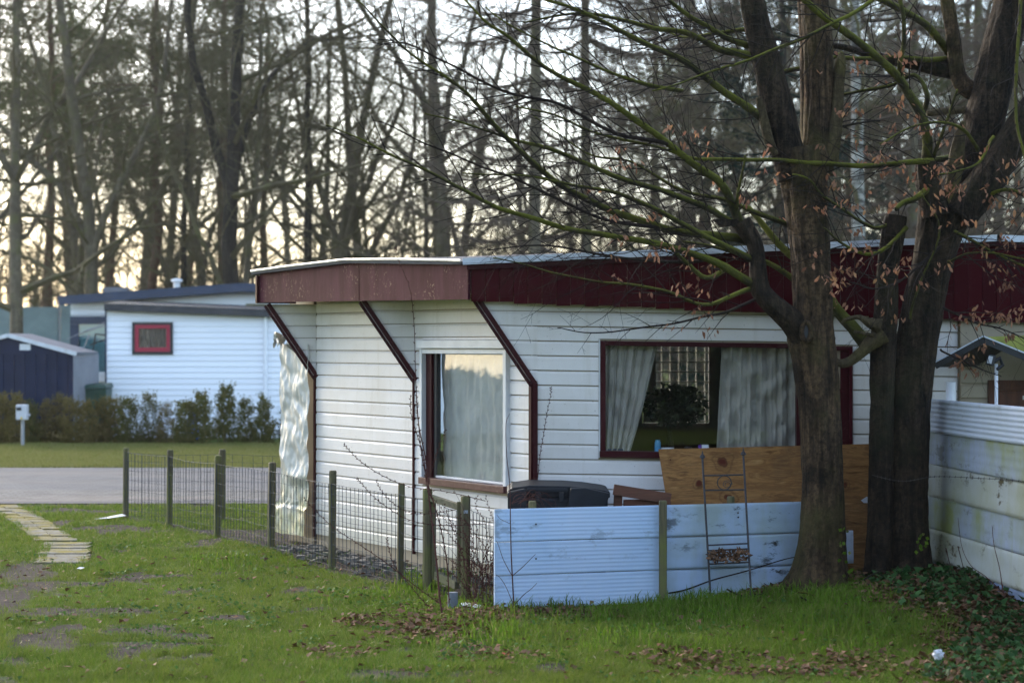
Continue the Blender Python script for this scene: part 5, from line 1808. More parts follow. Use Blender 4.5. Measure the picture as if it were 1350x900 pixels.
cane([(586, 824), (580, 790), (576, 745), (571, 700), (566, 660), (562, 610), (552, 560), (549, 520)], 12.9, 13.6, 0.0075, 0.0032)
cane([(592, 795), (590, 750), (585, 715), (577, 680), (565, 640), (556, 600), (552, 560), (548, 500), (546, 430), (540, 380), (524, 340), (522, 325)], 13.2, 13.7, 0.0050, 0.0016)
cane([(571, 660), (563, 640), (558, 600), (549, 570), (542, 545), (541, 520)], 13.4, 13.5, 0.004, 0.0016)
cane([(564, 640), (572, 610), (580, 585), (588, 565)], 13.45, 13.3, 0.003, 0.0012)
cane([(640, 660), (590, 648), (540, 641), (505, 627), (478, 610), (462, 595), (453, 585)], 13.5, 13.4, 0.0028, 0.0020)
cane([(640, 690), (580, 692), (540, 685), (510, 668), (490, 652), (476, 636), (470, 630)], 13.6, 13.4, 0.0028, 0.0018)
cane([(600, 672), (560, 677), (536, 674), (515, 660), (502, 645), (496, 632)], 13.6, 13.4, 0.0024, 0.0016)
cane([(580, 795), (545, 770), (510, 742), (470, 715), (440, 695), (415, 672), (400, 655)], 13.2, 13.3, 0.0030, 0.0016)
cane([(586, 815), (562, 796), (540, 770), (520, 745), (512, 720), (510, 708)], 13.1, 13.2, 0.0030, 0.0016)
# the tangle between the gate post and the ribbed fence
for i in range(46):
    u0 = rr.uniform(618, 650); v0 = rr.uniform(745, 800)
    pts = [(u0, v0)]
    du, dv = rr.uniform(-9, 9), -rr.uniform(10, 26)
    for k in range(rr.randint(3, 6)):
        pts.append((pts[-1][0] + du + rr.uniform(-6, 6), pts[-1][1] + dv + rr.uniform(-8, 8)))
        dv *= rr.uniform(0.7, 1.1); du += rr.uniform(-6, 5)
    Yb = rr.uniform(13.25, 13.65)
    cane(pts, Yb, Yb + rr.uniform(-0.1, 0.2), 0.0026, 0.0010, rr.random() < 0.5)
for i in range(14):
    u0, v0 = rr.uniform(672, 700), rr.uniform(655, 668)
    pts = [(u0 + 8 * k + rr.uniform(-4, 4), v0 - 10 * math.sin(k * 0.8) + rr.uniform(-4, 3)) for k in range(rr.randint(3, 7))]
    cane(pts, 13.40, 13.5, 0.0020, 0.0010, False)
SP = empty('sapling', G(678, 802), 'thin leafless sapling growing before the low ribbed fence', 'sapling')
cane([(678, 806), (676, 770), (674, 730), (673, 690), (672, 640), (668, 600), (667, 560), (672, 545)], 13.02, 13.05, 0.0058, 0.0014, False, parent=SP, name='stem')
cane([(676, 760), (664, 738), (657, 718), (654, 712)], 13.02, 13.0, 0.003, 0.0012, False, parent=SP, name='twig')
cane([(676, 758), (688, 748), (698, 738), (706, 730)], 13.02, 12.95, 0.003, 0.0012, False, parent=SP, name='twig')
cane([(678, 800), (668, 775), (660, 762), (654, 757)], 13.02, 13.0, 0.003, 0.0012, False, parent=SP, name='twig')
cane([(678, 797), (690, 784), (700, 776), (708, 768)], 13.02, 12.95, 0.003, 0.0012, False, parent=SP, name='twig')
cane([(673, 690), (660, 684), (655, 678)], 13.02, 13.0, 0.0022, 0.0012, False, parent=SP, name='twig')
SP2 = empty('sapling', P(708, 655, 14.33), 'slender thorny shoot rising against the front wall behind the storage box', 'sapling')
cane([(706, 668), (708, 640), (712, 600), (717, 570), (721, 545), (726, 520), (726, 510)], 14.32, 14.34, 0.0030, 0.0016, parent=SP2, name='stem')
for pts, lb in (([(860, 784), (900, 778), (940, 764), (985, 752), (1030, 738), (1052, 733)], 'long dead stick leaning across the dirty low fence planks'),
                ([(958, 776), (972, 783), (990, 786), (1010, 780)], 'short dark stick lying behind the trellis foot'),
                ([(1052, 780), (1070, 783), (1082, 792), (1090, 806), (1098, 814)], 'bent yellowish twig lying before the dark trunk'),
                ([(1055, 786), (1078, 800), (1092, 812), (1120, 816), (1142, 822)], 'dark forked twig lying in the grass before the trunk'),
                ([(1190, 780), (1205, 788), (1214, 794)], 'pale twig lying in the leaf litter by the forked tree'),
                ([(1130, 770), (1148, 758), (1160, 752), (1168, 742)], 'grey root like twig rising at the foot of the forked tree')):
    q0 = P(*pts[0], 13.3)
    n = len(pts)
    Yb = {860: 13.55, 958: 13.3, 1052: 12.95, 1055: 12.8, 1190: 13.0, 1130: 13.3}[pts[0][0]]
    pp = crom([P(u, v, Yb) for (u, v) in pts], 5)
    pp = [Vector((p.x, p.y, max(p.z, gz(p.x, p.y) + 0.006))) for p in pp]
    o = MB().tube(pp, [0.007 - 0.004 * i / len(pp) for i in range(len(pp))], 6).build('twig', 'branch_moss' if 'yellow' in lb else 'twig')
    setp(o, lb, 'twig')
VS = empty('vine_shoots', P(1330, 800, 12.3), 'bare vine shoots climbing the tall ribbed fence', 'vine')
for pts in ([(1350, 808), (1330, 788), (1300, 760), (1280, 745), (1268, 720), (1263, 682)], [(1263, 720), (1268, 740), (1276, 772)], [(1322, 780), (1318, 750), (1310, 715), (1307, 676)],
            [(1325, 778), (1340, 782), (1352, 796)], [(1247, 722), (1252, 742), (1258, 760)], [(1326, 790), (1322, 770), (1328, 755)]):
    cane(pts, 12.35, 13.0 if pts[0][0] > 1300 else 13.05, 0.0035, 0.0014, False, parent=VS, name='shoot')

# ------------------------------------------------------------------ small litter, stones, ivy, leaves, grass
for (u, v, s, lb) in ((1237, 862, 0.03, 'crumpled white plastic bag lying among the ivy'),):
    q = G(u, v, gz(*G(u, v)[:2]) if False else 0.12)
    m = MB(); vs, fs = [], []
    for j in range(9):
        for i in range(12):
            a, b = i / 12 * 6.283, j / 8 * math.pi
            r = s * (1 + 0.6 * mnoise.noise(Vector((math.cos(a) * 2, math.sin(a) * 2 + 3, b * 2))))
            vs.append(q + Vector((r * math.cos(a) * math.sin(b), r * math.sin(a) * math.sin(b), r * 0.8 * (math.cos(b)))))
    for j in range(8):
        for i in range(12):
            fs.append((j * 12 + i, j * 12 + (i + 1) % 12, (j + 1) * 12 + (i + 1) % 12, (j + 1) * 12 + i))
    setp(m.add(vs, fs).build('plastic_bag', 'paper_white'), lb, 'litter')
q = G(145, 686)
setp(MB().add([q + Vector((-0.16, -0.05, 0.02)), q + Vector((0.02, -0.1, 0.035)), q + Vector((0.16, 0.02, 0.05)), q + Vector((0.1, 0.09, 0.06)), q + Vector((-0.05, 0.05, 0.03))], [(0, 1, 4), (1, 2, 3), (1, 3, 4)]).build('paper_scrap', 'paper_white'),
     'white paper scrap on the lawn near the first fence post', 'litter')
q = G(668, 868)
setp(MB().add([q + Vector((-0.03, 0, 0.03)), q + Vector((0.01, -0.015, 0.02)), q + Vector((0.015, 0.01, 0.03)), q + Vector((-0.025, 0.015, 0.035))], [(0, 1, 2, 3)]).build('wrapper', 'paper_red'),
     'small red wrapper lying in the grass', 'litter')
q = G(106, 754)
setp(MB().add([q + Vector((-0.03, 0, 0.03)), q + Vector((0.01, -0.03, 0.03)), q + Vector((0.03, 0.02, 0.035)), q + Vector((-0.01, 0.03, 0.04))], [(0, 1, 2, 3)]).build('paper_scrap', 'paper_white'),
     'tiny white paper scrap on the lawn beyond the bare soil', 'litter')


def stones():
    r2 = random.Random(71)
    m = MB()
    for i in range(280):
        s = r2.uniform(0.1, 3.3)
        n = 0.06 + abs(r2.gauss(0, 0.28))
        q = SIDE.p(s, n, 0)
        c = Vector((q.x, q.y, gz(q.x, q.y) + 0.004))
        a = r2.uniform(0.012, 0.045)
        vs = []
        for k in range(8):
            sx, sy, sz_ = (k & 1) * 2 - 1, ((k >> 1) & 1) * 2 - 1, ((k >> 2) & 1)
            vs.append(c + Vector((sx * a * r2.uniform(0.5, 1), sy * a * r2.uniform(0.5, 1), sz_ * a * r2.uniform(0.5, 1.0))))
        m.add(vs, [(0, 2, 3, 1), (4, 5, 7, 6), (0, 1, 5, 4), (1, 3, 7, 5), (3, 2, 6, 7), (2, 0, 4, 6)])
    o = m.build('rubble', 'stone')
    setp(o, 'grey rubble stones along the foot of the clapboard wall', 'stones', kind='stuff')


stones()


def leaves_on_ground(name, n, picker, mat, size, label, cat, up=0.35, lift=0.006, seed=1, wr=0.35):
    r2 = np.random.default_rng(seed)
    pts = picker(n, r2)
    n = len(pts)
    z = ground_z(pts[:, 0], pts[:, 1]) + lift + r2.random(n) * 0.025
    a = r2.random(n) * 2 * np.pi
    tilt = (r2.random(n) - 0.35) * up * 2
    l = size[0] + r2.random(n) * (size[1] - size[0])
    d = np.stack([np.cos(a) * np.cos(tilt), np.sin(a) * np.cos(tilt), np.sin(tilt)], 1)
    s = np.stack([-np.sin(a), np.cos(a), (r2.random(n) - 0.5) * 0.9], 1)
    c = np.stack([pts[:, 0], pts[:, 1], z], 1)
    w = (l * wr)[:, None]; l = l[:, None]
    fold = np.array([[0, 0, 1.0]]) * w * (r2.random((n, 1)) * 0.9)
    v0 = c; v1 = c + d * l * 0.45 + s * w + fold; v2 = c + d * l; v3 = c + d * l * 0.45 - s * w + fold
    vs = np.stack([v0, v1, v2, v3], 1).reshape(-1, 3)
    return raw_mesh(name, vs, 4, mat, label=label, cat=cat, kind='stuff')


def pick_mask(fn, dens_max=1.0, x=(-5.2, 5.2), y=(9.2, 16.5)):
    def f(n, r2):
        out = []
        cnt = 0
        while cnt < n:
            px = r2.uniform(x[0], x[1], 20000); py = r2.uniform(y[0], y[1], 20000)
            keep = (r2.random(20000) < fn(px, py)) & (np.abs(px) < py * 0.275 + 0.3)
            out.append(np.stack([px[keep], py[keep]], 1)); cnt += keep.sum()
        return np.concatenate(out)[:n]
    return f


def litter_p(x, y):
    p = litter_mask(x, y) ** 1.3 + 0.012
    inside = (y > np.interp(x, [-0.116, 2.34], [13.22, 13.95]) - 0.03) & (x > -0.12)
    return np.where(inside, 0, p)


leaves_on_ground('fallen_leaves', 8500, pick_mask(litter_p), 'litter', (0.030, 0.062), 'brown fallen leaves scattered over the lawn and under the trees', 'leaves', seed=2)


leaf_mat('straw', [(0.30, 0.24, 0.12), (0.42, 0.35, 0.19), (0.20, 0.15, 0.08), (0.12, 0.085, 0.05)], 0.2)
leaves_on_ground('dead_grass', 9000, pick_mask(lambda x, y: 0.25 + 0.6 * smooth01(fbm(x, y, 1.2, 90), 0.42, 0.62), y=(9.2, 20.5), x=(-5.6, 5.2)), 'straw', (0.02, 0.06), 'pale dead grass stalks lying in the lawn', 'straw', up=0.5, seed=6, wr=0.05)
leaf_mat('weed', [(0.05, 0.12, 0.02), (0.08, 0.16, 0.03), (0.04, 0.085, 0.02)], 0.3)
leaves_on_ground('lawn_weeds', 4200, pick_mask(lambda x, y: smooth01(fbm(x, y, 2.2, 95), 0.55, 0.68), y=(9.2, 17.5)), 'weed', (0.018, 0.04), 'small broad leaved weeds growing in the lawn', 'weeds', up=0.6, lift=0.012, seed=7, wr=0.38)


def ivy_p(x, y):
    m = region(x, y, [(1260, 775, 70, 18), (1190, 768, 40, 9), (1320, 815, 50, 24), (1340, 865, 60, 40), (1280, 835, 22, 10), (1235, 850, 18, 8)], 0.17)
    return np.clip(m, 0, 1) ** 1.5 * (x < 3.0 + (14.2 - y) * 0.09)


o = leaves_on_ground('ivy', 1500, pick_mask(ivy_p, x=(2.0, 4.5), y=(9.6, 14.4)), 'ivy', (0.030, 0.058), 'dark green ivy creeping under the tall ribbed fence', 'ivy', up=0.8, lift=0.02, seed=4, wr=0.5)
o['label'] = 'dark green ivy creeping along the tall ribbed fence'
m = MB()
rr = random.Random(8)
for (u, v, Y) in [(1214, 711, 13.5), (1219, 709, 13.5), (1211, 721, 13.5), (1216, 716, 13.5), (1110, 716, 13.35), (1114, 730, 13.35), (1112, 742, 13.35), (1116, 756, 13.35), (1113, 770, 13.35), (1113, 700, 13.4)]:
    for k in range(3):
        c = P(u + rr.uniform(-4, 4), v + rr.uniform(-4, 4), Y)
        d = Vector((rr.uniform(-1, 1), -0.3, rr.uniform(-0.6, 0.8))).normalized()
        leaf_quad(m, c, d, d.cross(Vector((0, 1, 0.2))).normalized(), rr.uniform(0.025, 0.04), 0.014, 0.2)
setp(m.build('ivy_sprig', 'grass_tall'), 'small bright green ivy sprigs on the two tree trunks', 'ivy', kind='stuff')


def tall_mask(x, y):
    u = 675 + F * x / y
    z = ground_z(x, y)
    v = HV + F * (CH - z) / y
    m = np.zeros_like(x)
    for (a, b, c, d, k) in ((840, 810, 240, 42, 1.0), (1100, 825, 140, 36, 0.8), (690, 830, 60, 22, 0.8), (570, 775, 55, 16, 0.8), (500, 800, 90, 22, 0.45), (1000, 800, 200, 30, 0.8), (790, 850, 200, 25, 0.6), (1230, 838, 40, 16, 0.5),
                         (330, 735, 90, 22, 0.4), (250, 690, 40, 10, 0.4), (980, 855, 220, 20, 0.45)):
        dd = np.sqrt(((u - a) / b if False else (u - a) / c) ** 2 + ((v - b) / d) ** 2)
        m = np.maximum(m, k * np.clip(1.6 - dd * 1.1, 0, 1))
    return m * np.clip(-0.55 + 2.2 * fbm(x, y, 2.1, 12), 0, 1)


def grass():
    r2 = np.random.default_rng(5)
    # short lawn, single blades
    N = 900000
    y = np.exp(r2.uniform(np.log(9.3), np.log(22.3), N))
    x = r2.uniform(-1, 1, N) * (y * 0.272 + 0.25)
    soil = soil_mask(x, y); lit = litter_mask(x, y)
    dens = (1 - 0.96 * smooth01(soil, 0.25, 0.75)) * (1 - 0.75 * lit) * (0.45 + 0.75 * fbm(x, y, 1.3, 20))
    under = (y > np.interp(x, [-1.75, 0.154, 0.155, 8], [17.4, 14.4, 14.4, 14.4])) & (x > -1.8) & (y < 18.05)
    path = (np.abs(x - np.interp(y, [15.9, 17.6, 17.75, 18.9, 20.3, 21.7], [-3.6, -3.92, -4.05, -4.46, -5.0, -5.58])) < 0.14) & (y > 15.9)
    road = y > 21.9
    keep = (r2.random(N) < dens) & ~under & ~path & ~road
    x, y = x[keep], y[keep]
    n = len(x)
    clump = fbm(x, y, 3.0, 31)
    h = (0.012 + 0.055 * clump ** 1.5 * r2.random(n) + 0.012 * r2.random(n) + 0.035 * (r2.random(n) < 0.02)) * (1.0 + 0.25 * (y < 12))
    far = np.clip((y - 9) / 8, 0.6, 1.6)
    wd = (0.0022 + 0.0018 * r2.random(n)) * far
    a = r2.random(n) * 2 * np.pi
    lean = 0.25 + 1.1 * r2.random(n)
    z = ground_z(x, y) - 0.003
    c = np.stack([x, y, z], 1)
    s = np.stack([np.cos(a + 1.57), np.sin(a + 1.57), np.zeros(n)], 1) * wd[:, None]
    tip = c + np.stack([np.cos(a) * lean * h, np.sin(a) * lean * h, h], 1)
    vs = np.stack([c - s, c + s, tip], 1).reshape(-1, 3)
    raw_mesh('lawn_grass', vs, 3, 'grass_lawn', label='short mossy lawn grass around the fence', cat='grass', kind='stuff')
    # tall tufts
    N = 150000
    x = r2.uniform(-3.2, 3.6, N); y = r2.uniform(10.4, 16.5, N)
    m = tall_mask(x, y)
    under = (y > np.interp(x, [-0.116, 2.34], [13.20, 13.93]) - 0.01) & (x > -0.116)
    keep = (r2.random(N) < m * 0.75) & ~under
    x, y = x[keep], y[keep]
    m = m[keep]
    n = len(x)
    h = (0.03 + 0.10 * r2.random(n) ** 1.5 * (0.35 + m))
    wd = 0.0026 + 0.0022 * r2.random(n)
    a = r2.random(n) * 2 * np.pi
    bend = 0.15 + 0.9 * r2.random(n)
    z = ground_z(x, y) - 0.004
    c = np.stack([x, y, z], 1)
    s = np.stack([np.cos(a + 1.57), np.sin(a + 1.57), np.zeros(n)], 1) * wd[:, None]
    dirv = np.stack([np.cos(a), np.sin(a), np.zeros(n)], 1)
    up = np.array([[0, 0, 1.0]])
    mid_ = c + dirv * (0.25 * bend * h)[:, None] + up * (0.6 * h)[:, None]
    tip = c + dirv * (0.9 * bend * h)[:, None] + up * (h * (1 - 0.12 * bend))[:, None]
    q1 = np.stack([c - s, c + s, mid_ + s * 0.8, mid_ - s * 0.8], 1).reshape(-1, 4, 3)
    q2 = np.stack([mid_ - s * 0.8, mid_ + s * 0.8, tip + s * 0.05, tip - s * 0.05], 1).reshape(-1, 4, 3)
    vs = np.stack([q1, q2], 1).reshape(-1, 3)
    raw_mesh('tall_grass', vs, 4, 'grass_tall', label='taller bright green grass before the low ribbed fence', cat='grass', kind='stuff')
    # the verge beyond the lane
    N = 220000
    y = r2.uniform(28.4, 35.4, N); x = r2.uniform(-10.5, -3.0, N)
    n = N
    h = 0.02 + 0.05 * r2.random(n) * fbm(x, y, 1.0, 44)
    a = r2.random(n) * 6.283
    c = np.stack([x, y, np.zeros(n)], 1)
    s = np.stack([np.cos(a), np.sin(a), np.zeros(n)], 1) * 0.008
    tip = c + np.stack([np.cos(a + 1.57) * h * 0.7, np.sin(a + 1.57) * h * 0.7, h], 1)
    raw_mesh('verge_grass', np.stack([c - s, c + s, tip], 1).reshape(-1, 3), 3, 'grass_verge', label='grass verge between the lane and the far hedge', cat='grass', kind='stuff')


grass()

# ------------------------------------------------------------------ beyond the lane: hedge, shed, far chalet
def make_shrub(seed, mat, h):
    r2 = random.Random(seed)
    root = empty('hedge_shrub', (0, 0, 0))
    m = MB()
    for k in range(4):
        a = r2.uniform(0, 6.28)
        p = Vector((0, 0, 0)); pts = [p]
        for i in range(5):
            p = p + Vector((math.cos(a) * 0.02 + r2.uniform(-.02, .02), math.sin(a) * 0.02 + r2.uniform(-.02, .02), h * r2.uniform(0.14, 0.20)))
            pts.append(p)
        m.tube(pts, [0.012, 0.010, 0.008, 0.006, 0.004, 0.003], 5)
    m.build('stem', 'wood_twig', root)
    lv = MB()
    for k in range(105):
        z = r2.random() ** 1.35 * h
        rad = 0.24 * (1 - 0.72 * (z / h) ** 1.2) * (0.55 + 0.45 * min(1, z / 0.12))
        a = r2.uniform(0, 6.28)
        r = rad * r2.random() ** 0.5
        c = Vector((math.cos(a) * r, math.sin(a) * r, z))
        out = Vector((math.cos(a) * 0.5, math.sin(a) * 0.5, 0.9)).normalized()
        for j in range(20):
            q = c + out * r2.uniform(0, 0.12) + Vector((r2.gauss(0, .035), r2.gauss(0, .035), r2.gauss(0, .035)))
            d = (out + Vector((r2.uniform(-1, 1), r2.uniform(-1, 1), r2.uniform(-0.6, 0.9)))).normalized()
            leaf_quad(lv, q, d, d.orthogonal().normalized(), r2.uniform(0.035, 0.07), 0.015, 0.3)
    lv.build('foliage', mat, root)
    return root


shr = [make_shrub(s, mt, h) for s, mt, h in ((1, 'hedge_leaf', 1.0), (2, 'hedge_leaf', 0.9), (3, 'hedge_leaf_brown', 1.0), (4, 'hedge_leaf', 1.06), (5, 'hedge_leaf_brown', 0.92))]
used = set()
rr = random.Random(17)
hx = -9.3
spots = []
while hx < -3.3:
    spots.append(hx)
    hx += rr.uniform(0.27, 0.40) if hx > -7.3 else rr.uniform(0.20, 0.28)
for i, x in enumerate(spots):
    k = rr.choice((2, 4, 2, 0)) if x < -7.2 else rr.choice((0, 1, 3, 0, 1, 3, 4))
    if k not in used:
        o = shr[k]; used.add(k)
    else:
        o = copy_tree(shr[k])
    o.location = (x, 35.3 + rr.uniform(-0.15, 0.15), -0.02)
    o.rotation_euler = (0, 0, rr.uniform(0, 6.28))
    s = rr.uniform(0.76, 0.94)
    o.scale = (s * rr.uniform(0.95, 1.2), s, s * (0.94 if x < -7.2 else rr.uniform(0.9, 1.10)))
    setp(o, 'dense brownish clipped shrub of the hedge before the navy shed' if x < -7.2 else 'loose green shrub of the young hedge before the white annexe', 'shrub', 'hedge shrubs beyond the lane')
for k, o in enumerate(shr):
    if k not in used:
        for ch in list(o.children): bpy.data.objects.remove(ch)
        bpy.data.objects.remove(o)

# navy garden shed
SH = empty('garden_shed', (-9.0, 36.8, 0), 'navy corrugated metal garden shed with pale low pitched roof', 'shed')
yS = 36.3
ax_, az_ = -9.17, 1.93
ex, ez = -8.0, 1.60
lx = 2 * ax_ - ex
n = 24
for i in range(n):
    x0 = lx + (ex - lx) * i / n; x1 = lx + (ex - lx) * (i + 1) / n
    d = 0.0 if i % 2 else 0.018
    zt = 1.585
    MB().box(x0 + 0.002, x1 - 0.002, yS - d, yS + 0.02, 0.02, zt).build('wall_rib', 'shed_navy', SH)
MB().prism([(lx, yS - 0.02, 1.585), (ex, yS - 0.02, 1.585), (ax_, yS - 0.02, az_ - 0.02)], (0, 0.04, 0)).build('gable', 'shed_navy', SH)
for xx in (ax_ + 0.30, ax_ - 0.30 + 0.02):
    MB().box(xx - 0.10, xx + 0.10, yS - 0.032, yS - 0.022, 1.66, 1.775).build('vent_panel', 'white_plastic', SH, bevel=0.01)
# side wall, turned a little to the viewer
MB().hexa([(ex + 0.003, yS, 0.02), (ex + 0.24, yS + 1.1, 0.02), (ex + 0.22, yS + 1.1, 0.02), (ex - 0.02, yS + 0.02, 0.02),
           (ex + 0.003, yS, 1.585), (ex + 0.24, yS + 1.1, 1.585), (ex + 0.22, yS + 1.1, 1.585), (ex - 0.02, yS + 0.02, 1.585)]).build('side_wall', 'shed_grey', SH)
for (a, b) in (((ax_, az_), (ex + 0.08, ez - 0.01)), ((ax_, az_), (lx - 0.08, ez - 0.01))):
    A_, B_ = Vector((a[0], yS - 0.07, a[1])), Vector((b[0], yS - 0.07, b[1]))
    bk = Vector((0.16, 1.1, 0))
    up_ = Vector((0, 0, 0.035))
    MB().add([A_, B_, B_ + bk, A_ + bk, A_ + up_, B_ + up_, B_ + bk + up_, A_ + bk + up_], [(3, 2, 1, 0), (4, 5, 6, 7), (0, 1, 5, 4), (1, 2, 6, 5), (2, 3, 7, 6), (3, 0, 4, 7)]).build('roof_slope', 'shed_roof', SH)
    MB().bar(A_ + Vector((0, -0.02, 0.0)), B_ + Vector((0, -0.02, 0.0)), 0.02, 0.07).build('roof_trim', 'metal_trim', SH)

# meter box on its post
UB = empty('meter_post', (-8.43, 34.3, 0), 'pale grey meter box on a short steel post before the hedge', 'meter box')
ux = (30 - 675) / F * 34.3
MB().tube([(ux, 34.3, -0.05), (ux, 34.3, 0.52)], 0.030, 10).build('post', 'galv', UB)
MB().box(ux - 0.095, ux + 0.095, 34.20, 34.34, 0.47, 0.73).build('box', 'box_grey', UB, bevel=0.012)
MB().box(ux - 0.08, ux - 0.0, 34.190, 34.199, 0.63, 0.685).build('emblem', 'near_black', UB)
MB().prism([(ux - 0.025, 34.192, 0.485), (ux + 0.025, 34.192, 0.485), (ux, 34.192, 0.525)], (0, 0.005, 0)).build('warning_triangle', 'yellow_sign', UB)
MB().tube([(ux + 0.095, 34.27, 0.55), (ux + 0.135, 34.27, 0.55)], 0.022, 8).build('socket', 'box_grey', UB)

# wheelie bin and blue tub between shed and annexe
BN = empty('wheelie_bin', (-7.72, 37.0, 0), 'dark green wheelie bin between the shed and the white annexe', 'bin')
cx = (130 - 675) / F * 37.1
MB().hexa([(cx - 0.16, 36.9, 0.05), (cx + 0.16, 36.9, 0.05), (cx + 0.16, 37.3, 0.05), (cx - 0.16, 37.3, 0.05), (cx - 0.20, 36.8, 0.95), (cx + 0.20, 36.8, 0.95), (cx + 0.20, 37.4, 0.95), (cx - 0.20, 37.4, 0.95)]).build('body', 'green_bin', BN, bevel=0.02)
MB().hexa([(cx - 0.22, 36.76, 0.952), (cx + 0.22, 36.76, 0.952), (cx + 0.22, 37.42, 0.952), (cx - 0.22, 37.42, 0.952), (cx - 0.18, 36.8, 1.02), (cx + 0.18, 36.8, 1.02), (cx + 0.2, 37.42, 1.05), (cx - 0.2, 37.42, 1.05)]).build('lid', 'green_bin', BN, bevel=0.02)
for s in (-1, 1):
    MB().tube([(cx + s * 0.15, 37.36, 0.10), (cx + s * 0.19, 37.36, 0.10)], 0.1, 14).build('wheel', 'near_black', BN)
q = P(122, 502, 37.9)
BT = MB().tube([q + Vector((0, 0, -0.95)), q + Vector((0, 0, -0.1)), q + Vector((0, 0, 0.04)), q + Vector((0, 0, 0.08))], [0.08, 0.09, 0.085, 0.05], 12).build('blue_barrel', 'blue_plastic', smooth=True)
setp(BT, 'bright blue plastic barrel standing behind the green bin', 'barrel')

# far chalet with annexe
FC = empty('far_chalet', (-6.0, 38.5, 0), 'white far chalet with navy roof edge and lean to annexe with red window', 'chalet')
ya = 37.6
xa0, xa1 = (140.5 - 675) / F * ya, -2.5
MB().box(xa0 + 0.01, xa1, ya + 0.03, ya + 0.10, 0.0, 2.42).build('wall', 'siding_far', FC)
w0, w1, wz0, wz1 = (174.5 - 675) / F * ya, (228 - 675) / F * ya, CH - (467 - HV) / F * ya, CH - (424.5 - HV) / F * ya
FAR = Frame((xa0, ya + 0.028, 0), (1, 0, 0), (0, -1, 0))
zc, hb = 0.05, 0.108
while zc < 2.40:
    segs = [(0.0, xa1 - xa0)]
    if zc + hb > wz0 + 0.02 and zc < wz1 - 0.02:
        segs = [(0.0, w0 - xa0), (w1 - xa0, xa1 - xa0)]
    for (p_, q_) in segs:
        t = 0.022
        prof = [(0, zc), (t, zc + 0.002), (0.004, zc + hb - 0.003), (0, zc + hb - 0.003)]
        e0 = [FAR.p(p_, a, b) for a, b in prof]; e1 = [FAR.p(q_, a, b) for a, b in prof]
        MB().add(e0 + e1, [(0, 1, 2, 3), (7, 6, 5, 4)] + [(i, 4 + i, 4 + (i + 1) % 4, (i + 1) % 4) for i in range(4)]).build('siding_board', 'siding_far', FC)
    zc += hb
MB().box(xa0 - 0.03, xa0 - 0.002, ya - 0.01, ya + 0.06, 0, 2.45).build('corner_post', 'navy', FC)
pw = empty('window', ((w0 + w1) / 2, ya, wz0), parent=FC)
for (a, b, c, d, y0, y1, mt, nm) in ((w0, w1, wz0, wz0 + 0.05, -0.03, 0.02, 'near_black', 'surround'), (w0, w1, wz1 - 0.05, wz1, -0.03, 0.02, 'near_black', 'surround'),
                                     (w0, w0 + 0.05, wz0 + 0.05, wz1 - 0.05, -0.03, 0.02, 'near_black', 'surround'), (w1 - 0.05, w1, wz0 + 0.05, wz1 - 0.05, -0.03, 0.02, 'near_black', 'surround'),
                                     (w0 + 0.05, w1 - 0.05, wz0 + 0.05, wz0 + 0.13, -0.02, 0.02, 'crimson', 'frame'), (w0 + 0.05, w1 - 0.05, wz1 - 0.12, wz1 - 0.05, -0.02, 0.02, 'crimson', 'frame'),
                                     (w0 + 0.05, w0 + 0.12, wz0 + 0.13, wz1 - 0.12, -0.02, 0.02, 'crimson', 'frame'), (w1 - 0.12, w1 - 0.05, wz0 + 0.13, wz1 - 0.12, -0.02, 0.02, 'crimson', 'frame'),
                                     (w0 + 0.11, w1 - 0.11, wz0 + 0.12, wz1 - 0.11, 0.003, 0.006, 'glass', 'pane')):
    MB().box(a, b, ya + y0, ya + y1, c, d).build(nm, mt, pw)
m = MB(); vs = []
for i in range(41):
    xx = w0 + 0.11 + (w1 - w0 - 0.22) * i / 40
    yy = ya + 0.0215 + 0.006 * math.sin(i * 0.95)
    vs += [(xx, yy, wz0 + 0.12), (xx, yy, wz1 - 0.11)]
m.add(vs, [(2 * i, 2 * i + 2, 2 * i + 3, 2 * i + 1) for i in range(40)]).build('blind', 'curtain_brown', pw)
px_ = (350.5 - 675) / F * ya
MB().tube([(px_, ya - 0.04, 0.02), (px_, ya - 0.04, 2.35)], 0.035, 10).build('downpipe', 'siding_far', FC)
# annexe roof edge: drops to the right
ra, rb = P(138, 401, ya - 0.1), P(420, 412, ya - 0.1)
MB().bar(ra + Vector((0, 0, -0.05)), rb + Vector((0, 0, -0.05)), 0.16, 0.13).build('roof_edge', 'roof_felt', FC)
MB().add([ra + Vector((0, -0.05, 0.02)), rb + Vector((0, -0.05, 0.02)), rb + Vector((0, 2.2, 0.12)), ra + Vector((0, 2.2, 0.12))], [(0, 1, 2, 3)]).build('annexe_roof', 'roof_felt', FC)
MB().bar(P(325, 402, ya - 0.1), P(352, 402, ya - 0.1), 0.2, 0.05).build('roof_plank', 'rail_wood', FC)
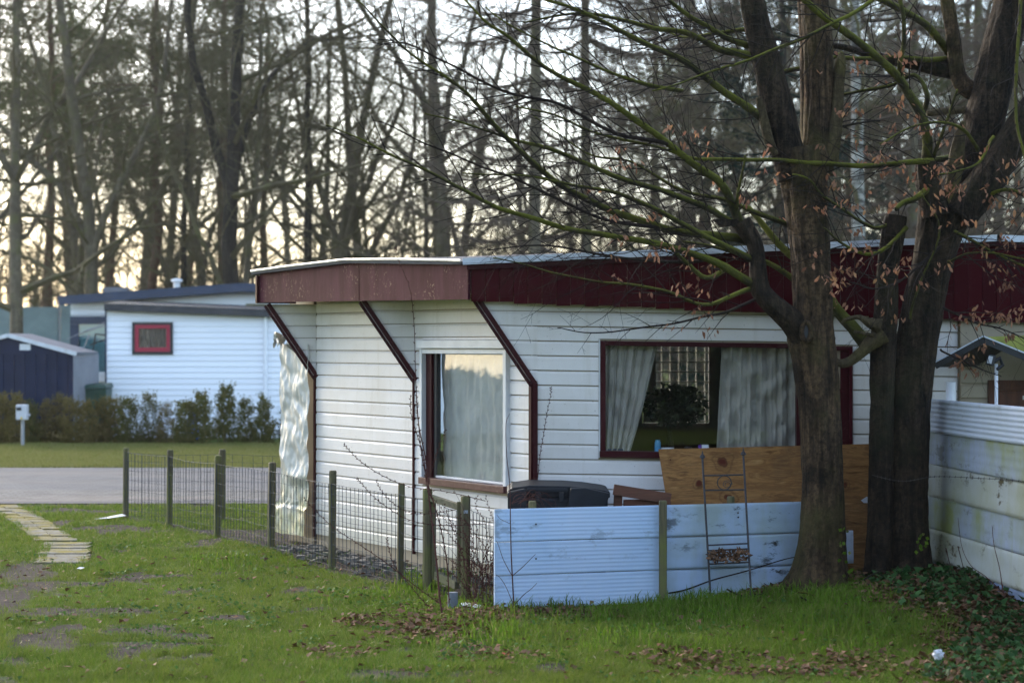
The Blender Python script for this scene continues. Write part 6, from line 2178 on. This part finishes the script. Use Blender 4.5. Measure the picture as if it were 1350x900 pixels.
# main body
yb = 39.6
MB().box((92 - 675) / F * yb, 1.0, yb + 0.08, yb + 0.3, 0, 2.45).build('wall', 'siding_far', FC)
MB().prism([(-8.76, yb + 0.08, 2.45), (1.0, yb + 0.08, 2.45), (1.0, yb + 0.08, 2.55), (-5.3, yb + 0.08, 2.93), (-8.76, yb + 0.08, 2.60)], (0, 0.2, 0)).build('gable', 'siding_far', FC)
for i in range(2):
    z0_ = 2.36 + i * 0.115
    MB().box((92.5 - 675) / F * yb, xa0 + 0.02, yb + 0.04, yb + 0.075, z0_ - 0.002, z0_ + 0.105).build('siding_board', 'siding_far', FC)
e0, e1, e2 = P(77, 396, yb - 0.3), P(321, 378.5, yb - 0.3), P(520, 391, yb - 0.3)
for (a, b) in ((e0, e1), (e1, e2)):
    MB().bar(a, b, 0.05, 0.17).build('fascia', 'navy', FC)
    MB().add([a + Vector((0, 0, 0.09)), b + Vector((0, 0, 0.09)), b + Vector((0, 5, 0.09)), a + Vector((0, 5, 0.09))], [(0, 1, 2, 3)]).build('roof', 'roof_felt', FC)
q = P(233, 376, yb + 0.8)
MB().tube([q + Vector((0, 0, -0.1)), q + Vector((0, 0, 0.06))], 0.07, 12).build('vent_stack', 'white_plastic', FC)
MB().tube([q + Vector((0, 0, 0.06)), q + Vector((0, 0, 0.075)), q + Vector((0, 0, 0.12)), q + Vector((0, 0, 0.14))], [0.06, 0.12, 0.11, 0.04], 12).build('vent_cap', 'white_plastic', FC)
q = P(152, 381, yb + 2.5)
MB().box(q.x - 0.25, q.x + 0.25, q.y, q.y + 0.3, 2.6, q.z + 0.04).build('chimney', 'shed_roof', FC)  # box for the small dim chimney on the far roof
# navy framed porch window with blinds
nw = empty('window', (-8.4, yb, 0.9), parent=FC)
nx0, nx1 = (92.5 - 675) / F * yb, xa0 + 0.1
MB().box(nx0, nx1, yb - 0.02, yb + 0.06, CH - (427 - HV) / F * yb, CH - (417 - HV) / F * yb).build('frame', 'navy', nw)
MB().box(nx0, nx0 + 0.17, yb - 0.02, yb + 0.06, 0.05, CH - (427.2 - HV) / F * yb).build('frame', 'navy', nw)
MB().box(nx0 + 0.30, nx1, yb - 0.01, yb + 0.06, 1.03, 1.22).build('panel', 'white_plastic', nw)
MB().box(nx0 + 0.172, nx1, yb + 0.0, yb + 0.01, 1.22, CH - (427.2 - HV) / F * yb).build('pane', 'glass_teal', nw)
for i in range(12):
    xx = nx0 + 0.2 + i * 0.052
    MB().box(xx, xx + 0.040, yb + 0.03 + 0.004 * (i % 2), yb + 0.036 + 0.004 * (i % 2), 1.22, CH - (427.2 - HV) / F * yb).build('blind_slat', 'siding_far', nw)
# rotary airer leaning by the porch window
AIR = empty('clothes_airer', P(120, 560, 38.6), 'folded grey rotary clothes airer between shed and annexe', 'clothes airer')
for a, b in (((118, 490), (126, 440)), ((126, 440), (140, 442)), ((110, 460), (118, 440)), ((88, 447), (140, 424)), ((104, 440), (140, 428)), ((118, 455), (140, 447)), ((118, 490), (117, 560))):
    MB().tube([P(a[0], a[1], 38.6), P(b[0], b[1], 38.55)], 0.014 if a[0] != 88 else 0.008, 6).build('arm', 'near_black' if a[0] in (118, 126) else 'galv', AIR)
q = P(253, 536, 36.4)
GB = empty('garden_ornament', q + Vector((0, 0, -0.6)), 'small dark hooded garden ornament half hidden in the young hedge', 'ornament')
MB().tube([q + Vector((0, 0, -0.62)), q + Vector((0, 0, -0.3)), q + Vector((0, 0, -0.06))], [0.14, 0.11, 0.05], 12).build('body', 'blue_plastic', GB, smooth=True)
MB().tube([q + Vector((0, 0, -0.09)), q + Vector((0, 0, -0.04)), q + Vector((0, 0, 0.03)), q + Vector((0, 0, 0.08)), q + Vector((0, 0, 0.1))], [0.05, 0.08, 0.085, 0.06, 0.01], 12).build('head', 'near_black', GB, smooth=True)
# pale screen far behind
SCR = empty('windbreak_screen', (-15, 52, 0), 'pale teal windbreak screen among the tree trunks', 'screen')
for i in range(9):
    x0 = -17.5 + i * 1.9
    MB().box(x0 + 0.02, x0 + 1.86, 52.0, 52.05, 0.1, 2.75 + 0.05 * (i % 2)).build('panel', 'teal_screen', SCR)
    MB().box(x0 - 0.06, x0 + 0.0, 52.0, 52.08, 0.0, 2.85).build('post', 'galv', SCR)


# ------------------------------------------------------------------ the wood behind
def bare_tree(seed, H, r, fork, lean=0.0, spread=1.0, levels=3, low=0.18, dens=1.0):
    """deciduous tree in winter: trunk with limbs, and a crown of branches and fine twigs"""
    r2 = random.Random(seed)
    tr, cr = MB(), MB()

    def shoot(mb, p, d, L, rad, level, sides, up):
        n = max(3, min(9, int(L / 0.55)))
        pts, rs = [p.copy()], [rad]
        q, dd = p.copy(), d.normalized()
        for i in range(n):
            dd = (dd + Vector((r2.gauss(0, 0.16), r2.gauss(0, 0.16), r2.gauss(0, 0.13) + up))).normalized()
            q = q + dd * (L / n)
            pts.append(q.copy()); rs.append(max(0.0045, rad * (1 - 0.80 * (i + 1) / n)))
        mb.tube(pts, rs, sides, cap=False)
        return pts, rs

    def ramify(p, d, L, rad, level):
        mb = tr if level >= levels - 0 else cr
        pts, rs = shoot(mb, p, d, L, rad, level, 6 if level >= levels else (4 if level > 1 else 3), 0.035 if level > 0 else 0.0)
        if level <= 0:
            return
        n = len(pts) - 1
        k = {3: int(9 * dens), 2: int(7 * dens), 1: int(6 * dens)}.get(level, 6)
        for j in range(k):
            t = 0.18 + 0.82 * (j + r2.random()) / k
            i = min(int(t * n), n - 1)
            base = pts[i].lerp(pts[i + 1], t * n - i)
            ax = (pts[i + 1] - pts[i]).normalized()
            side = ax.orthogonal().normalized()
            side.rotate(Matrix.Rotation(r2.uniform(0, 6.283), 3, ax))
            c = (ax * r2.uniform(0.35, 0.9) + side * r2.uniform(0.6, 1.0) * spread).normalized()
            ramify(base, c, L * r2.uniform(0.32, 0.58), max(0.0065, rs[i] * 0.45), level - 1)

    # trunk
    p = Vector((0, 0, -0.2)); d = Vector((lean, r2.uniform(-0.04, 0.04), 1)).normalized()
    n = 14
    pts, rs = [p.copy()], [r * 1.25]
    for i in range(n):
        d = (d + Vector((r2.gauss(0, 0.045), r2.gauss(0, 0.045), 0.03))).normalized()
        p = p + d * (H * 0.80 / n)
        pts.append(p.copy())
        rs.append(r * (1.0 - 0.80 * (i + 1) / n) + 0.02)
    tr.tube(pts, rs, 9, cap=False)
    nl = int(15 * dens)
    for j in range(nl):
        t = low + (0.97 - low) * (j + r2.random()) / nl
        i = min(int(t * n), n - 1)
        base = pts[i].lerp(pts[i + 1], t * n - i)
        a = r2.uniform(0, 6.283)
        c = Vector((math.cos(a) * spread, math.sin(a) * spread, r2.uniform(0.15, 0.9))).normalized()
        ramify(base, c, H * r2.uniform(0.16, 0.34) * (1.1 - 0.45 * t), max(0.03, rs[i] * r2.uniform(0.30, 0.6)), levels - 1)
    if fork:
        i = int(n * fork)
        for s in (-1, 1):
            a = r2.uniform(-0.5, 0.5)
            c = Vector((s * 0.45, a * 0.5, 1)).normalized()
            ramify(pts[i], c, H * 0.5, rs[i] * 0.7, levels)
    return tr, cr


def pine_tree(seed, H, r, clear=0.45, clumps=44, size=1.0):
    r2 = random.Random(seed)
    tr, cr = MB(), MB()
    n = 10
    pts = [Vector((0.03 * r2.gauss(0, 1) * i, 0.03 * r2.gauss(0, 1) * i, -0.2 + H * i / n)) for i in range(n + 1)]
    tr.tube(pts, [r * (1.1 - 0.85 * i / n) for i in range(n + 1)], 9, cap=False)
    vs = []
    for k in range(clumps):
        t = clear + (1 - clear) * r2.random()
        i = min(int(t * n), n - 1)
        base = pts[i].lerp(pts[i + 1], t * n - i)
        a = r2.uniform(0, 6.283)
        L = size * (0.8 + 2.4 * r2.random()) * (1.15 - 0.7 * (t - clear) / (1 - clear))
        d = Vector((math.cos(a), math.sin(a), r2.uniform(0.0, 0.45))).normalized()
        e = base + d * L
        mid_ = base.lerp(e, 0.5) + Vector((0, 0, -0.1))
        tr.tube([base, mid_, e], [r * 0.22, r * 0.14, 0.012], 4, cap=False)
        for c_ in range(r2.randint(3, 6)):
            cc_ = base.lerp(e, r2.uniform(0.45, 1.05)) + Vector((r2.gauss(0, .25), r2.gauss(0, .25), r2.gauss(0.05, .14)))
            for j in range(55):
                o_ = Vector((r2.gauss(0, 0.32), r2.gauss(0, 0.32), r2.gauss(0, 0.15)))
                q = cc_ + o_
                dd = Vector((r2.uniform(-1, 1), r2.uniform(-1, 1), r2.uniform(-0.2, 1))).normalized()
                s = dd.orthogonal().normalized()
                cr.add([q - s * 0.024, q + dd * 0.21, q + s * 0.024], [(0, 1, 2)])
    return tr, cr


def larch_tree(seed, H, r, low=0.12, dark=False):
    """tall conifer with long level boughs and hanging sprays"""
    r2 = random.Random(seed)
    tr, cr = MB(), MB()
    n = 10
    pts = [Vector((0.015 * r2.gauss(0, 1) * i, 0, -0.2 + H * i / n)) for i in range(n + 1)]
    tr.tube(pts, [r * (1.1 - 0.9 * i / n) for i in range(n + 1)], 9, cap=False)
    z = H * low
    while z < H * 0.98:
        t = z / H
        i = min(int(t * n), n - 1)
        base = pts[i].lerp(pts[i + 1], t * n - i)
        for b in range(r2.randint(1, 3)):
            a = r2.uniform(0, 6.283)
            L = (1.0 - t) * H * 0.20 + r2.uniform(0.3, 1.3)
            d = Vector((math.cos(a), math.sin(a), 0.05)).normalized()
            bp = [base]
            for k in range(1, 7):
                f = k / 6
                bp.append(base + d * L * f + Vector((r2.gauss(0, .05), r2.gauss(0, .05), -0.35 * L * 0.5 * math.sin(f * 2.4) + 0.24 * L * f * f)))
            cr.tube(bp, [0.05 - 0.042 * k / 6 for k in range(7)], 4, cap=False)
            for j in range(int(L * 17)):
                f = r2.random()
                k = min(int(f * 6), 5)
                p = bp[k].lerp(bp[k + 1], f * 6 - k)
                sd = Vector((-d.y, d.x, 0)) * r2.choice((-1, 1))
                dd = (sd * r2.uniform(0.2, 0.9) + d * r2.uniform(0.1, 0.6) + Vector((0, 0, -r2.uniform(0.05, 0.8)))).normalized()
                l = r2.uniform(0.2, 0.6)
                if dark:
                    for s_ in range(9):
                        q = p + dd * l * s_ / 9 + Vector((r2.gauss(0, .03), r2.gauss(0, .03), r2.gauss(0, .03)))
                        d2 = (dd + Vector((r2.uniform(-1, 1), r2.uniform(-1, 1), r2.uniform(-1, .4)))).normalized()
                        s2 = d2.orthogonal().normalized()
                        cr.add([q - s2 * .02, q + d2 * .13, q + s2 * .02], [(0, 1, 2)])
                else:
                    cr.tube([p, p + dd * l * 0.5, p + dd * l + Vector((0, 0, -0.06))], [0.009, 0.007, 0.004], 3, cap=False)
                    for s_ in range(3):
                        q = p + dd * l * r2.random()
                        d2 = (dd + Vector((r2.uniform(-1, 1), r2.uniform(-1, 1), r2.uniform(-0.8, .5)))).normalized()
                        cr.tube([q, q + d2 * 0.16], [0.006, 0.003], 3, cap=False)
        z += r2.uniform(0.25, 0.55)
    return tr, cr


PROTO = {}


def proto(key, gen, bark, leafmat, name):
    tr, cr = gen
    root = empty(name, (0, 0, 0))
    tr.build('trunk', bark, root, smooth=True)
    cr.build('crown', leafmat, root)
    PROTO[key] = [root, False]


proto('b1', bare_tree(101, 19, 0.185, 0.45), 'wood_bark', 'wood_twig', 'bare_tree')
proto('b2', bare_tree(102, 17, 0.165, 0.35, 0.10), 'wood_bark', 'wood_twig', 'bare_tree')
proto('b3', bare_tree(103, 20, 0.225, 0.40, -0.03, 1.1), 'wood_bark_dark', 'wood_twig', 'bare_tree')
proto('b4', bare_tree(104, 15, 0.115, 0.5, -0.08, 0.9), 'wood_bark', 'wood_twig', 'bare_tree')
proto('b5', bare_tree(105, 18, 0.125, None, 0.03, 0.8), 'wood_bark_dark', 'wood_twig', 'bare_tree')
proto('b6', bare_tree(106, 11, 0.075, 0.3, 0.06, 0.9, low=0.10), 'wood_bark', 'wood_twig', 'bare_tree')
proto('p1', pine_tree(201, 17, 0.17, 0.42, 40, 1.0), 'wood_bark_pine', 'needles', 'pine_tree')
proto('p2', pine_tree(202, 19, 0.16, 0.36, 42, 1.1), 'wood_bark_pine', 'needles', 'pine_tree')
proto('l1', larch_tree(301, 24, 0.16), 'wood_bark', 'wood_twig_larch', 'larch_tree')
proto('l2', larch_tree(302, 23, 0.15, 0.10), 'wood_bark', 'wood_twig_larch', 'larch_tree')
proto('s1', larch_tree(303, 15, 0.18, 0.04, True), 'wood_bark_dark', 'needles_dark', 'spruce_tree')
proto('w1', bare_tree(107, 19, 0.15, None, 0.02, 0.6, low=0.3), 'birch', 'wood_twig', 'birch_tree')

rw = random.Random(2024)


def plant(key, x, y, s=1.0, rz=None, label=None, group=None, cat='tree'):
    root, used_ = PROTO[key]
    if used_:
        o = copy_tree(root)
    else:
        o = root; PROTO[key][1] = True
    o.location = (x, y, 0)
    o.rotation_euler = (0, 0, rw.uniform(0, 6.283) if rz is None else rz)
    o.scale = (s, s, s)
    setp(o, label, cat, group)
    return o


def px2x(u, Y): return (u - 675) / F * Y


GB_ = 'bare trees of the wood'
LB = {'near': 'bare winter tree standing at the near edge of the wood',
      'mid': 'bare winter tree in the middle of the wood', 'far': 'slender hazy bare tree deep in the wood'}
# named trees one can tell apart
plant('b3', px2x(321, 46), 46, 0.95, 0.6, 'thick black straight trunked bare tree rising behind the navy chalet roof')
plant('b2', px2x(112, 48), 48, 1.05, 0.2, 'leaning mossy bare tree with pale thick trunk behind the shed')
plant('b1', px2x(26, 47), 47, 0.9, 1.1, 'mossy bare tree with tall trunk at the lawn edge behind the shed roof')
plant('w1', px2x(1141, 40), 40, 1.0, 0.3, 'white barked birch seen between the two big trees')
plant('s1', px2x(1035, 44), 44, 0.85, 0.0, 'dark spruce standing behind the red fascia', 'wood conifers')
plant('s1', px2x(970, 60), 60, 0.95, 2.0, 'dark spruce deeper in the wood behind the roof trim', 'wood conifers')
plant('l1', px2x(706, 44), 44, 0.95, 0.4, 'tall larch with hanging sprays behind the chalet roof', 'larches')
plant('l2', px2x(772, 47), 47, 0.95, 2.2, 'tall larch with hanging sprays behind the chalet roof', 'larches')
plant('l2', px2x(905, 50), 50, 0.95, 1.0, 'tall larch with hanging sprays behind the chalet roof', 'larches')
plant('b5', px2x(412, 50), 50, 0.95, 0.8, 'slim straight trunked bare tree behind the weathered fascia')
plant('b2', px2x(462, 52), 52, 0.9, 0.5, 'dark leaning bare tree behind the weathered fascia')
for (u, Y, k, sc_, rz) in ((1205, 46, 'l2', 0.9, 0.2), (1290, 52, 'l1', 1.0, 1.4), (1100, 54, 'l1', 1.0, 4.0), (1360, 47, 'l2', 0.9, 2.7)):
    plant(k, px2x(u, Y), Y, sc_, rz, 'tall larch with hanging sprays behind the big forked trees', 'larches behind the forked trees')
# pines of the upper left
for (u, Y, k, s) in ((60, 62, 'p1', 1.0), (205, 60, 'p2', 0.95), (292, 64, 'p1', 1.02), (150, 70, 'p2', 1.0), (-20, 58, 'p2', 0.95), (250, 76, 'p2', 1.05), (90, 80, 'p1', 1.1), (350, 74, 'p1', 1.0), (1090, 62, 'p2', 1.0), (1180, 66, 'p1', 1.0), (1260, 60, 'p2', 0.95), (1340, 68, 'p1', 1.05), (930, 64, 'p2', 1.0), (860, 68, 'p1', 1.0), (20, 74, 'p2', 1.1)):
    plant(k, px2x(u, Y), Y, s, None, 'red barked pine with dense dark crown in the wood', 'pines of the wood')
for i in range(12):
    Y = rw.uniform(46, 58); u = -40 + i * 125 + rw.uniform(-40, 40)
    plant(rw.choice(('b1', 'b2', 'b4', 'b5', 'b6')), px2x(u, Y), Y, rw.uniform(0.75, 1.0), None, LB['near'], GB_ + ' edge')
for i in range(36):
    Y = rw.uniform(58, 82); u = -60 + i * 42 + rw.uniform(-30, 30)
    plant(rw.choice(('b1', 'b2', 'b4', 'b5', 'b6', 'b6')), px2x(u, Y), Y, rw.uniform(0.75, 1.05), None, LB['mid'], GB_)
for i in range(38):
    Y = rw.uniform(84, 130); u = -60 + i * 40 + rw.uniform(-25, 25)
    plant(rw.choice(('b1', 'b4', 'b5', 'b6', 'b6')), px2x(u, Y), Y, rw.uniform(0.85, 1.2), None, LB['far'], GB_ + ' depth')


def far_wood():
    """the wood beyond, where stems and brush can no longer be told apart"""
    r2 = random.Random(55)
    m = MB()
    for i in range(420):
        y = r2.uniform(130, 190)
        x = r2.uniform(-0.30, 0.30) * y
        h = r2.uniform(4, 11)
        a = r2.gauss(0, 0.06)
        m.tube([(x, y, -0.1), (x + a * h * 0.5, y, h * 0.5), (x + a * h + r2.gauss(0, .3), y, h)], [0.11, 0.07, 0.02], 4, cap=False)
        for k in range(5):
            z = r2.uniform(0.15, 0.95) * h
            d = Vector((r2.uniform(-1, 1), r2.uniform(-1, 1), r2.uniform(0.2, 0.8)))
            p = Vector((x + a * z, y, z))
            m.tube([p, p + d * r2.uniform(0.8, 2.5)], [0.03, 0.010], 3, cap=False)
    # low brush
    for i in range(5200):
        y = r2.uniform(60, 185)
        x = r2.uniform(-0.30, 0.30) * y
        h = r2.uniform(0.8, 3.6)
        m.tube([(x, y, -0.05), (x + r2.gauss(0, .4), y, h * 0.6), (x + r2.gauss(0, .8), y, h)], [0.03, 0.022, 0.008], 3, cap=False)
    o = m.build('far_wood', 'wood_twig_larch')
    setp(o, 'grey brown thicket deep in the wood', 'wood', kind='stuff')


far_wood()


def side_hedge():
    """tall hedge and trees past the lane to the left, seen in the corner window's reflection"""
    r2 = np.random.default_rng(9)
    n = 60000
    a = np.radians(-64 + r2.uniform(-22, 24, n))
    d = r2.uniform(66, 76, n)
    t = r2.random(n)
    top = 2.3 + 1.5 * vnoise(np.degrees(a), d * 0 + 1.0, 0.25, 3)
    c = np.stack([np.sin(a) * d, np.cos(a) * d, t * top], 1)
    v = r2.normal(size=(n, 3)); v /= np.linalg.norm(v, axis=1)[:, None]
    w = np.cross(v, r2.normal(size=(n, 3))); w /= np.linalg.norm(w, axis=1)[:, None]
    vs = np.stack([c - w * 0.12, c + v * 0.5, c + w * 0.12], 1).reshape(-1, 3)
    raw_mesh('tall_hedge', vs, 3, 'hedge_leaf', label='long dark hedge far to the left beyond the lane', cat='hedge', kind='stuff')


side_hedge()


def back_hedge():
    """the dark conifer hedge the photographer stands before, mirrored in the front window"""
    r2 = np.random.default_rng(19)
    n = 50000
    x = r2.uniform(-16, 16, n); y = r2.uniform(-11.5, -9.0, n)
    top = 4.6 + 1.6 * vnoise(x, x * 0, 0.8, 3)
    c = np.stack([x, y, r2.random(n) * top], 1)
    v = r2.normal(size=(n, 3)); v /= np.linalg.norm(v, axis=1)[:, None]
    w = np.cross(v, r2.normal(size=(n, 3))); w /= np.linalg.norm(w, axis=1)[:, None]
    raw_mesh('added_dark_hedge', np.stack([c - w * 0.07, c + v * 0.32, c + w * 0.07], 1).reshape(-1, 3), 3, 'needles_dark', label='unseen conifer hedge added behind the camera to darken the window reflection', cat='hedge', kind='stuff')


back_hedge()


# ------------------------------------------------------------------ air
def haze():
    t = bpy.data.materials.new('haze_air')
    t.use_nodes = True
    n, l = t.node_tree.nodes, t.node_tree.links
    n.clear()
    out = n.new('ShaderNodeOutputMaterial')
    v = n.new('ShaderNodeVolumePrincipled')
    v.inputs['Color'].default_value = (0.86, 0.86, 0.86, 1)
    v.inputs['Density'].default_value = 0.00025
    v.inputs['Anisotropy'].default_value = 0.45
    l.new(v.outputs[0], out.inputs['Volume'])
    MATS['haze_air'] = t
    o = MB().box(-712, 712, -312, 1012, -1.2, 27.0).build('haze', 'haze_air')
    setp(o, kind='stuff', label='thin pale winter haze in the wood')


haze()
